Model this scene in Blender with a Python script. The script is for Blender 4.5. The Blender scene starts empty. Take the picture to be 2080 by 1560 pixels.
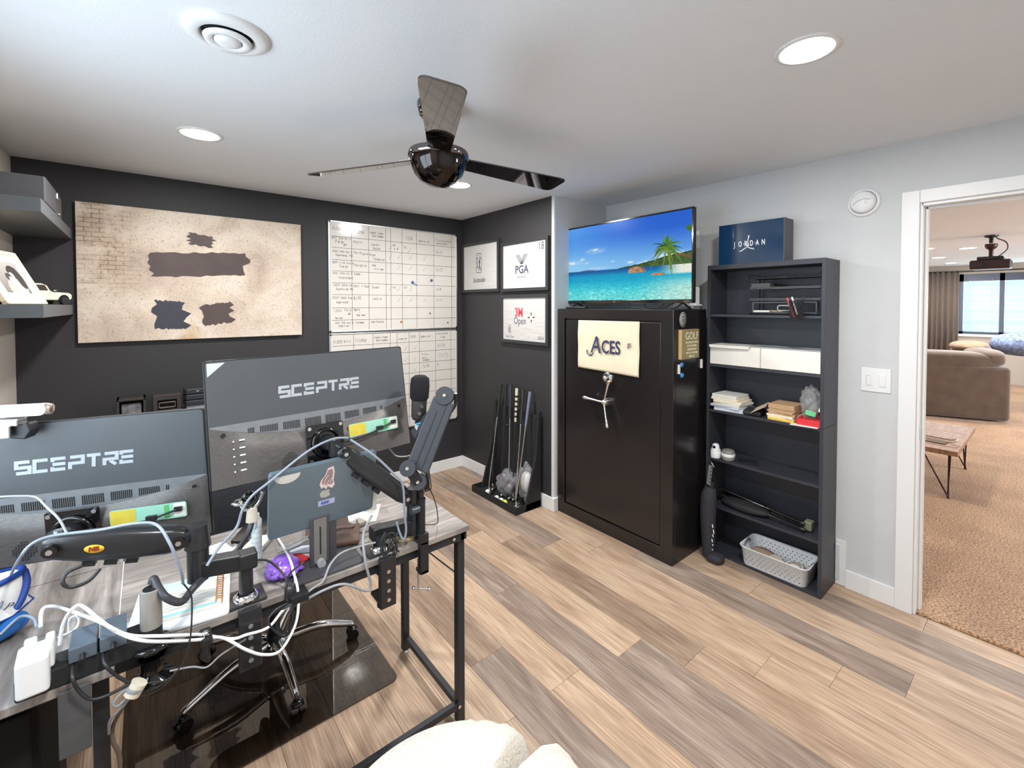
import bpy, math, random
import numpy as np
from mathutils import Vector, Matrix, Euler
random.seed(7)
PI = math.pi
S = bpy.context.scene
COL = S.collection
# ------------------------------------------------------------------ camera, world, lights, exposure
cam_d = bpy.data.cameras.new('camera'); cam = bpy.data.objects.new('camera', cam_d); COL.objects.link(cam)
cam.location = (-2.3271, -3.7442, 1.55)
cam.rotation_euler = (math.radians(90 - 1.341), 0, -math.radians(40.406))
cam_d.sensor_width = 36; cam_d.lens = 918.59 / 2080 * 36
cam_d.shift_x = -(1076.73 - 1040) / 2080; cam_d.shift_y = (642.47 - 780) / 2080
cam_d.clip_start = 0.02; cam_d.clip_end = 60
S.camera = cam
S.view_settings.view_transform = 'Standard'; S.view_settings.look = 'None'
S.view_settings.gamma = 1; S.view_settings.use_curve_mapping = False
S.view_settings.exposure = 0.54
W = bpy.data.worlds.new('world'); S.world = W; W.use_nodes = True
W.node_tree.nodes['Background'].inputs[0].default_value = (0.56, 0.80, 0.95, 1)
W.node_tree.nodes['Background'].inputs[1].default_value = 0.62
def area(name, loc, rot, sx, sy, power, col, shape='RECTANGLE'):
    l = bpy.data.lights.new(name, 'AREA'); l.shape = shape; l.size = sx
    if shape in ('RECTANGLE', 'ELLIPSE'): l.size_y = sy
    l.energy = power; l.color = col
    o = bpy.data.objects.new(name, l); COL.objects.link(o); o.location = loc; o.rotation_euler = rot
    return o
# daylight entering through the office window in the near wall and the windows of the far room
area('daylight_office_window', (-3.06, -2.30, 1.55), (0, -PI / 2, 0), 1.15, 1.45, 30, (0.74, 0.88, 1.0))
area('daylight_far_window', (11.2, -3.5, 1.7), (0, PI / 2, 0), 1.3, 2.2, 90, (0.80, 0.92, 1.0))
area('daylight_far_side_window', (5.5, -8.2, 1.6), (PI / 2, 0, 0), 3.0, 1.6, 230, (0.95, 0.97, 1.0))
LAMP_W = 17.5

# ------------------------------------------------------------------ materials
MATS = {}
def mat(name, col, rough=0.5, metal=0.0, var=0.06, scale=40, bump=0.0, bscale=200, emit=0, spec=0.5, coat=0, alpha=1, sheen=0, trans=0, stretch=None, var2=0):
    if name in MATS: return MATS[name]
    m = bpy.data.materials.new(name); m.use_nodes = True; nt = m.node_tree; N = nt.nodes; L = nt.links
    b = N['Principled BSDF']
    tc = N.new('ShaderNodeTexCoord'); mp = N.new('ShaderNodeMapping'); L.new(tc.outputs['Object'], mp.inputs[0])
    if stretch: mp.inputs['Scale'].default_value = stretch
    n = N.new('ShaderNodeTexNoise'); n.inputs['Scale'].default_value = scale; n.inputs['Detail'].default_value = 4
    L.new(mp.outputs[0], n.inputs['Vector'])
    r = N.new('ShaderNodeValToRGB'); e = r.color_ramp.elements
    c = np.array(col[:3]); e[0].position = .3; e[1].position = .7
    e[0].color = (*np.clip(c * (1 - var), 0, 1), 1); e[1].color = (*np.clip(c * (1 + var), 0, 1), 1)
    L.new(n.outputs['Fac'], r.inputs[0]); L.new(r.outputs[0], b.inputs['Base Color'])
    b.inputs['Roughness'].default_value = rough; b.inputs['Metallic'].default_value = metal
    b.inputs['Specular IOR Level'].default_value = spec; b.inputs['Coat Weight'].default_value = coat; b.inputs['Coat Roughness'].default_value = .05
    if alpha < 1: b.inputs['Alpha'].default_value = alpha
    if sheen: b.inputs['Sheen Weight'].default_value = sheen
    if trans: b.inputs['Transmission Weight'].default_value = trans
    if bump:
        n2 = N.new('ShaderNodeTexNoise'); n2.inputs['Scale'].default_value = bscale; n2.inputs['Detail'].default_value = 3
        L.new(mp.outputs[0], n2.inputs['Vector'])
        bp = N.new('ShaderNodeBump'); bp.inputs['Strength'].default_value = bump; bp.inputs['Distance'].default_value = .004
        L.new(n2.outputs['Fac'], bp.inputs['Height']); L.new(bp.outputs[0], b.inputs['Normal'])
    if emit:
        b.inputs['Emission Color'].default_value = (*col[:3], 1); b.inputs['Emission Strength'].default_value = emit
    MATS[name] = m; return m
def srgb(r, g, b):
    f = lambda v: (v / 255 / 12.92) if v <= 10 else ((v / 255 + .055) / 1.055) ** 2.4
    return (f(r), f(g), f(b))

# ------------------------------------------------------------------ mesh building
def rotm(rx=0, ry=0, rz=0): return Euler((rx, ry, rz)).to_matrix().to_4x4()
class M:
    def __init__(s, T=None): s.v = []; s.f = []; s.sm = []; s.T = T or Matrix()
    def add(s, vs, fs, smooth=False, T=None):
        k = len(s.v); X = s.T @ T if T is not None else s.T
        s.v += [tuple(X @ Vector(p)) for p in vs]; s.f += [tuple(i + k for i in f) for f in fs]; s.sm += [smooth] * len(fs)
        return s
    def box(s, x0, x1, y0, y1, z0, z1, T=None):
        vs = [(x, y, z) for x in (x0, x1) for y in (y0, y1) for z in (z0, z1)]
        return s.add(vs, [(0, 1, 3, 2), (4, 6, 7, 5), (0, 4, 5, 1), (2, 3, 7, 6), (0, 2, 6, 4), (1, 5, 7, 3)], False, T)
    def bar(s, a, b, w, h, up=(0, 0, 1)):
        a = Vector(a); b = Vector(b); d = (b - a); l = d.length; d.normalize(); u = Vector(up); r = d.cross(u)
        if r.length < 1e-4: r = Vector((1, 0, 0))
        r.normalize(); u = r.cross(d)
        vs = [tuple(p + r * i * w / 2 + u * j * h / 2) for p in (a, b) for i in (-1, 1) for j in (-1, 1)]
        return s.add(vs, [(0, 1, 3, 2), (4, 6, 7, 5), (0, 4, 5, 1), (2, 3, 7, 6), (0, 2, 6, 4), (1, 5, 7, 3)])
    def tube(s, pts, r, n=8, smooth=True, cap=True, sub=0):
        P = [Vector(p) for p in pts]
        if sub:
            Q = []
            for i in range(len(P) - 1):
                p0 = P[max(i - 1, 0)]; p1 = P[i]; p2 = P[i + 1]; p3 = P[min(i + 2, len(P) - 1)]
                for k in range(sub):
                    t = k / sub
                    Q.append(.5 * ((2 * p1) + (p2 - p0) * t + (2 * p0 - 5 * p1 + 4 * p2 - p3) * t * t + (3 * p1 - p0 - 3 * p2 + p3) * t ** 3))
            Q.append(P[-1]); 
            if isinstance(r, (list, tuple)):
                r = [float(np.interp(i / sub, range(len(P)), r)) for i in range(len(Q))]
            P = Q
        rr = r if isinstance(r, (list, tuple)) else [r] * len(P)
        vs = []; nrm = None
        for i, p in enumerate(P):
            d = (P[min(i + 1, len(P) - 1)] - P[max(i - 1, 0)])
            if d.length < 1e-9: d = Vector((0, 0, 1))
            d.normalize()
            if nrm is None:
                nrm = d.orthogonal().normalized()
            else:
                nrm = nrm - d * nrm.dot(d)
                nrm = nrm.normalized() if nrm.length > 1e-6 else d.orthogonal().normalized()
            bn = d.cross(nrm)
            vs += [tuple(p + (nrm * math.cos(2 * PI * k / n) + bn * math.sin(2 * PI * k / n)) * rr[i]) for k in range(n)]
        fs = [(i * n + k, i * n + (k + 1) % n, (i + 1) * n + (k + 1) % n, (i + 1) * n + k) for i in range(len(P) - 1) for k in range(n)]
        s.add(vs, fs, smooth)
        if cap: s.add(vs[:n], [tuple(range(n))[::-1]]); s.add(vs[-n:], [tuple(range(n))])
        return s
    def cyl(s, a, b, r0, r1=None, n=20, smooth=True): return s.tube([a, b], [r0, r0 if r1 is None else r1], n, smooth)
    def lathe(s, prof, c=(0, 0, 0), n=32, T=None, smooth=True):
        vs = [(c[0] + r * math.cos(2 * PI * k / n), c[1] + r * math.sin(2 * PI * k / n), c[2] + z) for r, z in prof for k in range(n)]
        fs = [(i * n + k, i * n + (k + 1) % n, (i + 1) * n + (k + 1) % n, (i + 1) * n + k) for i in range(len(prof) - 1) for k in range(n)]
        return s.add(vs, fs, smooth, T)
    def prism(s, poly, z0, z1, T=None):
        n = len(poly); vs = [(x, y, z0) for x, y in poly] + [(x, y, z1) for x, y in poly]
        fs = [tuple(range(n))[::-1], tuple(range(n, 2 * n))] + [(i, (i + 1) % n, n + (i + 1) % n, n + i) for i in range(n)]
        return s.add(vs, fs, False, T)
    def ell(s, c, r, n=16, m=10, T=None, e=1.0):
        sp = lambda v: math.copysign(abs(v) ** e, v)
        vs = []; 
        for j in range(m + 1):
            ph = -PI / 2 + PI * j / m
            for k in range(n):
                th = 2 * PI * k / n
                vs.append((c[0] + r[0] * sp(math.cos(ph)) * sp(math.cos(th)), c[1] + r[1] * sp(math.cos(ph)) * sp(math.sin(th)), c[2] + r[2] * sp(math.sin(ph))))
        fs = [(j * n + k, j * n + (k + 1) % n, (j + 1) * n + (k + 1) % n, (j + 1) * n + k) for j in range(m) for k in range(n)]
        return s.add(vs, fs, True, T)
    def stroke(s, pts, w, z=0.0, th=.0004, closed=False):
        """flat ribbon with mitred joints in the local xy plane"""
        P = [np.array(p, float) for p in pts]
        if closed: P = P + [P[0]]
        n = len(P); Lf = []; Rt = []
        for i in range(n):
            a = P[i] - P[i - 1] if i else (P[0] - P[-2] if closed else P[1] - P[0])
            b = P[i + 1] - P[i] if i < n - 1 else (P[1] - P[0] if closed else P[-1] - P[-2])
            a = a / (np.linalg.norm(a) + 1e-9); b = b / (np.linalg.norm(b) + 1e-9)
            t = a + b; l = np.linalg.norm(t)
            t = t / l if l > .3 else a
            nn = np.array([-t[1], t[0]]); c = max(abs(float(nn @ np.array([-a[1], a[0]]))), .5)
            Lf.append(P[i] + nn * w / 2 / c); Rt.append(P[i] - nn * w / 2 / c)
        vs = [(p[0], p[1], z + th) for p in Lf] + [(p[0], p[1], z + th) for p in Rt]
        return s.add(vs, [(i, n + i, n + i + 1, i + 1) for i in range(n - 1)])
    def build(s, name, m, parent=None, bev=0, seg=2, sub=0, kind=None, label=None, smooth=None):
        me = bpy.data.meshes.new(name); me.from_pydata(s.v, [], s.f); me.polygons.foreach_set('use_smooth', s.sm if smooth is None else [smooth] * len(s.f))
        me.materials.append(m); me.update()
        o = bpy.data.objects.new(name, me); COL.objects.link(o)
        if parent: o.parent = parent
        if bev:
            b = o.modifiers.new('bevel', 'BEVEL'); b.width = bev; b.segments = seg; b.limit_method = 'ANGLE'; b.angle_limit = .6
        if sub:
            b = o.modifiers.new('subsurf', 'SUBSURF'); b.levels = sub; b.render_levels = sub
        if kind: o['kind'] = kind
        if label: o['label'] = label
        return o
def root(name, label, cat, loc=(0, 0, 0), rz=0, group=None, T=None):
    o = bpy.data.objects.new(name, None); COL.objects.link(o); o.empty_display_size = .05
    if T is not None: o.matrix_world = T
    else: o.location = loc; o.rotation_euler = (0, 0, rz)
    o['label'] = label; o['category'] = cat
    if group: o['group'] = group
    return o
def tag(o, label, cat, group=None):
    o['label'] = label; o['category'] = cat
    if group: o['group'] = group
    return o
def frame(o, X, Y, Z):
    t = Matrix.Identity(4)
    for i, a in enumerate((X, Y, Z)):
        for j in range(3): t[j][i] = a[j]
    for j in range(3): t[j][3] = o[j]
    return t
def on_right(x, y, z): return frame((x, y, z), (0, -1, 0), (0, 0, 1), (-1, 0, 0))     # surface that faces -x
def on_back(x, y, z): return frame((x, y, z), (1, 0, 0), (0, 0, 1), (0, -1, 0))       # surface that faces -y
def struct(name, m, mm, bev=0, parent=None):
    o = m.build(name, mm, parent, bev)
    if parent is None: o['kind'] = 'structure'
    return o
def text(s, size, m, parent, x, y, z=.0006, name='lettering', bold=0, sx=1, align='CENTER', rot=0, shear=0, spacing=1, ext=.0002):
    c = bpy.data.curves.new('t', 'FONT'); c.body = s; c.size = size; c.offset = bold; c.align_x = align; c.align_y = 'CENTER'; c.extrude = ext
    c.shear = shear; c.space_character = spacing; c.resolution_u = 3
    t = bpy.data.objects.new('t', c); COL.objects.link(t)
    me = bpy.data.meshes.new_from_object(t.evaluated_get(bpy.context.evaluated_depsgraph_get()))
    bpy.data.objects.remove(t); me.materials.clear(); me.materials.append(m)
    me.transform(Matrix.Translation((x, y, z)) @ Matrix.Rotation(rot, 4, 'Z') @ Matrix.Diagonal((sx, 1, 1, 1)))
    o = bpy.data.objects.new(name, me); COL.objects.link(o); o.parent = parent
    return o
# a single-stroke hand font, glyphs on a 4 x 6 grid
G = {'A': '002640 1333', 'B': '0006364533031342311000', 'C': '453616050110304', 'D': '00062644421 1'}
G = {k: v.split(';') for k, v in {
 'A': '00 26 40;12 32', 'B': '00 06 36 35 33 03;33 41 30 00', 'C': '45 26 04 02 20 41', 'D': '00 06 26 44 42 20 00', 'E': '46 06 00 40;03 33', 'F': '46 06 00;03 33',
 'G': '45 26 04 02 20 41 43 23', 'H': '00 06;40 46;03 43', 'I': '20 26', 'J': '36 31 20 01', 'K': '00 06;46 02 40', 'L': '06 00 40', 'M': '00 06 23 46 40', 'N': '00 06 40 46',
 'O': '20 02 04 26 44 42 20', 'P': '00 06 36 44 33 03', 'R': '00 06 36 44 33 03;23 40', 'S': '45 26 05 03 33 41 20 01', 'T': '06 46;26 20', 'V': '06 20 46', 'W': '06 10 23 30 46', 'X': '00 46;06 40', 'Y': '06 23 46;23 20',
 'a': '34 14 02 10 30;34 30', 'b': '06 00 30 32 24 03', 'c': '34 14 02 10 30', 'd': '36 30 10 02 14 34', 'e': '02 32 24 14 02 10 30', 'g': '34 14 02 11 31;34 3- 1-', 'h': '06 00;03 24 30', 'i': '14 10',
 'k': '06 00;34 02 30', 'l': '16 10', 'm': '00 04;03 14 20;23 34 40', 'n': '00 04;03 24 30', 'o': '10 02 14 24 32 20 10', 'p': '0- 04 24 32 20 00', 'r': '00 04;02 24', 's': '34 13 22 31 10', 't': '16 11 20;04 24',
 'u': '04 01 10 30;34 30', 'v': '04 10 24', 'x': '00 34;04 30', 'y': '04 11;34 0-', 'w': '04 00 12 20 24', '0': '20 02 04 26 44 42 20', '1': '15 26 20', '2': '05 26 44 00 40', '3': '06 36 23 42 20 01', '4': '30 36 02 42',
 '5': '46 06 03 33 41 20 00', '6': '36 02 20 42 23 03', '7': '06 46 10', '8': '23 05 26 45 23 01 20 41 23', '9': '44 24 06 36 40', '-': '03 33', '+': '21 25;03 43', '#': '10 26;30 46;02 42;04 44', '/': '00 46', ',': '10 0-', 'v/': '02 10 46', '^': '03 10 46'}.items()}
def hand(m, s, x, y, h, w=.0018, z=.0009, jit=.12, rnd=random):
    for ch in s:
        if ch in G:
            for st in G[ch]:
                pts = []
                for p in st.split():
                    yy = -2 if p[1] == '-' else int(p[1])
                    pts.append((x + (int(p[0]) + rnd.uniform(-jit, jit) * 2) * h / 6 * .8, y + (yy + rnd.uniform(-jit, jit) * 2) * h / 6))
                m.stroke(pts, w, z)
        x += h * (.78 if ch.isupper() or ch.isdigit() else .62)

# shared materials
BLK = mat('black_plastic', srgb(28, 29, 32), .38)
BLKM = mat('black_matte', srgb(30, 31, 34), .7)
BLKG = mat('black_gloss', srgb(16, 16, 18), .12, coat=.5)
STEEL = mat('powder_black_steel', srgb(48, 49, 54), .5, .3)
CHROME = mat('chrome', (.85, .85, .86), .08, 1)
WHT = mat('white_plastic', srgb(228, 229, 230), .35, var=.01)
PAPER = mat('white_paper', srgb(222, 220, 213), .7, var=.015, bump=.1)
GREYP = mat('grey_plastic', srgb(150, 152, 155), .5)
INK = mat('dark_ink', srgb(52, 54, 62), .6)
PEN = mat('marker_grey', srgb(110, 112, 116), .7)
SILV = mat('silver_metal', (.75, .76, .78), .25, 1)
TRIM = mat('white_trim_paint', srgb(230, 230, 230), .4, var=.006)
# ------------------------------------------------------------------ room shell
H = 2.3706
CEIL = mat('ceiling_paint', srgb(226, 229, 233), .85, var=.01, scale=3, bump=.25, bscale=160)
GREYW = mat('light_grey_wall_paint', srgb(201, 203, 205), .75, var=.015, scale=4, bump=.12, bscale=220)
DARKW = mat('charcoal_wall_paint', srgb(45, 44, 46), .62, var=.04, scale=5, bump=.12, bscale=220)
TAUPE = mat('taupe_wall_paint', srgb(190, 182, 172), .75, var=.02, scale=5, bump=.12, bscale=220)
WL, WN, XC, YC, XD = -2.8765, -4.62, 0.0, -1.2717, 0.5904
struct('ceiling', M().box(WL - .1, XD + .12, WN - .1, .12, H, H + .1), CEIL)
struct('wall_back', M().box(WL - .1, .14, 0, .12, -.02, H), DARKW)
struct('wall_left', M().box(WL - .12, WL, WN, -3.0, -.02, H).box(WL - .12, WL, -1.6, 0, -.02, H).box(WL - .12, WL, -3.0, -1.6, -.02, .98).box(WL - .12, WL, -3.0, -1.6, 2.1, H), TAUPE)
struct('wall_side', M().box(0, .14, YC + .012, 0, -.02, H), DARKW)
# bullnose corner strip and the return into the alcove
m = M(); m.prism([(0, YC + .013), (0, YC + .0), (.004, YC - .012), (.016, YC - .016), (.14, YC - .016), (.14, YC + .013)], .1, H)
struct('wall_corner', m, GREYW)
struct('wall_alcove', M().box(.14, XD + .12, YC - .016, YC + .1, -.02, H), GREYW)
m = M(); m.box(XD, XD + .12, -3.275, YC, -.02, H).box(XD, XD + .12, -4.12, -3.275, 2.075, H).box(XD, XD + .12, WN, -4.12, -.02, H)
struct('wall_right', m, GREYW)
# near wall with window opening (behind the camera)
struct('wall_front', M().box(WL, XD, WN - .14, WN, -.02, H), GREYW)
# office window in the left wall (just outside the picture; it lights the desk)
wy0, wy1, wz0, wz1 = -3.0, -1.6, .98, 2.1
w = root('window_1', '', ''); del w['label']; del w['category']; w['kind'] = 'structure'
m = M()
for a, b, c, d in ((wy0, wy1, wz0, wz0 + .05), (wy0, wy1, wz1 - .05, wz1), (wy0, wy0 + .05, wz0, wz1), (wy1 - .05, wy1, wz0, wz1), (-2.325, -2.275, wz0, wz1)): m.box(WL - .10, WL - .03, a, b, c, d)
m.build('window_frame', TRIM, w, .004)
GL = mat('window_glass', (.9, .95, .97), .02, alpha=.12)
for a, b in ((wy0 + .05, -2.325), (-2.275, wy1 - .05)): M().box(WL - .068, WL - .062, a, b, wz0 + .05, wz1 - .05).build('pane', GL, w)
M().box(WL - .03, WL + .03, wy0 - .04, wy1 + .04, wz0 - .03, wz0).build('window_sill', TRIM, w, .004)

# baseboards
struct('baseboard_back', M().box(-2.87, 0, -.014, 0, 0, .1), TRIM, .003)
struct('baseboard_side', M().box(-.014, 0, YC, -.0145, 0, .1).box(-.014, .05, YC - .03, YC - .0005, 0, .1), TRIM, .003)
struct('baseboard_right', M().box(XD - .014, XD, -3.2146, -3.0, 0, .1), TRIM, .003)
struct('baseboard_left', M().box(WL, WL + .014, WN, -.015, 0, .1), TRIM, .003)
# door casing + jamb
d = root('door_1', '', ''); del d['label']; del d['category']; d['kind'] = 'structure'
M().box(XD - .016, XD, -3.285, -3.2146, 0, 2.1179).build('casing', TRIM, d, .003)
M().box(XD - .016, XD, -4.18, -4.11, 0, 2.1179).build('casing', TRIM, d, .003)
M().box(XD - .0162, XD, -4.11, -3.285, 2.055, 2.1179).build('casing', TRIM, d, .003)
M().box(XD, XD + .12, -3.297, -3.277, 0, 2.06).box(XD + .045, XD + .085, -3.309, -3.296, 0, 2.048).build('jamb', TRIM, d, .002)
M().box(XD, XD + .12, -4.12, -4.10, 0, 2.06).build('jamb', TRIM, d, .002)
M().box(XD, XD + .12, -4.11, -3.29, 2.04, 2.075).box(XD + .045, XD + .085, -4.1, -3.3, 2.028, 2.04).build('jamb', TRIM, d, .002)
M().box(XD + .008, XD + .036, -3.2985, -3.2965, .88, .95).build('strike_plate', SILV, d, .001, label='metal strike plate')

# floor: vinyl planks running along y
def plank_mat(name, c0, c1, c2):
    m = bpy.data.materials.new(name); m.use_nodes = True; N = m.node_tree.nodes; L = m.node_tree.links; b = N['Principled BSDF']
    tc = N.new('ShaderNodeTexCoord'); oi = N.new('ShaderNodeObjectInfo')
    sc = N.new('ShaderNodeVectorMath'); sc.operation = 'MULTIPLY_ADD'
    cb = N.new('ShaderNodeCombineXYZ'); mu = N.new('ShaderNodeMath'); mu.operation = 'MULTIPLY'; mu.inputs[1].default_value = 37
    L.new(oi.outputs['Random'], mu.inputs[0]); L.new(mu.outputs[0], cb.inputs[0]); L.new(mu.outputs[0], cb.inputs[1])
    sc.inputs[1].default_value = (1, 1, 1); L.new(tc.outputs['Object'], sc.inputs[0]); L.new(cb.outputs[0], sc.inputs[2])
    def noise(scale, st, det=5, dist=0):
        mp = N.new('ShaderNodeMapping'); mp.inputs['Scale'].default_value = st; L.new(sc.outputs[0], mp.inputs[0])
        n = N.new('ShaderNodeTexNoise'); n.inputs['Scale'].default_value = scale; n.inputs['Detail'].default_value = det; n.inputs['Distortion'].default_value = dist; L.new(mp.outputs[0], n.inputs['Vector']); return n
    n1 = noise(5, (3.2, .38, 1), 4, .9); n2 = noise(60, (3.0, .10, 1), 4); n3 = noise(3.0, (1, .4, 1), 2); n4 = noise(14, (3.4, .14, 1), 3, 1.6)
    r = N.new('ShaderNodeValToRGB'); e = r.color_ramp.elements; e[0].position = .33; e[1].position = .66
    e[0].color = (*c0, 1); e[1].color = (*c2, 1); x = e.new(.5); x.color = (*c1, 1); L.new(n1.outputs['Fac'], r.inputs[0])
    mx = N.new('ShaderNodeMix'); mx.data_type = 'RGBA'; mx.blend_type = 'OVERLAY'; mx.inputs[0].default_value = .52
    r2 = N.new('ShaderNodeValToRGB'); r2.color_ramp.elements[0].position = .36; r2.color_ramp.elements[1].position = .64; r2.color_ramp.elements[0].color = (.30, .29, .28, 1); r2.color_ramp.elements[1].color = (.66, .66, .66, 1)
    L.new(n2.outputs['Fac'], r2.inputs[0]); L.new(r.outputs[0], mx.inputs[6]); L.new(r2.outputs[0], mx.inputs[7])
    m4 = N.new('ShaderNodeMix'); m4.data_type = 'RGBA'; m4.blend_type = 'OVERLAY'; m4.inputs[0].default_value = .3
    r4 = N.new('ShaderNodeValToRGB'); r4.color_ramp.elements[0].position = .34; r4.color_ramp.elements[1].position = .62; r4.color_ramp.elements[0].color = (.28, .26, .24, 1); r4.color_ramp.elements[1].color = (.60, .60, .60, 1)
    L.new(n4.outputs['Fac'], r4.inputs[0]); L.new(mx.outputs[2], m4.inputs[6]); L.new(r4.outputs[0], m4.inputs[7])
    L.new(m4.outputs[2], b.inputs['Base Color']); b.inputs['Roughness'].default_value = .42; b.inputs['Specular IOR Level'].default_value = .45
    bp = N.new('ShaderNodeBump'); bp.inputs['Strength'].default_value = .12; bp.inputs['Distance'].default_value = .002; L.new(n2.outputs['Fac'], bp.inputs['Height']); L.new(bp.outputs[0], b.inputs['Normal'])
    return m
PL = [plank_mat('plank_tan', srgb(172, 146, 123), srgb(187, 161, 137), srgb(198, 174, 151)),
      plank_mat('plank_oak', srgb(156, 131, 110), srgb(172, 147, 125), srgb(185, 162, 140)),
      plank_mat('plank_grey', srgb(130, 113, 101), srgb(148, 130, 117), srgb(165, 148, 135)),
      plank_mat('plank_brown', srgb(136, 114, 97), srgb(154, 131, 112), srgb(171, 149, 130))]
floor = struct('floor', M().box(WL, .6, WN, -.0, -.04, -.004), mat('subfloor', srgb(90, 78, 66), .9))
PLEN = 1.32; joints = {-.411: -1.40, -.236: -2.937 + 1.32, -.061: -1.84, -.586: -2.503 + 1.32, -.761: -1.807, -.936: -2.44 + 1.32, -1.111: -2.126, .114: -3.37 + 1.32}
# colour overrides: (column left edge, index of plank counted from the back wall)
tint = {(-.586, -1): 0}
unit = {}
def plank(x0, x1, y0, y1, ti):
    key = (round(x1 - x0, 3), round(y1 - y0, 3), ti)
    if key not in unit:
        w_, l_ = x1 - x0 - .0008, y1 - y0 - .0008; e = .0012
        m = M(); m.prism([(0.0004, 0.0004), (w_, .0004), (w_, l_), (.0004, l_)], -.004, -.0006)
        m.add([(.0004, .0004, -.0006), (w_, .0004, -.0006), (w_, l_, -.0006), (.0004, l_, -.0006), (e, e, 0), (w_ - e, e, 0), (w_ - e, l_ - e, 0), (e, l_ - e, 0)], [(0, 1, 5, 4), (1, 2, 6, 5), (2, 3, 7, 6), (3, 0, 4, 7), (4, 5, 6, 7)])
        o = m.build('plank', PL[ti], floor); unit[key] = o.data
    else:
        o = bpy.data.objects.new('plank', unit[key]); COL.objects.link(o); o.parent = floor
    o.location = (x0, y0, 0); return o
colors = {(-.411, 0): 3, (-.411, 1): 2, (-.411, 2): 0, (-.586, 0): 0, (-.586, 1): 1, (-.586, 2): 3, (-.236, 0): 1, (-.236, 1): 0, (-.761, 0): 3, (-.761, 1): 0, (-.761, 2): 2, (-.936, 0): 3, (-.936, 1): 2, (-.936, 2): 2,
          (-1.111, 0): 1, (-1.111, 1): 0, (-1.111, 2): 0, (-1.286, 0): 2, (-1.286, 1): 3, (-1.286, 2): 2, (-.061, 0): 2, (-.061, 1): 1, (-.061, 2): 2, (.114, 1): 1, (.114, 2): 0, (.289, 2): 2, (.464, 2): 0, (.289, 1): 3, (-.236, 2): 0, (-.236, 3): 0, (-.061, 3): 0}
edges = [-.236 + .175 * k for k in range(-15, 5)]
rp = random.Random(5)
for x0 in edges:
    x0 = round(x0, 3); xa, xb = max(x0, WL), min(x0 + .175, .604)
    if xb - xa < .01: continue
    js = []
    for k, v in {-.586: -1.40, -.411: -2.937, -.236: -1.84, -.761: -2.503, -.936: -1.807, -1.111: -2.44, -1.286: -2.126, -.061: -3.37}.items():
        if abs(k - x0) < .01: js = [v]
    j = js[0] if js else -rp.uniform(.3, 1.6)
    while j + PLEN < 0: j += PLEN
    cuts = [0]
    while j > WN: cuts.append(j); j -= PLEN
    cuts.append(WN)
    key = min(colors, key=lambda c: abs(c[0] - x0))
    for i in range(len(cuts) - 1):
        ti = None
        for (c0, ci), v in colors.items():
            if abs(c0 - x0) < .01 and ci == i: ti = v
        if ti is None: ti = rp.choice([0, 1, 1, 2, 3, 0])
        if cuts[i] - cuts[i + 1] > .01: plank(xa, xb, cuts[i + 1], cuts[i], ti)

# ceiling round air diffuser
r_ = root('ceiling_vent', 'white round air diffuser with concentric rings on the ceiling', 'vent', (-2.125, -2.10, H))
m = M().lathe([(.112, 0), (.112, -.006), (.100, -.014), (.078, -.020), (.070, -.014), (.066, 0.0)], n=48); m.build('outer_ring', WHT, r_)
M().lathe([(.066, -.002), (.02, -.002), (.0, -.002)], n=32).build('dark_throat', mat('dark_duct', (.02, .02, .025), .8), r_)
M().lathe([(.063, -.020), (.058, -.030), (.040, -.026), (.036, -.020), (.040, -.016), (.058, -.016), (.063, -.020)], n=40).build('inner_ring', WHT, r_)
M().lathe([(0, -.034), (.020, -.034), (.034, -.028), (.036, -.020), (0, -.018)], n=32).build('centre_disc', WHT, r_)

# recessed lamps
def lamp(x, y, label, power=LAMP_W, z=H, r=.078, col=(1, .985, .96), group='office recessed lamps', es=26):
    t = root('recessed_light', label, 'lamp', (x, y, z), 0, group)
    M().lathe([(r + .014, 0), (r + .013, -.004), (r, -.006), (r - .004, -.002)], n=36).build('trim_ring', WHT, t)
    M().lathe([(0, -.0035), (r - .003, -.0035)], n=36).build('diffuser', mat('lamp_glow', (1, .97, .92), .5, emit=es, var=0), t)
    a = area('lamp_light', (x, y, z - .012), (0, 0, 0), 2 * r, 2 * r, power, col, 'DISK'); 
    return t
for x, y, lb in ((-2.114, -1.062, 'round recessed ceiling lamp nearest the wall with the framed canvas'), (-.695, -1.08, 'round recessed ceiling lamp seen just below the fan bowl'),
                 (-.70, -3.20, 'large round recessed ceiling lamp nearest the doorway'), (-2.114, -3.35, 'round recessed ceiling lamp overhead of the white chair')):
    lamp(x, y, lb)

# ------------------------------------------------------------------ far room
X1 = 10.55; YL, YR = -1.3, -8.0
struct('wall_far_side', M().box(XD + .12, X1, -1.28, -1.16, -.02, H), TAUPE)
struct('ceiling_far', M().box(XD + .12, X1 + .1, YR, -1.16, H, H + .1), CEIL)
fwy0, fwy1, fz0, fz1 = -4.9, -2.36, .97, 2.2
m = M(); m.box(X1, X1 + .15, fwy1, -1.16, -.02, H).box(X1, X1 + .15, YR, fwy0, -.02, H).box(X1, X1 + .15, fwy0, fwy1, -.02, fz0).box(X1, X1 + .15, fwy0, fwy1, fz1, H)
struct('wall_far', m, TAUPE)
m = M(); m.box(XD + .12, 4.0, YR - .12, YR, -.02, H).box(7.0, X1, YR - .12, YR, -.02, H).box(4, 7, YR - .12, YR, -.02, .8).box(4, 7, YR - .12, YR, 2.15, H)
struct('wall_far_right', m, TAUPE)
struct('wall_far_near', M().box(XD + .0, XD + .12, YR, WN, -.02, H), TAUPE)
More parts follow.
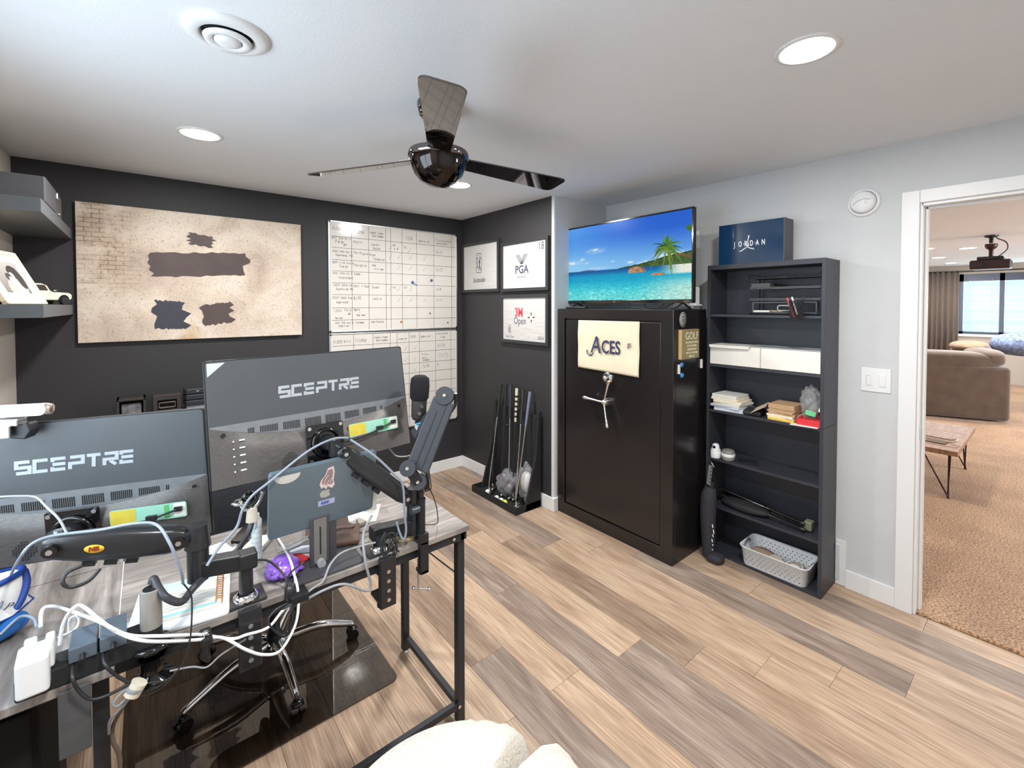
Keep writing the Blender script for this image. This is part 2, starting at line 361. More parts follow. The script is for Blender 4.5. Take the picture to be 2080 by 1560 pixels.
# carpet
def carpet_mat():
    m = bpy.data.materials.new('tan_carpet'); m.use_nodes = True; N = m.node_tree.nodes; L = m.node_tree.links; b = N['Principled BSDF']
    tc = N.new('ShaderNodeTexCoord'); n = N.new('ShaderNodeTexNoise'); n.inputs['Scale'].default_value = 95; n.inputs['Detail'].default_value = 6; L.new(tc.outputs['Object'], n.inputs['Vector'])
    n2 = N.new('ShaderNodeTexNoise'); n2.inputs['Scale'].default_value = 2.2; n2.inputs['Detail'].default_value = 3; L.new(tc.outputs['Object'], n2.inputs['Vector'])
    r = N.new('ShaderNodeValToRGB'); e = r.color_ramp.elements; e[0].position = .36; e[1].position = .62; e[0].color = (*srgb(120, 86, 58), 1); e[1].color = (*srgb(208, 166, 124), 1); L.new(n.outputs['Fac'], r.inputs[0])
    r2 = N.new('ShaderNodeValToRGB'); r2.color_ramp.elements[0].position = .38; r2.color_ramp.elements[1].position = .6; r2.color_ramp.elements[0].color = (.40, .38, .36, 1); r2.color_ramp.elements[1].color = (.56, .56, .56, 1); L.new(n2.outputs['Fac'], r2.inputs[0])
    mx = N.new('ShaderNodeMix'); mx.data_type = 'RGBA'; mx.blend_type = 'OVERLAY'; mx.inputs[0].default_value = .8; L.new(r.outputs[0], mx.inputs[6]); L.new(r2.outputs[0], mx.inputs[7]); L.new(mx.outputs[2], b.inputs['Base Color'])
    b.inputs['Roughness'].default_value = .95; b.inputs['Sheen Weight'].default_value = .3
    bp = N.new('ShaderNodeBump'); bp.inputs['Strength'].default_value = .9; bp.inputs['Distance'].default_value = .012; L.new(n.outputs['Fac'], bp.inputs['Height']); L.new(bp.outputs[0], b.inputs['Normal'])
    return m
struct('floor_far', M().box(.604, X1, YR, -1.2, -.04, -.002), mat('subfloor2', srgb(90, 78, 66), .9))
# carpet surface as a slightly uneven grid with a rolled edge at the doorway
nx, ny = 150, 90; vs = []; rc = random.Random(3)
for i in range(nx + 1):
    x = .607 + (X1 - .607) * (i / nx) ** 1.6
    for j in range(ny + 1):
        y = -5.2 + (5.2 - 1.285) * j / ny
        z = .010 + rc.uniform(-.0012, .0016); 
        if i == 0: z = 0.0
        vs.append((x, y, z))
fs = [(i * (ny + 1) + j, (i + 1) * (ny + 1) + j, (i + 1) * (ny + 1) + j + 1, i * (ny + 1) + j + 1) for i in range(nx) for j in range(ny)]
cm = M(); cm.add(vs, fs, True)
cm.box(1.0, X1, -7.99, -5.2, 0, .010)
c = cm.build('carpet', carpet_mat(), None, kind='stuff'); tag(c, 'tan cut-pile carpet of the room beyond the doorway', 'carpet')
# carpet stays inside the opening: it starts behind the jambs elsewhere hidden by the wall
# window_2 with frame, panes, blind
w = root('window_2', '', ''); del w['label']; del w['category']; w['kind'] = 'structure'
DKF = mat('dark_window_frame', srgb(92, 100, 118), .5)
m = M(); m.box(X1 + .02, X1 + .08, fwy0, fwy1, fz1 - .15, fz1); m.box(X1 + .02, X1 + .08, fwy0, fwy1, fz0, fz0 + .05)
for y in (fwy1 - .03, -2.98, -3.62, -4.25, fwy0 + .03): m.box(X1 + .02, X1 + .08, y - .035, y + .035, fz0, fz1)
m.build('window_frame', DKF, w)
for a, b in ((-2.98, fwy1 - .05), (-3.62, -2.98), (-4.25, -3.62), (fwy0, -4.25)): M().box(X1 + .045, X1 + .05, a + .02, b - .02, fz0 + .04, fz1 - .1).build('pane', GL, w)
M().box(X1 - .04, X1 + .02, fwy0, fwy1 + .0, fz0 - .05, fz0).build('window_sill', TRIM, w)
bl = root('window_blind', 'white horizontal slat blind half covering the far window', 'blind', (X1 - .012, 0, 0))
for k in range(26):
    zz = fz0 + .07 + k * .040
    o = M().box(-.012, .012, -2.94, fwy1 - .06, zz, zz + .002, None).build('slat', mat('blind_slat', srgb(226, 236, 240), .5), bl)
for y in (-2.52, -2.84): M().cyl((0, y, fz0 + .06), (0, y, fz1 - .12), .003, n=6).build('ladder_cord', mat('cord_blue', srgb(150, 190, 205), .6), bl)
# outside: corrugated window well
m = M(); 
nz = 60
for i in range(nz): 
    a = 1.0 + i * .028; dx = .035 * math.sin(i * 1.05)
m2 = []; fs = []
for i in range(nz + 1):
    zz = .6 + i * .034; dx = .03 * math.sin(i * .9)
    m2 += [(X1 + 1.05 + dx, -5.6, zz), (X1 + 1.05 + dx, -1.4, zz)]
    if i: fs.append((2 * i - 2, 2 * i - 1, 2 * i + 1, 2 * i))
m.add(m2, fs, True); wv = m.build('window_well', mat('galvanised_well', srgb(190, 214, 222), .5, .1)); tag(wv, 'corrugated metal window well outside the far window', 'window well')
# curtain
m = M(); n = 120; vs = []
for i in range(n + 1):
    t = i / n; y = -1.80 - .56 * t; dx = .035 * math.sin(t * 2 * PI * 6.5) + .012 * math.sin(t * 31)
    vs += [(X1 - .11 + dx * 1.1, y, .02), (X1 - .11 + dx, y, 1.2), (X1 - .11 + dx * .7, y, 2.27)]
fs = []
for i in range(n):
    for j in range(2): fs.append((3 * i + j, 3 * i + 3 + j, 3 * i + 4 + j, 3 * i + 1 + j))
m.add(vs, fs, True)
ct = root('curtain', 'long taupe grey curtain hanging at the left of the far window', 'curtain', (0, 0, 0))
o = m.build('curtain_panel', mat('taupe_curtain', srgb(108, 95, 86), .9, var=.1, scale=60, bump=.2, sheen=.2), ct); sf = o.modifiers.new('solid', 'SOLIDIFY'); sf.thickness = .006
cr = root('curtain_rod', 'thin black curtain rod across the far window', 'curtain rod', (0, 0, 0))
M().tube([(X1 - .11, -1.72, 2.25), (X1 - .11, -5.1, 2.25)], .012, 10).build('rod', BLK, cr)
M().ell((X1 - .11, -1.70, 2.25), (.025, .03, .025)).build('finial', BLK, cr)
for y in (-1.9, -3.6, -5.0): M().bar((X1 - .11, y, 2.25), (X1, y, 2.25), .01, .02).build('bracket', BLK, cr)
# far recessed lights
for i, (x, y) in enumerate(((5.05, -2.35), (6.0, -2.28), (5.95, -2.75), (7.75, -2.38), (9.3, -2.42), (6.5, -3.75), (8.3, -4.2), (3.2, -2.6), (3.2, -5.0))):
    pass
for x, y, lb, g in ((6.243, -2.461, 'far room recessed lamp furthest left, at the door casing edge', None), (6.60, -2.86, 'small far room recessed lamp up the ceiling left of the projector', None),
              (7.973, -2.37, 'far room recessed lamp in the middle of the row of three', None), (9.45, -2.36, 'far room recessed lamp nearest the curtain', None), (6.7, -3.52, 'far room recessed lamp at the right edge beside the projector', None), (4.0, -5.2, 'recessed lamp in the far room ceiling out of view', None), (2.2, -2.4, 'recessed lamp in the far room ceiling close to the doorway', None)):
    lamp(x, y, lb, power=16, r=.085, group=None, col=(1, .96, .91))
# projector
p = root('ceiling_projector', 'dark projector hanging from the far room ceiling', 'projector', (5.2, -3.2, 0))
M().lathe([(.06, H), (.06, H - .02), (.02, H - .03), (.02, H - .09)], n=16).build('ceiling_mount', BLK, p)
M().lathe([(.055, 2.27), (.06, 2.25), (.045, 2.22), (.02, 2.2), (.02, 2.12)], n=16).build('joint', mat('dark_brown_metal', srgb(60, 30, 26), .4), p)
M().box(-.13, .15, -.17, .17, 1.975, 2.08).build('body', mat('projector_body', srgb(52, 30, 34), .45), p, .02, 3)
M().box(-.10, .1, -.11, .11, 2.08, 2.12).build('top_plate', BLK, p, .008)
M().cyl((-.135, .06, 2.02), (-.15, .06, 2.02), .03).build('lens', BLKG, p)
M().tube([(0, -.06, 2.12), (.02, -.13, 2.2), (.0, -.12, 2.28), (.0, -.05, 2.33), (0, -.03, H)], .006, 6, sub=4).build('power_cord', BLK, p)
# sofa (end seen from the side)
SOFA = mat('brown_suede_sofa', srgb(88, 71, 60), .95, var=.2, scale=7, bump=.25, bscale=60, sheen=.5)
s = root('sofa', 'brown suede sofa with its back to the doorway in the far room', 'sofa', (5.90, -2.55, 0))
ang = math.atan2(-3.304 + 2.52, 6.17 - 5.848)
rz = ang + PI / 2
s.rotation_euler = (0, 0, rz + 0)
# local: +x away from doorway, y negative to the right
m = M(); m.box(0, .95, -.86, .88, .03, .74); m.build('base', SOFA, s, .05, 4)
m = M(); m.ell((.20, .02, .80), (.20, .84, .13), 28, 12, e=.55); m.build('back_cushion', SOFA, s, sub=1)
m = M(); m.ell((.45, -.70, .84), (.42, .17, .12), 28, 12, e=.6); m.ell((1.0, -.75, .88), (.4, .17, .13), 28, 12, e=.6); m.build('arm_cushion', SOFA, s, sub=1)
m = M(); m.box(.90, 2.6, -1.05, -.2, .03, .70); m.build('chaise', SOFA, s, .06, 4)
b = M(); b.ell((7.05, -2.86, .95), (.45, .22, .075), 26, 10, e=.8)
b = b.build('throw_blanket', mat('cream_throw', srgb(142, 120, 100), .95, var=.2, scale=12, bump=.6, bscale=30), None, sub=1); tag(b, 'crumpled tan throw lying on top of the brown sofa', 'blanket')
b = M(); b.ell((7.35, -3.45, .99), (.38, .40, .17), 26, 12, e=.8)
PB = mat('blue_white_pillow', srgb(118, 134, 168), .9, var=.5, scale=26, bump=.4, bscale=40)
b = b.build('pillow', PB, None); tag(b, 'rounded blue and white patterned pillow on the brown sofa', 'pillow')
b = M(); b.ell((8.6, -3.85, .38), (.25, .45, .38), 18, 10, e=.6); b = b.build('teal_pouf', mat('teal_fabric', srgb(40, 82, 90), .9), None); tag(b, 'dark teal upholstered seat half hidden behind the sofa', 'seat')
# coffee table
t = root('coffee_table', 'weathered plank coffee table on black hairpin legs in the far room', 'table', (2.49, -3.24, 0))
TW = mat('weathered_tabletop', srgb(150, 112, 88), .5, var=.28, scale=9, stretch=(1, 4, 1), bump=.2)
TE = mat('table_edge_wood', srgb(96, 58, 36), .6, var=.2, scale=14)
bw = 1.09 / 3
for k in range(3): M().box(k * bw + .001, (k + 1) * bw - .001, 0, 1.45, .365, .405).build('plank', TW, t, .003)
HP = mat('hairpin_leg', srgb(58, 32, 22), .4, .4)
for (x, y) in ((.05, .05), (1.04, .05), (.05, 1.40), (1.04, 1.40)):
    sx = 1 if x < .5 else -1; sy = 1 if y < .7 else -1
    M().tube([(x + .0, y + .17 * sy, .365), (x - .01 * sx, y + .0 * sy, .012), (x, y, .006), (x + .005, y + .01 * sy, .012), (x + .02 * sx, y, .365)], .006, 8).tube([(x + .005, y + .006 * sy, .012), (x + .12 * sx, y + .02 * sy, .365)], .006, 8).build('leg', HP, t)
b = root('wire_bowl', 'open dark wire bowl on the coffee table', 'bowl', (2.95, -2.72, .407))
m = M()
for k in range(12):
    a = 2 * PI * k / 12; m.tube([(.07 * math.cos(a), .07 * math.sin(a), .004), (.17 * math.cos(a + .2), .17 * math.sin(a + .2), .03), (.24 * math.cos(a + .3), .24 * math.sin(a + .3), .08)], .004, 5, sub=3)
for r, z in ((.07, .004), (.16, .03), (.24, .08)): m.tube([(r * math.cos(2 * PI * k / 30), r * math.sin(2 * PI * k / 30), z) for k in range(31)], .004, 5)
m.build('wire_basket', HP, b)
b = root('tray', 'long narrow dark tray near the front edge of the coffee table', 'tray', (2.76, -2.95, .406), -.1)
M().prism([(-.06, -.20), (.05, -.20), (.06, .3), (-.06, .3)], 0, .006).build('tray_base', HP, b)
M().tube([(-.06, .3, .02), (-.07, -.20, .02), (-.04, -.26, .035), (.04, -.26, .035), (.06, -.2, .02), (.06, .3, .02)], .008, 6).build('rim', mat('light_rim', srgb(190, 170, 150), .4), b)
# ------------------------------------------------------------------ ceiling fan
FG = mat('smoked_mirror_metal', srgb(120, 116, 116), .04, 1, var=.01)
f = root('ceiling_fan', 'black mirror-finish ceiling fan with three blades', 'fan', (-1.405, -2.085, 0))
M().lathe([(.085, H), (.085, H - .012), (.075, H - .05), (.02, H - .062), (.016, H - .062), (.016, 2.20), (.05, 2.19), (.09, 2.175)], n=40).build('canopy', FG, f)
M().lathe([(.118, 2.176), (.122, 2.168), (.122, 2.152), (.116, 2.146)], n=48).build('motor_band', FG, f)
M().lathe([(.114, 2.148), (.110, 2.118), (.096, 2.085), (.073, 2.058), (.042, 2.040), (.014, 2.034), (0, 2.033)], n=48).build('motor_bowl', mat('black_mirror_bowl', srgb(62, 58, 58), .05, 1, var=.01), f)
for a in (118.5, -2.0, 242):
    T = rotm(0, 0, math.radians(a)) @ Matrix.Translation((0, 0, 2.150)) @ rotm(math.radians(-11), 0, 0)
    w0, w1 = .043, .068
    out = [(.10, -w0), (.60, -w1)] + [(.655 - .03 * (1 - math.cos(t)) * 0 - .03 + .03 * math.sin(t), -w1 + .03 - .03 * math.cos(t)) for t in np.linspace(.3, PI / 2, 5)] + [(.655 - .03 + .03 * math.cos(t), w1 - .03 + .03 * math.sin(t)) for t in np.linspace(0, PI / 2, 6)] + [(.10, w0)]
    bl = M().prism(out, -.003, .003, T).build('blade', FG, f, .0012, 2)
    M().prism([(.085, -.028), (.17, -.034), (.17, .034), (.085, .028)], .003, .010, T).build('blade_bracket', CHROME, bl)

# ------------------------------------------------------------------ canvas (plain stand-in print)
def canvas_mat():
    m = bpy.data.materials.new('distressed_plaster_print'); m.use_nodes = True; N = m.node_tree.nodes; L = m.node_tree.links; b = N['Principled BSDF']
    tc = N.new('ShaderNodeTexCoord')
    def nz(s, d=6, dist=0, st=(1, 1, 1)):
        mp = N.new('ShaderNodeMapping'); mp.inputs['Scale'].default_value = st; L.new(tc.outputs['Object'], mp.inputs[0])
        n = N.new('ShaderNodeTexNoise'); n.inputs['Scale'].default_value = s; n.inputs['Detail'].default_value = d; n.inputs['Distortion'].default_value = dist; L.new(mp.outputs[0], n.inputs['Vector']); return n.outputs['Fac']
    def ramp(fac, *st):
        r = N.new('ShaderNodeValToRGB'); e = r.color_ramp.elements
        while len(e) < len(st): e.new(.5)
        for k, (p, c) in enumerate(st): e[k].position = p; e[k].color = (*c, 1)
        L.new(fac, r.inputs[0]); return r.outputs[0]
    def mixc(t, a, bb, fac, f=None):
        x = N.new('ShaderNodeMix'); x.data_type = 'RGBA'; x.blend_type = t; x.inputs[0].default_value = fac if f is None else 1
        if f is not None: L.new(f, x.inputs[0])
        L.new(a, x.inputs[6]); L.new(bb, x.inputs[7]); return x.outputs[2]
    base = ramp(nz(3.2, 5, .5), (.30, srgb(172, 154, 140)), (.45, srgb(200, 183, 166)), (.58, srgb(212, 199, 184)), (.72, srgb(194, 168, 136)))
    specks = ramp(nz(120, 6, .8), (.33, (.26, .22, .19)), (.42, (1, 1, 1)))
    base = mixc('MULTIPLY', base, specks, .6)
    cr = ramp(nz(11, 8, 2.0), (.485, (1, 1, 1)), (.5, (.45, .38, .33)), (.515, (1, 1, 1)))
    base = mixc('MULTIPLY', base, cr, .32)
    br = N.new('ShaderNodeTexBrick'); mp = N.new('ShaderNodeMapping'); L.new(tc.outputs['Object'], mp.inputs[0]); L.new(mp.outputs[0], br.inputs['Vector'])
    br.inputs['Scale'].default_value = 11; br.inputs['Mortar Size'].default_value = .016; br.inputs['Color1'].default_value = (.86, .8, .74, 1); br.inputs['Color2'].default_value = (.74, .68, .62, 1); br.inputs['Mortar'].default_value = (.20, .16, .14, 1); br.inputs['Brick Width'].default_value = .75; br.inputs['Row Height'].default_value = .3
    sx = N.new('ShaderNodeSeparateXYZ'); L.new(tc.outputs['Object'], sx.inputs[0])
    g = N.new('ShaderNodeMapRange'); g.inputs['From Min'].default_value = .30; g.inputs['From Max'].default_value = .16; L.new(sx.outputs[0], g.inputs['Value'])
    g2 = N.new('ShaderNodeMapRange'); g2.inputs['From Min'].default_value = .24; g2.inputs['From Max'].default_value = .36; L.new(sx.outputs[1], g2.inputs['Value'])
    mm = N.new('ShaderNodeMath'); mm.operation = 'MULTIPLY'; L.new(g.outputs[0], mm.inputs[0]); L.new(g2.outputs[0], mm.inputs[1])
    nn = nz(7, 4, .8); m3 = N.new('ShaderNodeMath'); m3.operation = 'MULTIPLY'; L.new(mm.outputs[0], m3.inputs[0]); 
    rr = N.new('ShaderNodeMapRange'); rr.inputs['From Min'].default_value = .40; rr.inputs['From Max'].default_value = .55; L.new(nn, rr.inputs['Value']); L.new(rr.outputs[0], m3.inputs[1])
    L.new(mixc('MULTIPLY', base, br.outputs[0], 1, m3.outputs[0]), b.inputs['Base Color']); b.inputs['Roughness'].default_value = .6
    return m
cv = root('wall_canvas', 'wide cream distressed plaster print with dark abstract patches', 'canvas print', T=on_back(-2.628, -.004, 1.331))
M().box(0, 1.20, 0, .826, 0, .028).build('canvas_panel', canvas_mat(), cv, .002)
def blob(cx, cy, rx, ry, seed, n=40, e=.75, rot=0, wob=.07):
    r = random.Random(seed); ph = [r.uniform(0, 6.28) for _ in range(4)]; P = []
    for k in range(n):
        t = 2 * PI * k / n; q = 1 + wob * (math.sin(2 * t + ph[0]) + .7 * math.sin(3 * t + ph[1]) + .4 * math.sin(5 * t + ph[2]))
        x = rx * q * math.copysign(abs(math.cos(t)) ** e, math.cos(t)); y = ry * q * math.copysign(abs(math.sin(t)) ** e, math.sin(t))
        P.append((cx + x * math.cos(rot) - y * math.sin(rot), cy + x * math.sin(rot) + y * math.cos(rot)))
    return P
BRN = mat('print_brown', srgb(76, 62, 60), .6, var=.12, scale=8); NVY = mat('print_slate', srgb(52, 54, 64), .6, var=.1, scale=8)
def brush(x0, x1, y0, y1, seed, slant=0, n=16):
    """ragged-ended brush stroke outline"""
    r = random.Random(seed); T_ = [(x0 + (x1 - x0) * i / n, y1 + r.uniform(-.006, .006) + slant * i / n) for i in range(n + 1)]; B_ = [(x0 + (x1 - x0) * i / n, y0 + r.uniform(-.006, .006) + slant * i / n) for i in range(n + 1)]
    R_ = [(x1 + r.uniform(-.02, .035), y1 + (y0 - y1) * k / 7 + slant) for k in range(1, 7)]; L_ = [(x0 + r.uniform(-.03, .02), y0 + (y1 - y0) * k / 7) for k in range(1, 7)]
    return T_ + R_ + B_[::-1] + L_
M().prism(brush(.33, .84, .40, .555, 3, .03), .0282, .0288).build('printed_patch', BRN, cv)
M().prism(brush(.345, .50, .075, .255, 8, -.01), .0282, .0288).build('printed_patch', NVY, cv)
M().prism(brush(.60, .755, .085, .225, 12, .02), .0282, .0288).build('printed_patch', BRN, cv)
M().prism(brush(.52, .66, .625, .70, 14, -.02, 10), .0282, .0288).build('printed_patch', BRN, cv)


# ------------------------------------------------------------------ whiteboards
WB = mat('whiteboard_surface', srgb(214, 209, 202), .12, var=.015, scale=3, coat=.3)
ALU = mat('brushed_aluminium', (.72, .73, .74), .35, .9)
rw = random.Random(11)
def whiteboard(z0, z1, cols, rows, label, rowtxt, heads):
    w = root('whiteboard', label, 'whiteboard', T=on_back(-1.227, -.001, z0)); wd, ht = 1.163, z1 - z0
    M().box(.006, wd - .006, .006, ht - .006, 0, .010).build('writing_surface', WB, w)
    m = M(); 
    for a in ((0, wd, 0, .011), (0, wd, ht - .011, ht), (0, .011, 0, ht), (wd - .011, wd, 0, ht)): m.box(*a, -.0, .015)
    m.build('board_frame', ALU, w, .002)
    for a, b in ((.009, .009), (wd - .009, .009), (.009, ht - .009), (wd - .009, ht - .009)): M().cyl((a, b, .010), (a, b, .0185), .008, n=12).build('corner_cap', BLK, w)
    m = M()
    for x in cols: m.stroke([(x + 1.227, .012), (x + 1.227, ht - .014)], .0028, .0101)
    for y in rows: m.stroke([(.025, y - z0), (wd - .018, y - z0)], .0028, .0101)
    m.build('ruled_grid', INK, w, kind='stuff')
    m = M()
    for s, x, y, h in heads + rowtxt: hand(m, s, x + 1.227, y - z0, h, .0028, .0101, rnd=rw)
    m.build('handwriting', PEN, w, kind='stuff')
    return w
R1 = [2.1, 2.011, 1.915, 1.826, 1.733, 1.639, 1.533, 1.435]
C1 = [-1.046, -.908, -.761, -.717, -.614, -.478, -.307, -.121]
h1 = [('Address', -1.195, 2.15, .030), ('Name', -1.03, 2.14, .036), ('Agent Name', -.897, 2.15, .018), ('and Number', -.875, 2.125, .016), ('TSR', -.58, 2.125, .03), ('Appraisal', -.462, 2.12, .021), ('Closing Date', -.285, 2.14, .021), ('time and location', -.285, 2.118, .011)]
t1 = [('607 2nd St S', -1.20, 2.08, .018), ('Fargo', -1.17, 2.05, .020), ('#9', -1.11, 2.025, .02), ('Kevin', -1.03, 2.06, .022), ('Jewell', -.89, 2.05, .022), ('Rachel', -.87, 2.02, .018), ('SR', -.70, 2.06, .018), ('6 #', -.69, 2.03, .02), ('TD', -.60, 2.05, .018), ('5/21', -.28, 2.03, .025),
      ('1020 10th Ave S', -1.20, 1.975, .015), ('Moorhead, MN', -1.17, 1.945, .017), ('David', -1.03, 1.975, .018), ('Taylor', -.97, 1.97, .016), ('Ryan', -.90, 1.965, .02), ('Thompson', -.87, 1.93, .02),
      ('809 11th Ave N', -1.195, 1.885, .017), ('Fargo', -1.14, 1.855, .02), ('Melanie', -1.03, 1.87, .024), ('Amy', -.88, 1.88, .018), ('Williams', -.86, 1.85, .016), ('5/3', -.28, 1.865, .03),
      ('406 10th St S', -1.195, 1.80, .017), ('Investment', -1.155, 1.765, .02), ('Adam', -1.03, 1.80, .02), ('1029 30th St', -1.195, 1.705, .018), ('Southside MN', -1.17, 1.675, .017), ('Matt + Dan', -1.035, 1.70, .02), ('Sweet', -.88, 1.695, .02), ('V/6', -.705, 1.70, .016), ('3/7', -.6, 1.7, .016), ('6/8', -.28, 1.69, .024),
      ('2929 38th Ave S', -1.20, 1.605, .017), ('Approved', -1.17, 1.57, .018), ('LNR', -1.03, 1.60, .027), ('Jackie', -.88, 1.60, .021), ('5/11', -.28, 1.59, .024), ('1203', -1.19, 1.50, .02), ('7th St S', -1.11, 1.505, .018), ('#4', -1.08, 1.475, .018), ('Mark', -1.03, 1.51, .018), ('+', -.99, 1.49, .016), ('Maribel', -1.01, 1.465, .017), ('Maribel', -1.18, 1.445, .014),
      ('303 9th Ave S', -1.18, 1.405, .016), ('Addition', -1.155, 1.38, .017), ('Coleman', -1.02, 1.405, .016), ('Jane Moseley', -.895, 1.408, .015)]
ck = [(x, y) for y in (1.955, 1.865, 1.585) for x in (-.66, -.55, -.415)] + [(-.735, 2.03), (-.735, 1.95), (-.735, 1.68), (-.66, 1.68), (-.55, 1.68), (-.56, 2.02)]
t1 += [('v/', x, y, .03) for x, y in []]
wb1 = whiteboard(1.337, 2.222, C1, R1, 'upper of two whiteboards, ruled grid filled with handwriting and magnets', t1, h1)
def checks(w, z0, pts):
    m = M()
    for x, y in pts:
        q = rw.uniform(.8, 1.2); m.stroke([(x + 1.227, y - z0 + .012 * q), (x + 1.227 + .008, y - z0), (x + 1.227 + .026 * q, y - z0 + .036 * q)], .002, .0101)
    m.build('check_marks', PEN, w)
checks(wb1, 1.337, ck)
R2 = [1.228, 1.139, 1.038, .952, .86, .766, .664, .569]
C2 = [-1.037, -.877, -.727, -.666, -.555, -.455, -.294, -.132]
h2 = [('Address', -1.195, 1.25, .031), ('Name', -1.02, 1.25, .036), ('Agent Name', -.865, 1.275, .018), ('and Number', -.85, 1.25, .017), ('Inspection', -.655, 1.255, .013), ('SSR', -.54, 1.265, .022), ('Appraisal', -.445, 1.265, .018), ('Closing Date', -.28, 1.285, .015), ('Time', -.24, 1.25, .018)]
t2 = [('6/26', -.27, 1.17, .028), ('7/15', -.26, 1.07, .035), ('Title', -.435, 1.10, .02), ('only', -.43, 1.07, .02), ('needed', -.42, 1.05, .018), ('5/8', -.42, .99, .03), ('F', -.27, .99, .025)]
wb2 = whiteboard(.472, 1.329, C2, R2, 'lower of two whiteboards, ruled grid partly hidden by monitor and microphone', t2, h2)
checks(wb2, .472, [(-.60, 1.16), (-.51, 1.16), (-.51, 1.06), (-.51, .97), (-.6, 1.06)])
for (x, y, r_, c, n_) in ((-.519, 1.756, .013, srgb(40, 92, 150), 'large blue round magnet left of its twin on upper whiteboard'), (-.333, 1.780, .013, srgb(48, 100, 150), 'large blue round magnet alone in the appraisal column of the whiteboard'), (-.499, 1.745, .006, srgb(40, 84, 130), 'tiny blue magnet touching the large one on the upper whiteboard'),
                        (-.484, 1.735, .006, srgb(40, 44, 54), 'tiny dark magnet beside the small blue one on the whiteboard'), (-.35, 1.481, .008, srgb(160, 82, 80), 'small dull red magnet low on the upper whiteboard'), (-.628, 1.410, .009, srgb(190, 120, 60), 'small orange magnet near the bottom of the upper whiteboard'), (-.165, 1.393, .007, srgb(60, 60, 66), 'small dark magnet at bottom right of the upper whiteboard')):
    o = M(on_back(x, -.0112, y)).lathe([(r_, 0), (r_, .003), (r_ * .6, .006), (0, .007)], n=16).build('magnet', mat('magnet_%d' % int(c[0] * 9999), c, .4)); tag(o, n_, 'magnet')

# ------------------------------------------------------------------ framed pin flags on the side wall
FRM = mat('black_picture_frame', srgb(44, 44, 46), .5)
FLG = mat('white_flag_fabric', srgb(192, 189, 186), .85, var=.02, scale=9, bump=1.0, bscale=14, stretch=(1, 3, 1))
NAV = mat('print_navy_ink', srgb(52, 58, 84), .7); GRI = mat('print_grey_ink', srgb(96, 98, 104), .7); RED = mat('print_red_ink', srgb(214, 66, 76), .7)
def picframe(y0, y1, z0, z1, label, fw=.026):
    p = root('picture_frame', label, 'framed picture', T=on_right(-.001, y0, z0)); w, h = y0 - y1, z1 - z0
    m = M()
    for a in ((0, w, 0, fw), (0, w, h - fw, h), (0, fw, fw, h - fw), (w - fw, w, fw, h - fw)): m.box(*a, 0, .026)
    m.build('frame', FRM, p, .002)
    M().box(fw, w - fw, fw, h - fw, .002, .014).build('flag_print', FLG, p)
    return p, w, h
def pga_logo(p, cx, cy, s):
    m = M()
    m.stroke([(cx + s * .5 * a, cy + s * b) for a, b in ((-.8, 1), (.8, 1), (1, .85), (1, -.85), (.8, -1), (-.8, -1), (-1, -.85), (-1, .85))], s * .06, .0143, closed=True)
    m.prism([(cx + s * x, cy + s * y) for x, y in ((.08, .35), (.22, .30), (.26, .05), (.18, -.1), (.24, -.4), (.40, -.78), (.30, -.80), (.16, -.45), (.06, -.80), (-.04, -.80), (.04, -.4), (.06, -.05), (-.02, .12))], .0143, .0146)
    m.prism([(cx + s * .17 + s * .09 * math.cos(t), cy + s * .48 + s * .09 * math.sin(t)) for t in np.linspace(0, 6, 12)], .0143, .0146)
    m.stroke([(cx + s * .2, cy + s * .3), (cx + s * .32, cy + s * .55), (cx + s * .12, cy + s * .8), (cx - s * .1, cy + s * .72)], s * .05, .0143)
    m.build('tour_emblem', NAV, p)
    for k, ch in enumerate('PGA'): text(ch, s * .5, NAV, p, cx - s * .27, cy + s * (.42 - .42 * k), .0145, 'emblem_letter', bold=.0003)
a, w, h = picframe(-.035, -.625, 1.672, 2.128, 'framed white flag with small tour emblem and script place name'); pga_logo(a, w * .47, h * .58, .085)
text('Scottsdale', .058, NAV, a, w * .47, h * .24, .0145, shear=.35, bold=.0004, sx=.8)
a, w, h = picframe(-.652, -1.243, 1.667, 2.078, 'framed white flag with large number and PGA lettering')
text('18', .085, INK, a, w * .86, h * .83, .0145, sx=.75); text('PGA', .088, NAV, a, w * .46, h * .42, .0145, bold=.0015); text('VALHALLA', .026, GRI, a, w * .46, h * .28, .0145)
m = M(); 
for i in range(5):
    o = i * .011; m.stroke([(w * .46 - .075 + o, h * .72), (w * .46 - .05 + o, h * .64), (w * .46 - .012 + o * .5, h * .53)], .005, .0143); m.stroke([(w * .46 + .075 - o, h * .72), (w * .46 + .05 - o, h * .64), (w * .46 + .012 - o * .5, h * .53)], .005, .0143)
m.stroke([(w * .46 - .08, h * .50), (w * .46 + .08, h * .50)], .0015, .0143); m.stroke([(w * .46 - .085, h * .345), (w * .46 + .085, h * .345)], .0015, .0143); m.build('wing_emblem', GRI, a)
a, w, h = picframe(-.652, -1.243, 1.243, 1.640, 'framed white flag with red and grey lettering, lowest of the three')
text('3M', .098, RED, a, w * .40, h * .63, .0145, bold=.003, sx=.80, spacing=1.03); text('Open', .082, GRI, a, w * .42, h * .46, .0145, bold=.0004, sx=.85); text('2024', .036, GRI, a, w * .85, h * .14, .0145)
pga_logo(a, w * .19, h * .28, .034); text('Twin Cities', .024, GRI, a, w * .19, h * .13, .0145, shear=.3)
m = M(); cx, cy = w * .66, h * .54
for k in range(4):
    t = k * PI / 2 + .05; m.prism([(cx + .05 * math.cos(t), cy + .05 * math.sin(t)), (cx + .022 * math.cos(t + .35), cy + .022 * math.sin(t + .35)), (cx + .018 * math.cos(t), cy + .018 * math.sin(t)), (cx + .022 * math.cos(t - .35), cy + .022 * math.sin(t - .35))], .0143, .0146)
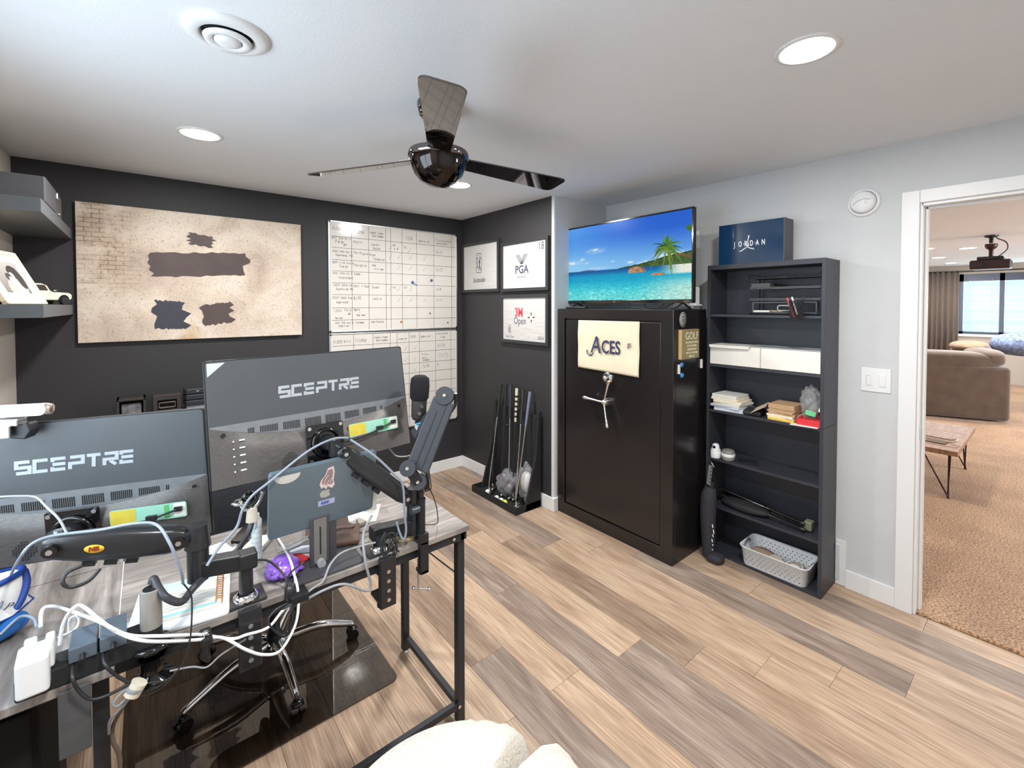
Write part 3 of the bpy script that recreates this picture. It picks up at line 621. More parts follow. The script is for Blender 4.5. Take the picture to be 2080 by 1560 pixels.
m.build('compass_mark', INK, a)

# ------------------------------------------------------------------ golf practice rack with clubs
gr = root('golf_club_rack', 'black club rack with low open tray standing against the dark wall', 'golf rack', (-.02, -.87, 0), .0)
m = M(); m.box(-.245, .0, -.29, .29, 0, .012); m.box(-.25, -.242, -.29, .29, 0, .055); m.box(-.25, 0, -.295, -.287, 0, .055); m.box(-.25, 0, .287, .295, 0, .055)
m.build('tray', BLKM, gr, .002)
M().prism([(-.16, 0), (0, 0), (0, .74), (-.02, .74), (-.05, .4)], -.295, -.275, frame((0, 0, 0), (1, 0, 0), (0, 0, 1), (0, 1, 0))).build('side_panel', BLKM, gr, .002)
M().prism([(-.16, 0), (0, 0), (0, .74), (-.02, .74), (-.05, .4)], .275, .295, frame((0, 0, 0), (1, 0, 0), (0, 0, 1), (0, 1, 0))).build('side_panel', BLKM, gr, .002)
M().box(-.018, 0, -.275, .275, .012, .70).build('back_panel', BLKM, gr, .002)
M().cyl((-.03, .1, .56), (-.015, .1, .56), .006, n=10).build('peg', SILV, gr)
rc_ = [((-.045, -.612, .735), (-.12, -.66, .05), srgb(26, 26, 28), 'short dark golf club behind the leftmost tall one', 'dark'),
       ((-.05, -.693, .886), (-.188, -.705, .05), srgb(34, 34, 36), 'leftmost tall golf club with long black grip', 'silver'),
       ((-.05, -.761, .895), (-.13, -.80, .05), srgb(30, 30, 32), 'second golf club from the left with black grip and dark shaft', 'dark'),
       ((-.05, -.821, .899), (-.124, -.889, .05), srgb(50, 54, 66), 'golf club with dark slate grip and silver shaft, third from left', 'silver'),
       ((-.05, -.905, .886), (-.115, -.93, .05), srgb(214, 204, 180), 'golf club with cream and black patterned grip', 'dark'),
       ((-.05, -.986, .886), (-.168, -1.033, .05), srgb(44, 46, 48), 'golf club with dark grey grip between the cream and the blue-grey grips', 'silver'),
       ((-.05, -1.071, .882), (-.20, -1.075, .05), srgb(112, 118, 142), 'rightmost golf club with blue-grey grip', 'silver')]
DSH = mat('dark_shaft', srgb(66, 66, 76), .3, .6)
for a, b, c, lb, sh in rc_:
    A = Vector(a); B = Vector(b); d = (B - A).normalized(); t = root('golf_club', lb, 'golf club', tuple(B)); A = A - B; B0 = Vector((0, 0, 0))
    g = M().tube([A, A + d * .27], [.0135, .009], 10).build('grip', mat('grip_%d' % int(c[0] * 99999), c, .7), t)
    M().cyl(A - d * .002, A + d * .001, .014, n=10).build('grip_cap', BLK, t)
    if 'cream' in lb and 'patterned' in lb:
        for k in range(5): M().tube([A + d * (.06 + .04 * k), A + d * (.075 + .04 * k)], .0134 - .0006 * k, 10).build('grip_band', BLK, g)
    M().tube([A + d * .26, B0], [.0062, .0048], 8).build('shaft', SILV if sh == 'silver' else DSH, t)
    M().tube([B0, Vector((-.004, -.02, -.018)), Vector((-.03, -.045, -.024))], .005, 8, sub=3).ell((-.03, -.045, -.018), (.045, .014, .014), 12, 8, rotm(0, 0, .3)).build('club_head', mat('club_head_metal', (.45, .45, .42), .3, 1), t)
for (x, y, z), c, lb in (((-.225, -.741, .0), (240, 240, 236), 'white golf ball alone at the left end of the rack tray'), ((-.240, -.885, 0), (238, 238, 234), 'white golf ball in the middle of the rack tray'), ((-.240, -.945, .0), (236, 238, 232), 'white golf ball touching the yellow one'), ((-.240, -.992, .0), (224, 232, 70), 'yellow golf ball in the rack tray')):
    o = root('golf_ball', lb, 'golf ball', (x, y, .0335)); M().ell((0, 0, 0), (.0213, .0213, .0213), 20, 12).build('ball', mat('ball_%d' % c[2], srgb(*c), .3, bump=.5, bscale=260), o)
# clear plastic bag of balls
def crumple(c, r, n, m_, amp, seed, e=.9, T=None):
    q = random.Random(seed); M_ = M().ell((0, 0, 0), (1, 1, 1), n, m_, e=e); out = []
    ph = [(q.uniform(-1, 1), q.uniform(-1, 1), q.uniform(-1, 1), q.uniform(3, 9), q.uniform(0, 6)) for _ in range(14)]
    for v in M_.v:
        k = 1 + amp * (sum(abs(math.sin((v[0] * a + v[1] * b + v[2] * g_) * f_ * .7 + p_)) for a, b, g_, f_, p_ in ph) / 4 - 2.0)
        out.append((c[0] + v[0] * r[0] * k, c[1] + v[1] * r[1] * k, c[2] + v[2] * r[2] * k))
    M_.v = out; return M_
PLB = mat('clear_plastic_film', (.80, .82, .84), .10, alpha=.20, spec=1.0)
PLB2 = mat('grey_plastic_bag', srgb(170, 170, 176), .12, alpha=.42, spec=1.0)
bg = root('plastic_bag', 'clear crinkled plastic bag stuffed with dark contents behind the clubs', 'bag', (-.10, -.90, .013))
crumple((0, .05, .09), (.075, .10, .10), 64, 40, .26, 4).build('bag_film', PLB2, bg)
crumple((.0, .03, .075), (.05, .07, .06), 20, 12, .2, 9).build('dark_contents', mat('dark_contents', srgb(66, 62, 66), .6), bg)
bg = root('plastic_bag', 'taller clear plastic bag with white contents at right of the rack', 'bag', (-.085, -1.07, .013))
crumple((0, 0, .15), (.05, .07, .15), 56, 44, .26, 6).build('bag_film', PLB, bg)
crumple((0, 0, .16), (.035, .055, .08), 20, 12, .15, 16).build('white_contents', mat('white_contents', srgb(214, 214, 212), .5), bg)
crumple((0, 0, .05), (.045, .06, .045), 20, 12, .15, 15).build('black_contents', BLK, bg)

# ------------------------------------------------------------------ gun safe
SAFE = mat('satin_black_safe_paint', srgb(29, 26, 27), .24, var=.04, scale=6, spec=.55)
sf = root('gun_safe', 'tall satin black safe with chrome dial and spoked handle', 'safe', (.05, -1.298, 0))
m = M(); m.box(.0, .355, -.977, 0, .0, 1.528)
m.build('cabinet_body', SAFE, sf, .008, 3)
# front frame raised lip around the door and the recessed door
m = M(); dz0, dz1, dy0, dy1 = .085, 1.455, -.890, -.07
O_ = [(-.977, .002), (0, .002), (0, 1.527), (-.977, 1.527)]; I2 = [(dy0, dz0), (dy1, dz0), (dy1, dz1), (dy0, dz1)]
vs = [(-.022, *q) for q in O_] + [(-.022, *q) for q in I2] + [(.002, *q) for q in O_] + [(.002, *q) for q in I2]
fs = []
for i in range(4): j = (i + 1) % 4; fs += [(i, 4 + i, 4 + j, j), (i, j, 8 + j, 8 + i), (4 + i, 12 + i, 12 + j, 4 + j)]
m.add(vs, fs)
m.build('front_frame', SAFE, sf, .004, 3)
dr = M().box(-.013, .0, dy0 + .006, dy1 - .006, dz0 + .006, dz1 - .006).build('door', SAFE, sf, .004, 2)
hc = Vector((-.013, -.480, .905))
T = frame((-.013, -.478, 1.065), (0, -1, 0), (0, 0, 1), (-1, 0, 0))
dl = M(T).lathe([(.040, 0), (.042, .006), (.036, .012), (.032, .014), (.030, .024), (.018, .028), (.016, .040), (0, .042)], n=36).build('combination_dial', CHROME, dr)
M(T).lathe([(.0285, .0245), (.019, .0285)], n=36).build('dial_face', BLKG, dl)
T = frame(tuple(hc), (0, -1, 0), (0, 0, 1), (-1, 0, 0))
hd = M(T).lathe([(.026, 0), (.026, .02), (.020, .045), (.014, .055), (0, .057)], n=28).build('handle_hub', CHROME, dr)
for a in (175, 68, -72):
    t = math.radians(a); c, s_ = math.cos(t), math.sin(t)
    M(T).tube([(.012 * c, .012 * s_, .045), (.05 * c, .05 * s_, .052), (.12 * c, .12 * s_, .062), (.150 * c, .150 * s_, .066), (.165 * c, .165 * s_, .068)], [.007, .006, .008, .013, .010], 12, sub=3).build('handle_spoke', CHROME, hd)
# flag taped on the safe door
CRM = mat('cream_flag_fabric', srgb(222, 211, 184), .85, var=.03, scale=12, bump=.4, bscale=25)
fl = root('cream_flag', 'cream flag with navy lettering hanging on the safe door', 'flag', T=on_right(.050 - .016, -1.512, 1.112))
m = M(); n = 24; vs = []
for i in range(n + 1):
    for j in range(n + 1):
        u, v = i / n, j / n; vs.append((u * .522, v * (.335 + .003 * u) + .008 * (1 - v) * u - (1 - v) * .02 * u, .0095 + .003 * math.sin(u * 9 + v * 3) + .002 * math.sin(v * 11)))
m.add(vs, [(i * (n + 1) + j, (i + 1) * (n + 1) + j, (i + 1) * (n + 1) + j + 1, i * (n + 1) + j + 1) for i in range(n) for j in range(n)], True)
o = m.build('fabric', CRM, fl); q = o.modifiers.new('solid', 'SOLIDIFY'); q.thickness = .002
LN = mat('flag_navy_ink', srgb(50, 52, 86), .7)
text('A', .165, LN, fl, .168, .165, .0158, bold=.0012, sx=.8, shear=.1); text('CES', .122, LN, fl, .300, .157, .0158, bold=.0025, sx=.8); text('gc', .05, LN, fl, .452, .190, .0158, sx=.8)
m = M(); m.stroke([(.150, .115), (.132, .095), (.108, .095), (.092, .108), (.090, .122)], .007, .0162); m.stroke([(.085, .120), (.092, .128), (.102, .124)], .006, .0162); m.stroke([(.115, .11), (.13, .098)], .006, .0162); m.stroke([(.196, .21), (.172, .225), (.165, .215)], .006, .0162); m.build('anchor_flourish', LN, fl)
# magnets and plaques on the safe side (faces -y)
st = root('sticker', 'grey oval sticker at the top of the safe side', 'sticker', T=on_back(.126, -2.2755, 1.467)); M().lathe([(0, .0008), (.040, .0008), (.040, 0)], n=30, T=Matrix.Diagonal((.95, 1.15, 1, 1))).build('disc', mat('sticker_grey', srgb(150, 150, 146), .6), st)
M().lathe([(.034, .001), (.031, .001)], n=30, T=Matrix.Diagonal((.95, 1.15, 1, 1))).stroke([(-.01, -.018), (-.01, .018), (.012, .018)], .004, .001).stroke([(.012, .004), (.0, -.004), (.012, -.018)], .004, .001).build('seal_print', BLK, st)
pq = root('golf_plaque', 'olive wooden plaque with white golf saying on the safe side', 'sign', T=on_back(.078, -2.2755, 1.231))
M().box(0, .196, 0, .176, 0, .022).build('plaque_block', mat('plaque_wood_edge', srgb(196, 166, 118), .6), pq, .001)
M().box(.0005, .1955, .0005, .1755, .022, .0228).build('plaque_face', mat('plaque_olive', srgb(140, 130, 88), .6), pq)
WT = mat('plaque_lettering', srgb(232, 228, 206), .6)
text('GOLF', .062, WT, pq, .112, .136, .023, sx=.95)
for k, s_ in enumerate(('AN ENDLESS SERIES', 'OF TRAGEDIES', 'OBSCURED BY', 'THE OCCASIONAL', 'MIRACLE')): text(s_, .017, WT, pq, .112, .098 - .021 * k, .023, sx=.95, bold=.0002)
BLU = mat('blue_magnet', srgb(58, 126, 190), .4)
for (x, z, lb) in ((.112, 1.196, 'upper small blue magnet on the safe side'), (.116, 1.132, 'lower small blue magnet on the safe side')): 
    o = M(on_back(x, -2.2755, z)).lathe([(.016, 0), (.016, .004), (.010, .010), (0, .012)], n=16).build('magnet', BLU); tag(o, lb, 'magnet')
for (x, z, lb) in ((.080, 1.172, 'white clip magnet near the front edge of the safe side'), (.338, 1.185, 'white clip magnet near the rear of the safe side')): 
    o = M(on_back(x, -2.2745, z)).box(-.008, .008, -.028, .028, 0, .010).build('clip', mat('cream_clip', srgb(226, 222, 210), .5), None, .002); tag(o, lb, 'magnet')

# ------------------------------------------------------------------ TV on the safe
tv = root('television', 'flat screen television showing a tropical beach, on top of the safe', 'television', T=on_right(.15, -1.268, 1.566))
tw, th = 1.057, .572
M().box(0, tw, 0, th, -.035, -.006).build('housing', BLK, tv, .004)
m = M(); 
for a in ((0, tw, 0, .022), (0, tw, th - .010, th), (0, .010, 0, th), (tw - .010, tw, 0, th)): m.box(*a, -.008, 0)
m.build('bezel', BLKG, tv, .001)
nx, ny = 300, 168; U, V = np.meshgrid((np.arange(nx) + .5) / nx, (np.arange(ny) + .5) / ny)      # V up
rg = np.random.default_rng(2)
def sm(shape, s):  # smooth random field
    g = rg.random((max(2, int(shape[0] / s[0])) + 2, max(2, int(shape[1] / s[1])) + 2))
    yi = np.linspace(0, g.shape[0] - 1.001, shape[0]); xi = np.linspace(0, g.shape[1] - 1.001, shape[1]); y0 = yi.astype(int); x0 = xi.astype(int); fy = (yi - y0)[:, None]; fx = (xi - x0)[None]
    fy = fy * fy * (3 - 2 * fy); fx = fx * fx * (3 - 2 * fx)
    return g[y0][:, x0] * (1 - fy) * (1 - fx) + g[y0 + 1][:, x0] * fy * (1 - fx) + g[y0][:, x0 + 1] * (1 - fy) * fx + g[y0 + 1][:, x0 + 1] * fy * fx
def mixf(A, c, f): return A * (1 - f[..., None]) + np.array(c, float) * f[..., None]
ss = lambda a, b, x: np.clip((x - a) / (b - a), 0, 1) ** 2 * (3 - 2 * np.clip((x - a) / (b - a), 0, 1))
hz = .40
I = np.zeros((ny, nx, 3)); I[:] = (40, 110, 222)
tt = ss(hz, 1, V); I = mixf(I, (30, 96, 210), tt * U); I = mixf(I, (150, 212, 250), np.clip((1 - tt) * (1 - .35 * U) - .15 * tt, 0, 1)); I = mixf(I, (120, 195, 255), ss(.7, 0, U) * .6 * tt)
cl = sm((ny, nx), (6, 14)) * .6 + sm((ny, nx), (3, 6)) * .4
for cx, cy, rx, ry, a in ((.27, .66, .075, .035, 1.5), (.05, .52, .09, .03, 1.2), (.15, .56, .03, .02, .8), (.19, .51, .02, .015, .9), (.42, .50, .02, .012, .7), (.57, .47, .03, .02, .9), (.68, .44, .07, .035, 1.3), (.9, .50, .16, .05, 1.5), (.30, .43, .15, .012, .5)):
    I = mixf(I, (245, 250, 255), np.clip(a * np.exp(-(((U - cx) / rx) ** 2 + ((V - cy) / ry) ** 2) * 1.6) * (cl * 1.6 - .1), 0, 1))
sea = V < hz
d = (hz - V) / hz
Sx = np.zeros_like(I); Sx[:] = (8, 92, 160); Sx = mixf(Sx, (0, 160, 205), ss(.03, .22, d)); Sx = mixf(Sx, (70, 212, 222), ss(.2, .75, d)); Sx = mixf(Sx, (120, 228, 225), ss(.6, 1, d) * .8)
Sx = mixf(Sx, (200, 235, 220), ss(.55, 1.0, U) * ss(.10, .7, d) * .85); wv = sm((ny, nx), (1.5, 5)); Sx += ((wv - .5) * 46 * (d[..., None].squeeze() * 1.3))[..., None]
Sx = mixf(Sx, (214, 250, 246), ss(.74, .86, wv) * ss(.35, 1, d) * .6)
Sx = mixf(Sx, (236, 240, 226), ss(.0, .03, U - .80 - .10 * np.abs(d - .12) * 8 + .1) * ss(.20, .12, np.abs(d - .10)) * ss(.74, .95, U))
I = np.where(sea[..., None], Sx, I)
I = mixf(I, (96, 120, 168), (np.abs(U - .20) < .07) * (V > hz) * (V < hz + .014 * np.cos((U - .20) / .07 * 1.4)) * 1.)
hill = hz + .005 + .13 * ss(.46, 1.05, U) + .012 * sm((ny, nx), (200, 8)); I = mixf(I, (44, 74, 34), ((V < hill) & (V >= hz - .004) & (U > .47)) * 1.); I = mixf(I, (92, 120, 62), ((V < hill - .02) & (V >= hz) & (U > .5)) * sm((ny, nx), (4, 5)) * .8)
def rock(I, cx, cy, rx, ry):
    q = ((U - cx) / rx) ** 2 + (np.maximum(V - cy, 0) / ry) ** 2.6; msk = (q < 1) & (V > cy); sh = sm((ny, nx), (3, 4))
    return mixf(mixf(I, (196, 150, 112), msk * 1.), (120, 84, 66), msk * np.clip(sh * 1.2 - .35 + (U - cx) / rx * .2, 0, 1))
I = rock(I, .617, .335, .068, .075); I = rock(I, .775, .285, .052, .036)
# palm
pc = (.835, .60)
for t0, t1, w_, c in ((0, 0, 0, 0),): pass
def seg(I, ax, ay, bx, by, w0, w1, c):
    dx, dy = (bx - ax) * 1.78, (by - ay); t = np.clip((((U - ax) * 1.78) * dx + (V - ay) * dy) / (dx * dx + dy * dy + 1e-9), 0, 1)
    dist = np.hypot((U - ax) * 1.78 - dx * t, V - ay - dy * t); return mixf(I, c, (dist < w0 + (w1 - w0) * t) * 1.)
I = seg(I, .87, .54, 1.02, .46, .012, .016, (120, 86, 56))
rl = random.Random(4)
for k in range(34):
    a = rl.uniform(-15, 375); t = math.radians(a); l = rl.uniform(.15, .24); c = rl.choice([(46, 92, 26), (66, 122, 34), (98, 138, 40), (32, 70, 26), (120, 146, 52)]); q0 = pc
    for s_ in range(1, 5):
        f_ = s_ / 4; q1 = (pc[0] + l * f_ * math.cos(t) / 1.78, pc[1] + l * f_ * math.sin(t) - .09 * f_ * f_ * (1.2 - .4 * math.sin(t))); I = seg(I, q0[0], q0[1], q1[0], q1[1], .014 * (1.25 - f_ * .9), .014 * (1.1 - f_), c); q0 = q1
I = seg(I, .98, .80, 1.0, .78, .03, .03, (60, 110, 34))
I = np.clip(I, 0, 255) / 255; I = np.where(I <= .04045, I / 12.92, ((I + .055) / 1.055) ** 2.4)
sw, sh_ = tw - .022, th - .034
gx, gy = np.meshgrid(np.linspace(.011, .011 + sw, nx + 1), np.linspace(.023, .023 + sh_, ny + 1)); vv = np.stack([gx.ravel(), gy.ravel(), np.full(gx.size, -.0035)], 1)
ix = np.arange(nx * ny); r0 = ix // nx * (nx + 1) + ix % nx; ff = np.stack([r0, r0 + 1, r0 + nx + 2, r0 + nx + 1], 1)
me = bpy.data.meshes.new('screen'); me.from_pydata(vv.tolist(), [], ff.tolist())
ca = me.color_attributes.new('screen_image', 'FLOAT_COLOR', 'CORNER'); cc = np.ones((nx * ny, 4, 4), np.float32); cc[:, :, :3] = I.reshape(-1, 1, 3); ca.data.foreach_set('color', cc.ravel())
sm_ = bpy.data.materials.new('lit_screen'); sm_.use_nodes = True; N = sm_.node_tree.nodes; b = N['Principled BSDF']; vc = N.new('ShaderNodeVertexColor'); vc.layer_name = 'screen_image'
sm_.node_tree.links.new(vc.outputs[0], b.inputs['Emission Color']); b.inputs['Base Color'].default_value = (.01, .01, .01, 1); b.inputs['Emission Strength'].default_value = .62; b.inputs['Roughness'].default_value = .25; b.inputs['Specular IOR Level'].default_value = .04
me.materials.append(sm_); so = bpy.data.objects.new('screen', me); COL.objects.link(so); so.parent = tv
text('TCL', .012, GREYP, tv, tw * .44, .010, .0002); text('Roku TV', .008, GREYP, tv, tw * .96, .010, .0002)
for x in (.10, .98):
    M().tube([(x, .002, -.02), (x - .02, -.034, .04), (x - .03, -.036, .075)], .006, 8).tube([(x, .002, -.02), (x + .01, -.034, -.09)], .006, 8).build('foot', BLK, tv)
M().box(.3, .8, .12, .35, -.07, -.034).build('rear_box', BLKM, tv, .01)
c = M().tube([(.20, -1.95, 1.60), (.16, -1.98, 1.545), (.13, -2.06, 1.534), (.16, -2.12, 1.54), (.20, -2.2, 1.58)], .0035, 6, sub=5).tube([(.2, -1.82, 1.6), (.15, -1.87, 1.55), (.14, -1.95, 1.534), (.15, -2.08, 1.534), (.2, -2.14, 1.6)], .0035, 6, sub=5).build('cable', BLK); tag(c, 'thin black cables hanging under the television onto the safe', 'cable')
o = root('remote_control', 'black remote control lying at the left front of the safe top', 'remote', (.075, -1.45, 1.529), .1); M().box(-.02, .02, -.09, .09, 0, .014).build('body', BLK, o, .004)
o = root('remote_control', 'flat black streaming remote behind the left television foot', 'remote', (.12, -1.37, 1.529), -.3); M().box(-.016, .016, -.06, .06, 0, .012).build('body', BLKG, o, .004)
o = root('media_box', 'small grey media box on the safe right of the television foot', 'media box', (.30, -2.20, 1.529)); M().box(-.045, .045, -.05, .05, 0, .02).build('body', GREYP, o, .006)
o = root('router', 'small upright white router behind the television right edge', 'router', (.33, -2.235, 1.549)); M().box(-.03, .03, -.018, .018, 0, .12).build('body', WHT, o, .006); M().box(-.04, .04, -.028, .028, 0, .01).build('base', WHT, o, .003)
o = root('wall_outlet', 'white outlet cover half hidden by the television', 'outlet', T=on_right(XD - .0005, -2.045, 1.943)); M().box(0, .078, 0, .122, 0, .006).build('cover_plate', WHT, o, .002)
for k in (.03, .072): M().box(.02, .058, k, k + .028, .006, .009).build('socket', WHT, o, .002)
M().box(.02, .05, .078, .10, .009, .03).build('plug', BLK, o, .004)
# smoke alarm, switches, register
o = root('smoke_alarm', 'round white smoke alarm on the wall left of the doorway', 'smoke alarm', T=on_right(XD - .0005, -3.054, 2.097))
M().lathe([(.074, 0), (.074, .006), (.070, .012), (.060, .014)], n=40).build('base_ring', WHT, o); M().lathe([(.058, .010), (.056, .030), (.046, .038), (0, .040)], n=40).build('body', WHT, o)
m = M(); 
for k in range(4):
    for j in range(3): m.cyl((.012 + .006 * j, -.004 - .006 * k + 0.012, .0385), (.012 + .006 * j, -.004 - .006 * k + .012, .0405), .0016, n=6)
m.build('sounder_holes', GREYP, o, kind='stuff'); M().stroke([(-.040, -.012), (-.02, .006), (.01, .014), (.038, .008)], .0022, .0400).build('seam', GREYP, o)
o = root('light_switch', 'white two-gang switch plate left of the doorway', 'switch', T=on_right(XD - .0005, -3.0555, 1.097))
M().box(0, .128, 0, .125, 0, .006).build('cover_plate', WHT, o, .0025); M().box(.018, .052, .028, .096, .006, .0075).build('rocker_frame', WHT, o, .0006); M().box(.024, .046, .036, .090, .0075, .012).build('dimmer_paddle', WHT, o, .002); M().stroke([(.026, .040), (.026, .086), (.044, .086)], .0014, .0121).build('print', GREYP, o)
M().box(.076, .110, .028, .096, .006, .0075).build('rocker_frame', WHT, o, .0006); M().box(.079, .107, .031, .093, .0075, .0105).build('rocker', WHT, o, .002)
o = root('wall_register', 'white louvred air register at floor level beside the bookcase', 'vent', T=on_right(XD - .0005, -2.9515, 0.002))
M().box(0, .049, 0, .252, 0, .006).build('register_frame', WHT, o, .002)
for k in range(24): M().box(.001, .020, .03 + k * .0082, .0345 + k * .0082, .006, .011).build('louvre', WHT, o)
# ------------------------------------------------------------------ bookcase
BK = mat('bookcase_black_laminate', srgb(50, 52, 60), .42, var=.05, scale=10)
bx0, bx1, by0, by1 = .361, .588, -2.303, -2.950
bc = root('bookcase', 'tall narrow charcoal bookcase standing between safe and air register', 'bookcase', (bx0, by1, 0))
D, Wd = bx1 - bx0, by0 - by1
for y in (0, Wd - .018):
    M().box(0, D, y, y + .018, 0, .902).build('side_panel', BK, bc, .001); M().box(0, D, y, y + .018, .9035, 1.80).build('side_panel', BK, bc, .001)
M().box(D - .006, D, .018, Wd - .018, .015, 1.782).build('back_panel', BK, bc)
M().box(0, D - .006, .018, Wd - .018, 1.772, 1.80).build('top_panel', BK, bc, .001)
for z in (1.497, 1.187, .903, .600, .304): M().box(.002, D - .006, .018, Wd - .018, z - .015, z).build('shelf', BK, bc, .001)
M().box(0, D - .006, .018, Wd - .018, .002, .016).build('bottom_panel', BK, bc, .001)
# white drawer boxes on the fourth shelf
DWT = mat('drawer_white', srgb(224, 221, 214), .45, var=.01)
for y1_, y0_, lb in ((-2.322, -2.625, 'white low drawer box on the bookcase, half nearer the safe'), (-2.628, -2.932, 'white low drawer box on the bookcase, half nearer the doorway')):
    o = root('drawer_box', lb, 'drawer box', (.363, y0_, 1.188)); h = y1_ - y0_
    M().box(.008, .19, 0, h, 0, .115).build('box_body', DWT, o, .002); M().box(0, .008, 0.001, h - .001, .002, .117).build('drawer_front', DWT, o, .002)
o = root('glass_top_sheet', 'clear glass sheet lying over the two white drawer boxes', 'glass sheet', (.37, -2.93, 1.306)); M().box(0, .18, 0, .40, 0, .005).build('sheet', mat('clear_glass_sheet', (.7, .74, .76), .05, alpha=.45), o, .001)
o = root('envelope', 'white envelope lying over the edge of the left drawer box', 'envelope', (.355, -2.575, 1.306), .05); M().box(0, .17, 0, .25, 0, .004).build('paper', PAPER, o, .001); M().box(-.006, 0, .01, .245, -.012, .004).build('flap', PAPER, o)
# wire letter tray
WR = mat('black_wire', srgb(40, 40, 44), .45, .3)
o = root('letter_tray', 'black mesh three-tier letter tray on the top shelf of the bookcase', 'letter tray', (.40, -2.918, 1.498))
L_, Dp = .372, .14
for y in (0, L_):
    m = M(); m.tube([(0, y, 0), (0, y, .235), (Dp, y, .235), (Dp, y, 0)], .0035, 6); m.tube([(0, y, .004), (Dp * .5, y, .004), (Dp, y, .004)], .0035, 6); m.build('side_frame', WR, o)
for z in (.008, .085, .150, .210):
    t = M().box(0, Dp, 0, L_, z - .002, z + .001); t.tube([(0, 0, z + .006), (0, L_, z + .006)], .004, 6); t.build('tray_tier', mat('tier_metal', srgb(96, 98, 102), .4, .4) if z in (.085, .15) else WR, o)
m = M()
for a, b in (((-.004, .02, .012), (-.004, .02, .07)), ((-.004, .35, .012), (-.004, .35, .07)), ((-.004, .02, .012), (-.004, .35, .012)), ((-.004, .02, .07), (-.004, .35, .07))): m.tube([a, b], .004, 6)
dw = m.build('sliding_drawer', mat('tier_metal', srgb(96, 98, 102), .4, .4), o)
M().stroke([(-.185, .025), (-.135, .025), (-.128, .032), (-.128, .046), (-.135, .053), (-.185, .053), (-.192, .046), (-.192, .032)], .006, 0, closed=True).build('drawer_handle', GREYP, o).matrix_local = frame((-.009, .02, 0), (0, -1, 0), (0, 0, 1), (-1, 0, 0)) @ Matrix.Translation((-.0, 0, 0))
def slab(name, label, cat, x, y, z, dx, dy, dz, m_, rz=0, bev=.001, group=None):
    o = M().box(-dx / 2, dx / 2, -dy / 2, dy / 2, 0, dz).build(name, m_, None, bev); o.location = (x, y, z); o.rotation_euler = (0, 0, rz); tag(o, label, cat, group); return o
slab('paper_stack', 'white papers on the top tier of the letter tray', 'paper', .47, -2.67, 1.710, .12, .19, .008, PAPER, .06)
slab('black_folder', 'black folder on the top tier beside the white papers', 'folder', .47, -2.82, 1.710, .12, .15, .007, BLKM, -.03)
slab('document_box', 'dark grey flat box on the second tier of the letter tray', 'box', .455, -2.605, 1.650, .10, .105, .03, mat('dark_grey_card', srgb(80, 80, 82), .6))
slab('paper_note', 'brown card lying on the second tier of the letter tray', 'card', .46, -2.70, 1.650, .07, .07, .006, mat('kraft_card', srgb(176, 150, 124), .7))
slab('paper_stack', 'small cream notepad in the bottom tier of the letter tray', 'notepad', .44, -2.615, 1.509, .09, .09, .014, PAPER)
slab('wood_block', 'small tan block in the bottom tier of the letter tray', 'block', .44, -2.69, 1.509, .04, .05, .014, mat('tan_block', srgb(186, 158, 120), .6))
# pen cup clipped to the shelf edge
o = root('pen_cup', 'black mesh pen cup hanging on the front edge of the top shelf', 'pen cup', (.325, -2.825, 1.475))
m = M(); n_ = 22
for k in range(n_):
    for sgn in (1, -1):
        m.tube([(.034 * math.cos(2 * PI * (k + sgn * 3 * q) / n_) * (.86 + .14 * q), .034 * math.sin(2 * PI * (k + sgn * 3 * q) / n_) * (.86 + .14 * q), .10 * q) for q in (0, .5, 1)], .0013, 4)
for z, r_ in ((0.002, .0296), (.10, .0345)): m.tube([(r_ * math.cos(2 * PI * k / 24), r_ * math.sin(2 * PI * k / 24), z) for k in range(25)], .0022, 6)
m.build('mesh_wall', WR, o, kind='stuff'); M().lathe([(0, .001), (.029, .001), (.029, .003), (0, .003)], n=20).build('base', WR, o); M().box(.026, .036, -.01, .01, .03, .08).build('clip', WR, o)
for (a, b, c, lb, r_) in (((.0, .01, .01), (-.010, .042, .118), srgb(208, 80, 92), 'red pen leaning left in the mesh pen cup', .005), ((.005, .0, .01), (-.015, -.005, .12), srgb(70, 74, 90), 'slate blue pen standing in the mesh cup', .004), ((0, -.015, .01), (.005, -.036, .13), BLK and srgb(40, 40, 42), 'black pen leaning right in the mesh cup', .004), ((-.012, -.01, .03), (-.024, .014, .122), srgb(238, 220, 220), 'white capped pen in the mesh cup', .0045)):
    q = M().tube([a, b], r_, 8).build('pen', mat('pen_%d' % int(c[0] * 9999), c, .4)); q.location = o.location; tag(q, lb, 'pen')
# jordan shoe box
o = root('shoe_box', 'dark blue glossy shoe box standing on edge on top of the bookcase', 'shoe box', T=on_right(.405, -2.347, 1.8005) )
NB = mat('navy_box_gloss', srgb(22, 56, 88), .16, coat=.4, var=.03); NBS = mat('box_side_grey', srgb(84, 84, 90), .55)
M().box(.004, .382, .001, .245, -.125, 0).build('box_lid_front', NB, o, .002); M().box(0.0, .385, 0, .247, -.130, -.104).build('box_base_rear', NBS, o, .002)
M().box(.380, .3845, .0, .246, -.104, 0).build('lid_side', NBS, o, .001)
LW = mat('white_foil_print', srgb(226, 228, 232), .4)
for k, ch in enumerate('JORDAN'): text(ch, .044, LW, o, .104 + .0335 * k, .118, .0008, bold=.0012, sx=.6)
m = M()  # leaping figure emblem
m.prism([(.188 + .005 * math.cos(t), .162 + .005 * math.sin(t)) for t in np.linspace(0, 6, 10)], .0008, .0011)
m.stroke([(.189, .160), (.184, .142), (.182, .126)], .006, .0008); m.stroke([(.182, .13), (.184, .108), (.180, .096)], .011, .0008)
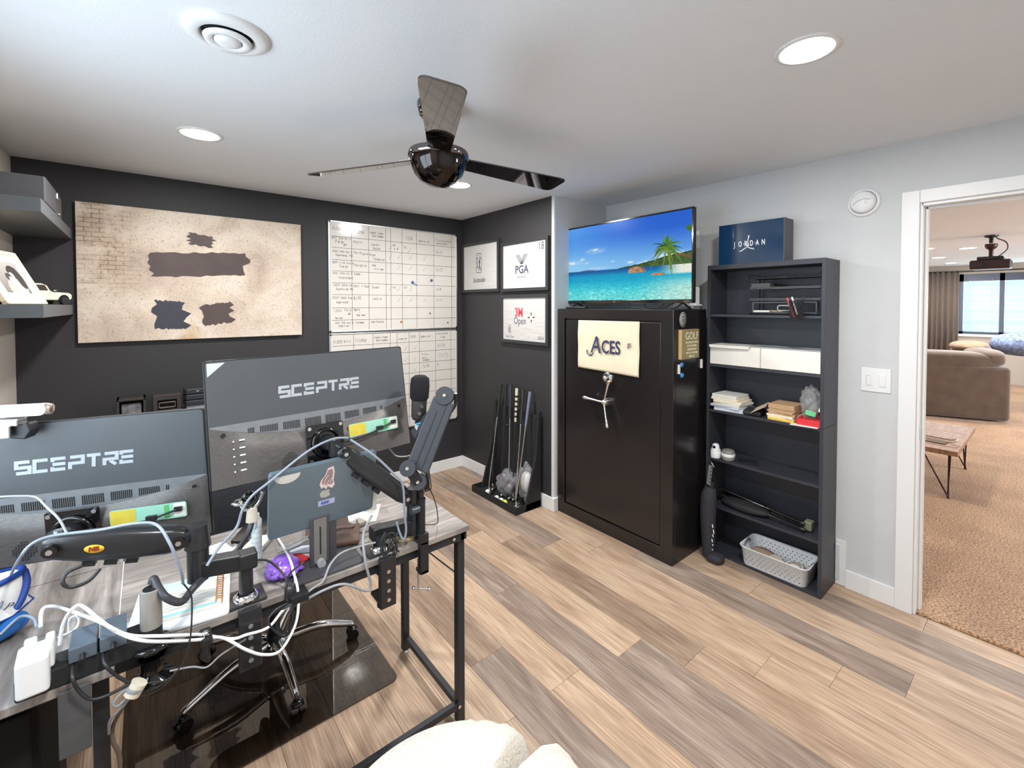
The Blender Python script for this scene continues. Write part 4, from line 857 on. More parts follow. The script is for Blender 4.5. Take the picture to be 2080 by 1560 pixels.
m.stroke([(.180, .098), (.162, .090), (.148, .080), (.138, .076)], .0055, .0008); m.stroke([(.182, .098), (.198, .090), (.212, .086), (.221, .083)], .0055, .0008); m.stroke([(.184, .12), (.174, .112), (.166, .114)], .004, .0008); m.stroke([(.214, .090), (.222, .079)], .004, .0008); m.stroke([(.134, .080), (.140, .074)], .004, .0008)
m.build('leaping_emblem', LW, o)
m = M(); m.stroke([(.156, .118), (.163, .118)], .003, .0008); m.stroke([(.222, .118), (.229, .118)], .003, .0008); m.build('dash_print', LW, o)
# paper piles on the shelf at z .903
def pile(x, y, z, items, seed, group=None):
    q = random.Random(seed)
    for nm, lb, cat, dx, dy, dz, m_, ox, oy, rz in items:
        slab(nm, lb, cat, x + ox, y + oy, z, dx, dy, dz, m_, rz + q.uniform(-.04, .04)); z += dz + .0004
    return z
BLUP = mat('pale_blue_paper', srgb(206, 212, 224), .7); CRP = mat('cream_paper', srgb(232, 222, 200), .7); KR = mat('kraft_envelope', srgb(190, 156, 120), .7); YEL = mat('yellow_envelope', srgb(232, 190, 84), .6)
pile(.455, -2.42, .9035, [('paper_stack', 'lowest bluish pad of papers in the left pile on the bookcase', 'papers', .17, .18, .020, BLUP, 0, -.015, .1), ('paper_stack', 'second bluish pad of papers from the bottom of the left pile', 'papers', .17, .18, .014, BLUP, -.005, 0, -.05), ('paper_sheet', 'loose white sheet sticking out of the left paper pile', 'paper', .18, .17, .003, PAPER, -.012, .01, .14), ('paper_stack', 'white pad in the middle of the left paper pile', 'papers', .16, .17, .013, PAPER, -.0, -.01, -.12),
                          ('envelope', 'cream envelope bundle under the top boxes of the left pile', 'envelope', .17, .17, .012, CRP, 0, -.005, .05), ('card_box', 'cream card box second from the top of the left pile', 'box', .16, .165, .014, CRP, -.004, .008, .02), ('card_box', 'white card box on top of the left paper pile', 'box', .155, .155, .020, PAPER, -.004, .008, 0)], 3)
slab('black_pouch', 'black soft pouch between the paper pile and the envelopes', 'pouch', .435, -2.565, .9035, .14, .10, .03, BLKM, .2, .012)
o = slab('envelope', 'beige card leaning diagonally between the pouch and envelopes', 'envelope', .425, -2.605, .95, .14, .09, .003, mat('beige_card', srgb(208, 188, 168), .7), .3); o.rotation_euler = (-.55, .0, .25)
zt = pile(.45, -2.735, .9035, [('envelope', 'yellow envelope at the bottom of the right envelope pile', 'envelope', .16, .135, .010, YEL, 0, 0, 0), ('envelope', 'pale yellow envelope second from the bottom of the right pile', 'envelope', .15, .135, .010, mat('pale_yellow_envelope', srgb(240, 216, 150), .6), -.004, .004, .06), ('envelope', 'cream envelope in the lower middle of the right pile', 'envelope', .155, .14, .012, CRP, -.002, 0, -.05)] +
          [('envelope', 'brown kraft envelope, %s of five stacked in the right pile' % nm_, 'envelope', .15, .135, .011, KR, q_, 0, q_ * 9) for q_, nm_ in ((.002, 'lowest'), (-.003, 'second lowest'), (.004, 'middle one'), (-.001, 'second highest'), (.003, 'topmost'))], 9)
REDC = mat('red_card', srgb(206, 44, 52), .5)
slab('red_folder', 'bright red folder at the right end of the paper shelf', 'folder', .435, -2.875, .9035, .15, .115, .035, REDC, .05, .003)
slab('paper_sheet', 'white card slip under the red folder front edge', 'paper', .362, -2.86, .9035, .05, .13, .004, PAPER, .12)
o = root('plastic_bag', 'clear plastic bag holding green and red packets on red folder', 'bag', (.43, -2.865, .940))
crumple((0.01, .0, .075), (.05, .045, .085), 56, 40, .28, 21).build('bag_film', PLB, o)
M().box(-.05, .0, -.02, .03, .002, .03, rotm(.2, .3, .4)).build('green_packet', mat('green_packet', srgb(96, 190, 130), .4), o, .003)
M().box(-.02, .03, -.045, -.02, .01, .035, rotm(.4, -.3, .2)).build('dark_red_packet', mat('dark_red_packet', srgb(110, 44, 48), .4), o, .003)
M().box(-.03, .0, -.05, -.025, .045, .065, rotm(.3, .2, .2)).build('tan_tag', CRP, o, .001)
# shelf at .60: two earbud style cases and a flat phone
o = root('white_canister', 'small white flip-lid canister at the left end of the shelf', 'canister', (.385, -2.355, .6005))
M().lathe([(0, 0), (.030, 0), (.031, .004), (.031, .040), (.028, .044), (.0, .044)], n=28).build('body', WHT, o); M().lathe([(.029, .044), (.029, .050), (.022, .062), (.020, .078), (.013, .086), (0, .087)], n=24).build('lid', WHT, o)
M().box(-.0245, -.018, -.009, .009, .060, .076).build('latch', BLK, o, .002)
o = root('watch_charger', 'round white and grey case next to the white canister', 'case', (.395, -2.43, .6005))
M().lathe([(0, 0), (.034, 0), (.038, .006), (.039, .026), (0, .026)], n=28).build('grey_base', mat('warm_grey', srgb(126, 122, 118), .5), o); M().lathe([(.039, .026), (.0395, .030), (.0395, .042), (.036, .044)], n=28).build('white_band', WHT, o); M().lathe([(.038, .043), (.034, .060), (.022, .066), (0, .067)], n=28).build('lid', mat('warm_grey', srgb(126, 122, 118), .5), o)
slab('phone', 'black phone lying flat on the shelf right of the round case', 'phone', .44, -2.53, .6005, .075, .11, .009, BLKG, .4, .002)
# folded tripod on shelf .304
o = root('folded_tripod', 'black folded tripod lying along the lower bookcase shelf', 'tripod', (0, 0, 0))
for a, b in (((.47, -2.36, .375), (.43, -2.83, .345)), ((.44, -2.37, .350), (.40, -2.84, .325)), ((.49, -2.37, .345), (.45, -2.85, .322))):
    A, B = Vector(a), Vector(b); M().tube([A, A.lerp(B, .55)], .011, 10).tube([A.lerp(B, .5), B], .0075, 8).cyl(A.lerp(B, .53), A.lerp(B, .57), .014, n=10).build('leg', BLKG, o)
    M().cyl(B, B + (B - A).normalized() * .02, .012, .009, 10).build('rubber_foot', BLK, o)
M().cyl((.455, -2.355, .35), (.463, -2.32 - .02, .352), .028).build('hub', BLK, o); M().box(.43, .48, -2.88, -2.84, .31, .36).build('pan_head', mat('olive_metal', srgb(120, 124, 96), .5), o, .006)
o = crumple((.43, -2.52, .333), (.055, .14, .028), 26, 12, .12, 33).build('black_fabric_cover', BLKM); tag(o, 'slack black fabric bag under the folded tripod', 'bag')
# furled black bag leaning at the bookcase front
o = root('sling_bag', 'slim furled black fabric case leaning against safe and bookcase', 'case', (.29, -2.37, 0))
m = M(); m.tube([(0, .005, .02), (0, .01, .15), (.0, .012, .28), (.002, .008, .38), (.006, -.0, .44)], [.036, .041, .046, .046, .030], 20, sub=5); m.build('fabric_sleeve', mat('black_nylon', srgb(48, 48, 54), .75, bump=.4, bscale=20), o)
M().tube([(.006, 0, .43), (.01, -.006, .48)], [.024, .020], 16).build('neck', BLK, o)
M().ell((-.015, -.045, .028), (.045, .05, .026), 20, 10, e=.7).build('foot_fold', mat('black_nylon', srgb(48, 48, 54), .75, bump=.4, bscale=20), o)
M().stroke([(0, 0), (.03, .12)], .028, 0).build('webbing_strap', mat('grey_webbing', srgb(120, 118, 116), .8), o).matrix_local = frame((-.02, -.000, .46), (0, -.9, .1), (0, .1, 1), (-1, 0, 0))
m = M(); 
for k in range(5): m.stroke([(.004 + .006 * k, .018 + .022 * k), (.020 + .006 * k, .014 + .022 * k)], .006, .0006)
m.build('strap_print', INK, o).matrix_local = frame((-.0215, 0, .462), (0, -.9, .1), (0, .1, 1), (-1, 0, 0))
M().tube([(.0, .004, .60), (-.02, -.02, .595), (-.01, -.03, .575)], .004, 6, sub=3).build('buckle', SILV, o)
m = M()
for k, (a, l) in enumerate(((0, .030), (.012, .036), (.004, .022), (-.004, .026), (.004, .012), (0, .010))): m.stroke([(a * .5, -.030 * k), (a * .5 + .004, -.030 * k - l * .7)], .0055, 0)
m.build('white_logo_marks', WHT, o).matrix_local = frame((-.038, -.036, .235), (.35, -.9, 0), (0, 0, 1), (-.9, -.35, 0))
# white perforated basket
o = root('white_basket', 'white perforated plastic basket in the bottom of the bookcase', 'basket', (.455, -2.703, .0165), .02)
a_, b_, hB = .108, .182, .112
def rrect(a, b, r, n=6):
    P = []
    for cx, cy, t0 in ((a - r, b - r, 0), (-a + r, b - r, PI / 2), (-a + r, -b + r, PI), (a - r, -b + r, 3 * PI / 2)):
        for k in range(n + 1): t = t0 + PI / 2 * k / n; P.append((cx + r * math.cos(t), cy + r * math.sin(t)))
    return P
m = M(); rings = []
for s_, z, r_ in ((.84, 0, .03), (.86, .004, .032), (.97, hB - .008, .036), (1.04, hB - .004, .04), (1.05, hB, .04), (.98, hB, .034), (.945, hB - .01, .032), (.83, .006, .03)): rings.append([(x, y, z) for x, y in rrect(a_ * s_ if s_ != .84 else a_ * .84, b_ * (s_ + (1 - s_) * .45), r_)])
n = len(rings[0]); vs = sum(rings, []); fs = [(i * n + k, i * n + (k + 1) % n, (i + 1) * n + (k + 1) % n, (i + 1) * n + k) for i in range(len(rings) - 1) for k in range(n)]
fs += [tuple(range(n))[::-1], tuple(range((len(rings) - 1) * n, len(rings) * n))]
BSK = mat('basket_white', srgb(226, 230, 234), .45); m.add(vs, fs, False); m.build('basket_body', BSK, o, smooth=True)
m = M()
def dots(z, side):
    q = z / hB; s_ = .86 + .11 * q
    if side == 'f': return [(-(a_ * s_) - .0006, y + (.007 if int(z * 1000) % 2 else 0), z) for y in np.linspace(-.135, .135, 13)]
    return []
for i, z in enumerate((.022, .038, .054, .070, .086)):
    s_ = .86 + .11 * z / hB; off = .006 if i % 2 else -.006
    si = .83 + .115 * z / hB
    for y in np.linspace(-.135, .135, 12):
        for sg in (-1, 1):
            xo, xi_ = sg * a_ * s_, sg * a_ * si
            m.cyl((xo - sg * .001, y + off, z), (xo + sg * .0006, y + off, z), .0034, n=6); m.cyl((xi_ - sg * .0006, y + off, z), (xi_ + sg * .001, y + off, z), .0034, n=6)
    for x in np.linspace(-.06, .06, 5): yo = -b_ * (s_ + (1 - s_) * .45); m.cyl((x + off, yo - .0006, z), (x + off, yo + .001, z), .0034, n=6)
m.build('perforations', mat('hole_shadow_grey', srgb(96, 104, 112), .8), o, kind='stuff')
for y in (b_ * .985, -b_ * .985): M().tube([(-.035, y, hB - .028), (-.03, y, hB - .012), (.03, y, hB - .012), (.035, y, hB - .028)], .008, 8, sub=3).build('handle_grip', mat('basket_handle_grey', srgb(110, 108, 108), .5), o)
o = crumple((.455, -2.62, .062), (.055, .07, .036), 22, 12, .12, 41).build('brown_bag', mat('mauve_cloth', srgb(160, 134, 118), .8)); tag(o, 'crumpled brown cloth at the left inside the white basket', 'cloth')
slab('tissue_pack', 'wrapped cream pack on brown cloth in the white basket', 'pack', .44, -2.69, .055, .07, .08, .035, mat('cream_pack', srgb(206, 192, 180), .6), .5, .01)
o = root('tape_roll', 'pink and white oval roll at the right inside the basket', 'roll', (.45, -2.79, .045)); M().lathe([(.030, .0), (.052, 0), (.054, .03), (.03, .036), (.028, .03), (.03, 0)], n=30).build('roll_body', mat('dusty_pink', srgb(170, 140, 128), .7), o); M().lathe([(.0, .028), (.03, .030), (.036, .037), (.044, .036)], n=30).build('white_label', PAPER, o)

# ------------------------------------------------------------------ floating shelves on the left wall
SH = mat('slate_shelf', srgb(82, 86, 90), .5)
for z0, z1, lb in ((1.934, 1.990, 'upper floating grey shelf on the left wall'), (1.500, 1.555, 'lower floating grey shelf on the left wall')):
    o = M().box(WL, -2.645, -1.03, -.004, z0, z1).build('floating_shelf', SH, None, .001); tag(o, lb, 'shelf')
PC = mat('case_dark_grey', srgb(66, 66, 70), .55)
o = root('hard_case', 'dark hard case with steel latches on the upper floating shelf', 'case', (-2.75, -.93, 1.9905))
M().box(-.118, .108, 0, .30, 0, .11).build('case_body', PC, o, .006); 
for z in (.078, .062): M().cyl((-.112, -.004, z), (-.112, .002, z), .007, n=12).build('rivet', SILV, o)
o = root('lock_box', 'small grey box with metal latch behind the hard case', 'case', (-2.72, -.52, 1.9905)); M().box(-.08, .06, 0, .26, 0, .135).build('box_body', mat('case_mid_grey', srgb(84, 82, 80), .6), o, .006)
M().box(.055, .068, .05, .09, .095, .125).build('latch', SILV, o, .003); M().box(.06, .066, .12, .16, .025, .035).build('clasp', SILV, o, .001)
# white photo frame leaning on the wall
o = root('photo_frame', 'cream photo frame with black and white couple portrait, leaning on lower shelf', 'photo frame', T=frame((-2.762, -.922, 1.5565), (.208, .978, 0), (-.406, .0863, .9097), (.8897, -.1892, .4149)))
FW = mat('cream_frame', srgb(240, 224, 198), .5); fw_, fh = .36, .262
m = M()
for a in ((0, fw_, 0, .018), (0, fw_, fh - .018, fh), (0, .018, 0, fh), (fw_ - .018, fw_, 0, fh)): m.box(*a, -.012, .006)
m.build('frame', FW, o, .002); M().box(.018, fw_ - .018, .018, fh - .018, -.01, .001).build('mat_board', mat('mat_board_cream', srgb(244, 230, 206), .8), o)
nx2, ny2 = 60, 60; U2, V2 = np.meshgrid((np.arange(nx2) + .5) / nx2, (np.arange(ny2) + .5) / ny2)
def gridpic(name, x0, x1, y0, y1, z, fn, parent, nx=60, ny=60, rough=.5):
    U2, V2 = np.meshgrid((np.arange(nx) + .5) / nx, (np.arange(ny) + .5) / ny); A = fn(U2, V2)
    A = np.clip(A, 0, 255) / 255; A = np.where(A <= .04045, A / 12.92, ((A + .055) / 1.055) ** 2.4)
    gx, gy = np.meshgrid(np.linspace(x0, x1, nx + 1), np.linspace(y0, y1, ny + 1)); vv = np.stack([gx.ravel(), gy.ravel(), np.full(gx.size, z)], 1)
    ix = np.arange(nx * ny); r0 = ix // nx * (nx + 1) + ix % nx; ff = np.stack([r0, r0 + 1, r0 + nx + 2, r0 + nx + 1], 1)
    me = bpy.data.meshes.new(name); me.from_pydata(vv.tolist(), [], ff.tolist()); ca = me.color_attributes.new('print', 'FLOAT_COLOR', 'CORNER'); cc = np.ones((nx * ny, 4, 4), np.float32); cc[:, :, :3] = A.reshape(-1, 1, 3); ca.data.foreach_set('color', cc.ravel())
    mm = bpy.data.materials.new(name + '_print'); mm.use_nodes = True; b = mm.node_tree.nodes['Principled BSDF']; vc = mm.node_tree.nodes.new('ShaderNodeVertexColor'); vc.layer_name = 'print'; mm.node_tree.links.new(vc.outputs[0], b.inputs['Base Color']); b.inputs['Roughness'].default_value = rough
    me.materials.append(mm); q = bpy.data.objects.new(name, me); COL.objects.link(q); q.parent = parent; return q
def couple(U, V):
    A = np.zeros(U.shape + (3,)); A[:] = (150, 146, 142); A += ((V - .5) * 60)[..., None]
    e = lambda cx, cy, rx, ry: (((U - cx) / rx) ** 2 + ((V - cy) / ry) ** 2 < 1) * 1.
    A = mixf(A, (196, 190, 184), e(.58, .18, .34, .3)); A = mixf(A, (58, 54, 52), e(.72, .66, .22, .22)); A = mixf(A, (60, 56, 54), e(.86, .42, .14, .28)); A = mixf(A, (214, 206, 198), e(.60, .55, .09, .12))
    A = mixf(A, (70, 66, 62), e(.45, .50, .12, .13)); A = mixf(A, (208, 200, 192), e(.50, .42, .08, .11)); A = mixf(A, (226, 220, 214), e(.66, .24, .07, .24)); A = mixf(A, (180, 174, 168), e(.36, .12, .16, .22)); return A
gridpic('portrait', .07, fw_ - .075, .055, fh - .055, .0015, couple, o, 70, 50)
# white toy pickup truck
TRK = mat('cream_truck_paint', srgb(240, 228, 204), .3, coat=.4)
o = root('toy_truck', 'cream toy pickup truck on the lower floating shelf', 'toy truck', (-2.752, -.335, 1.5565), .87)
pf = [(-.16, .022), (.13, .022), (.145, .030), (.146, .050), (.135, .062), (.05, .066), (.035, .072), (.018, .100), (-.005, .108), (-.045, .108), (-.062, .098), (-.070, .066), (-.16, .064)]
# wheel arch cut-outs in the profile
M().prism(pf, -.040, .040, frame((0, 0, 0), (1, 0, 0), (0, 0, 1), (0, -1, 0))).build('body', TRK, o, .007, 4)
for y in (-.0405, .0405): M().prism([(.012, .072), (.022, .094 - .022), (.004, .101), (-.042, .101), (-.052, .094), (-.056, .072)], -.0006, .0006, frame((0, y, 0), (1, 0, 0), (0, 0, 1), (0, -1, 0))).build('side_window', mat('truck_window', srgb(70, 60, 54), .2), o)
M().box(-.15, -.072, -.034, .034, .058, .068).build('truck_bed', BLKM, o)
for x in (.098, -.105):
    for y in (-.041, .041):
        s_ = 1 if y > 0 else -1; M().lathe([(.0, .0), (.026, .0), (.028, .003)], n=20, T=frame((x, y, .024), (1, 0, 0), (0, 0, 1), (0, s_, 0))).build('wheel_arch', BLKM, o)
        wh = M().cyl((x, y - .009, .020), (x, y + .009, .020), .020, n=20).build('wheel', BLKM, o, .003); M().cyl((x, y + s_ * .009, .020), (x, y + s_ * .0115, .020), .010, n=14).build('hubcap', CHROME, wh)
M().box(.143, .150, -.034, .034, .030, .036).build('bumper', CHROME, o, .002); M().cyl((.143, -.028, .048), (.149, -.028, .048), .007, n=12).build('headlight', CHROME, o); M().cyl((.143, .028, .048), (.149, .028, .048), .007, n=12).build('headlight', CHROME, o)
M().box(.045, .058, -.052, -.044, .070, .077).build('side_mirror', CHROME, o, .001)

# dark cabinet by the back wall with three small things on it (seen over the left monitor)
o = root('low_cabinet', 'black cabinet against the back wall behind the left monitor', 'cabinet', (-2.52, -.40, 0)); M().box(0, .52, 0, .384, 0, .885).build('cabinet_body', BLKM, o, .003); M().box(.01, .51, -.015, 0, .03, .87).build('door', BLKM, o, .003)
o = root('ammo_box', 'dark open-front display box with grey contents, left of three', 'box', (-2.462, -.22, .886)); m = M(); m.box(0, .13, 0, .12, 0, .012).box(0, .012, 0, .12, 0, .118).box(.118, .13, 0, .12, 0, .118).box(0, .13, 0, .12, .106, .118).box(0, .13, .108, .12, 0, .118); DBX = mat('dark_brown_box', srgb(54, 46, 46), .45); m.build('box_shell', DBX, o, .002)
M().box(.02, .11, .02, .09, .013, .085).build('grey_contents', mat('mottled_grey', srgb(110, 108, 112), .5, var=.5, scale=30), o, .006)
o = root('ammo_box', 'dark brown organiser with oval opening, middle of three', 'box', (-2.300, -.22, .886)); m = M(); m.box(0, .135, 0, .12, 0, .03).box(0, .022, 0, .12, .03, .122).box(.113, .135, 0, .12, .03, .122).box(.02, .115, 0, .12, .09, .122); m.build('box_shell', DBX, o, .003); M().tube([(.03 + 0, -.002, .045), (.03, -.002, .075), (.105, -.002, .075), (.105, -.002, .045), (.03, -.002, .045)], .005, 6).build('opening_rim', mat('rim_brown', srgb(90, 80, 74), .5), o); M().box(.022, .113, .10, .118, .03, .09).build('back', BLK, o)
o = root('stacked_case', 'dark stack of three slim rounded cases beside the centre monitor', 'case', (-2.150, -.24, .886))
for k in range(3): M().prism([(.01, 0), (.13, 0), (.14, .02), (.14, .12), (0, .12), (0, .02)], .040 + k * .036, .073 + k * .036).build('case_layer', mat('slate_black', srgb(40, 42, 48), .45), o, .005)
M().box(.01, .13, .01, .11, 0, .040).build('white_base', mat('pale_base', srgb(150, 148, 158), .5), o, .003); M().box(.06, .072, -.001, .0, .128, .131).build('logo_mark', WHT, o)
# ------------------------------------------------------------------ L-shaped desk
def deskmat(name, rot):
    m = bpy.data.materials.new(name); m.use_nodes = True; N = m.node_tree.nodes; L = m.node_tree.links; b = N['Principled BSDF']
    tc = N.new('ShaderNodeTexCoord'); mp = N.new('ShaderNodeMapping'); mp.inputs['Scale'].default_value = (.35, 3, 1) if rot == 0 else (3, .35, 1); L.new(tc.outputs['Object'], mp.inputs[0])
    n1 = N.new('ShaderNodeTexNoise'); n1.inputs['Scale'].default_value = 7; n1.inputs['Detail'].default_value = 7; n1.inputs['Distortion'].default_value = .8; L.new(mp.outputs[0], n1.inputs['Vector'])
    n2 = N.new('ShaderNodeTexNoise'); n2.inputs['Scale'].default_value = 45; n2.inputs['Detail'].default_value = 4; L.new(mp.outputs[0], n2.inputs['Vector'])
    r = N.new('ShaderNodeValToRGB'); e = r.color_ramp.elements; e[0].position = .34; e[1].position = .66; e[0].color = (*srgb(108, 101, 97), 1); e[1].color = (*srgb(170, 162, 157), 1); L.new(n1.outputs['Fac'], r.inputs[0])
    r2 = N.new('ShaderNodeValToRGB'); r2.color_ramp.elements[0].position = .35; r2.color_ramp.elements[1].position = .65; r2.color_ramp.elements[0].color = (.34, .34, .34, 1); r2.color_ramp.elements[1].color = (.62, .62, .62, 1); L.new(n2.outputs['Fac'], r2.inputs[0])
    mx = N.new('ShaderNodeMix'); mx.data_type = 'RGBA'; mx.blend_type = 'OVERLAY'; mx.inputs[0].default_value = .5; L.new(r.outputs[0], mx.inputs[6]); L.new(r2.outputs[0], mx.inputs[7]); L.new(mx.outputs[2], b.inputs['Base Color']); b.inputs['Roughness'].default_value = .42
    return m
DK0, DK1 = deskmat('grey_oak_laminate_long', 0), deskmat('grey_oak_laminate_cross', 1)
dk = root('desk', 'L-shaped desk with grey wood-grain top and black steel frame', 'desk', (-1.44, -2.36, 0))
def L0(x, y): return x + 1.44, y + 2.36
def dbox(x0, x1, y0, y1, z0, z1): return M().box(x0 + 1.44, x1 + 1.44, y0 + 2.36, y1 + 2.36, z0, z1)
dbox(-2.388, -1.44, -2.36, -1.84, .732, .75).build('tabletop', DK0, dk, .001)
dbox(-2.872, -2.391, -2.40, -1.862, .732, .75).build('tabletop', DK1, dk, .001)
dbox(-2.872, -2.391, -1.859, -.90, .732, .75).build('tabletop', DK1, dk, .001)
dbox(-2.391, -2.388, -2.362, -1.86, .733, .7505).build('edge_strip', mat('pale_edge', srgb(210, 206, 200), .4), dk)
for a in ((-2.872, -1.452, -2.350, -2.325), (-2.40, -1.452, -1.875, -1.85), (-1.470, -1.445, -2.350, -1.85), (-2.86, -2.835, -2.36, -.92), (-2.42, -2.395, -1.86, -.92), (-2.86, -2.4, -.945, -.92)): dbox(*a, .700, .7315).build('top_rail', STEEL, dk, .001)
for x, y in ((-1.4615, -2.3245), (-1.4615, -1.8645), (-2.418, -2.3245), (-2.845, -2.345), (-2.41, -.935), (-2.845, -.935)):
    lg = dbox(x - .014, x + .014, y - .014, y + .014, .014, .7005).build('leg', STEEL, dk, .001); m = M(); m.lathe([(.012, 0), (.012, .006), (.006, .008), (.006, .014)], c=(x + 1.44, y + 2.36, 0), n=12); m.build('levelling_foot', SILV, lg)
dbox(-1.472, -1.451, -2.311, -1.878, .060, .082).build('lower_rail', STEEL, dk, .001)
dbox(-2.405, -1.475, -2.335, -2.315, .066, .090).build('lower_rail', STEEL, dk, .001)
M().cyl((-1.60 + 1.44, -1.86 + 2.36, .68), (-1.465 + 1.44, -2.30 + 2.36, .56), .0025, n=6).build('brace_rod', STEEL, dk)
m = M()
for x, y, z in ((-1.5, -2.351, .716), (-1.470, -2.336, .078)): m.cyl((x + 1.44, y + 2.36 - .001, z), (x + 1.44, y + 2.36 - .004, z), .006, n=10)
m.build('bolts', SILV, dk)
# added near-black box standing for deep shade below the left part of the desk
o = root('under_desk_shade_box', 'made-up black box standing for deep shade under the left end of the desk', 'cabinet', (-2.84, -2.30, 0)); M().box(0, .32, 0, .42, .02, .69).build('cabinet_body', mat('under_desk_shade_black', srgb(14, 14, 16), .9), o, .02, 3)
M().box(.01, .31, -.012, 0, .36, .67).build('drawer', mat('under_desk_shade_black', srgb(14, 14, 16), .9), o, .006); M().box(.01, .31, -.012, 0, .04, .34).build('drawer', mat('under_desk_shade_black', srgb(14, 14, 16), .9), o, .006)  # body and drawer fronts are invented, coloured as the shade
# chair mat of smoked glass
def smoked():
    m = bpy.data.materials.new('smoked_glass_mat'); m.use_nodes = True; N = m.node_tree.nodes; L = m.node_tree.links; N.remove(N['Principled BSDF'])
    tr = N.new('ShaderNodeBsdfTransparent'); gl = N.new('ShaderNodeBsdfGlossy'); gl.inputs['Roughness'].default_value = .02; gl.inputs['Color'].default_value = (.95, .95, .95, 1); fr = N.new('ShaderNodeFresnel'); fr.inputs['IOR'].default_value = 1.55
    n = N.new('ShaderNodeTexNoise'); n.inputs['Scale'].default_value = 3; r = N.new('ShaderNodeValToRGB'); r.color_ramp.elements[0].color = (.53, .52, .51, 1); r.color_ramp.elements[1].color = (.62, .61, .60, 1); L.new(n.outputs['Fac'], r.inputs[0]); L.new(r.outputs[0], tr.inputs['Color'])
    mx = N.new('ShaderNodeMixShader'); gm = N.new('ShaderNodeNewGeometry'); sb = N.new('ShaderNodeMath'); sb.operation = 'SUBTRACT'; sb.inputs[0].default_value = 1; L.new(gm.outputs['Backfacing'], sb.inputs[1]); mq = N.new('ShaderNodeMath'); mq.operation = 'MULTIPLY'; L.new(fr.outputs[0], mq.inputs[0]); L.new(sb.outputs[0], mq.inputs[1]); L.new(mq.outputs[0], mx.inputs[0]); L.new(tr.outputs[0], mx.inputs[1]); L.new(gl.outputs[0], mx.inputs[2]); L.new(mx.outputs[0], N['Material Output'].inputs['Surface']); return m
mt = M().prism([(x - 1.98, y - 1.52) for x, y in rrect(.432, .470, .03, 5)], .0005, .006).build('chair_mat', smoked()); tag(mt, 'glossy smoked glass chair mat on the floor under the desk', 'chair mat')
# ------------------------------------------------------------------ office chair
MESH = mat('chair_mesh_fabric', srgb(66, 68, 74), .8, var=.5, scale=260, bump=.5, bscale=300)
ch = root('office_chair', 'black mesh office chair with chrome five-star base behind the desk', 'chair', (-1.925, -1.575, .006))
M().cyl((0, 0, .075), (0, 0, .14), .034, .028).cyl((0, 0, .14), (0, 0, .40), .022).build('gas_column', BLK, ch)
M().lathe([(0, .115), (.05, .115), (.052, .085), (.040, .070), (0, .070)], n=24).build('base_hub', CHROME, ch)
for a in (-10.5, -88, -158, 62, 134):
    t = math.radians(a); c, s_ = math.cos(t), math.sin(t); R_ = {-158: .345, -88: .327}.get(a, .315)
    sp = M(); sp.tube([(.04 * c, .04 * s_, .105), (.17 * c, .17 * s_, .110), (.29 * c * R_ / .315, .29 * s_ * R_ / .315, .076), (R_ * c, R_ * s_, .066)], [.021, .018, .014, .012], 12, sub=4); sp = sp.build('star_arm', CHROME, ch)
    cs = M(); px, py = R_ * c, R_ * s_; tx, ty = -s_, c
    for k in (-1, 1): cs.cyl((px + tx * k * .006, py + ty * k * .006, .025), (px + tx * k * .022, py + ty * k * .022, .025), .0245, n=20)
    cs.cyl((px, py, .03), (px, py, .066), .008, n=10).ell((px, py, .045), (.022, .022, .012), 12, 8); cs.build('caster', BLKG, sp)
M().prism([(x, y) for x, y in rrect(.235, .225, .09, 6)], .43, .50).build('seat', MESH, ch, .03, 4)
M().box(-.10, .10, -.10, .10, .385, .43).build('tilt_mechanism', BLK, ch, .01)
# backrest: curved mesh panel facing the desk
m = M(); n = 16; vs = []
for i in range(n + 1):
    for j in range(n + 1):
        u, v = i / n * 2 - 1, j / n; vs.append((u * .24 * (1 - .12 * v), .235 - .055 * u * u - .04 * math.sin(v * PI), .50 + .50 * v))
m.add(vs, [(i * (n + 1) + j, (i + 1) * (n + 1) + j, (i + 1) * (n + 1) + j + 1, i * (n + 1) + j + 1) for i in range(n) for j in range(n)], True)
o = m.build('backrest', MESH, ch); q = o.modifiers.new('solid', 'SOLIDIFY'); q.thickness = .02
M().tube([(.0, .12, .40), (0, .26, .44), (0, .29, .60), (0, .27, .75)], .018, 10, sub=4).build('back_support', BLK, ch)
for s_ in (-1, 1): M().tube([(s_ * .20, .0, .42), (s_ * .28, 0, .44), (s_ * .29, .0, .62)], .014, 8, sub=3).box(s_ * .29 - .035, s_ * .29 + .035, -.12, .12, .62, .645).build('armrest', BLK, ch)
ch.rotation_euler = (0, 0, 0)

# ------------------------------------------------------------------ monitors
MB_ = mat('monitor_back_matte', srgb(72, 76, 80), .42, var=.03, scale=12); 
def brushed():
    m = bpy.data.materials.new('monitor_brushed_metal'); m.use_nodes = True; N = m.node_tree.nodes; L = m.node_tree.links; b = N['Principled BSDF']
    tc = N.new('ShaderNodeTexCoord'); mp = N.new('ShaderNodeMapping'); mp.inputs['Scale'].default_value = (2.5, 170, 170); L.new(tc.outputs['Object'], mp.inputs[0]); n = N.new('ShaderNodeTexNoise'); n.inputs['Scale'].default_value = 12; n.inputs['Detail'].default_value = 4; L.new(mp.outputs[0], n.inputs['Vector'])
    r = N.new('ShaderNodeValToRGB'); r.color_ramp.elements[0].position = .35; r.color_ramp.elements[1].position = .65; r.color_ramp.elements[0].color = (*srgb(74, 71, 70), 1); r.color_ramp.elements[1].color = (*srgb(108, 104, 102), 1); L.new(n.outputs['Fac'], r.inputs[0]); L.new(r.outputs[0], b.inputs['Base Color']); b.inputs['Roughness'].default_value = .38; b.inputs['Metallic'].default_value = .35; return m
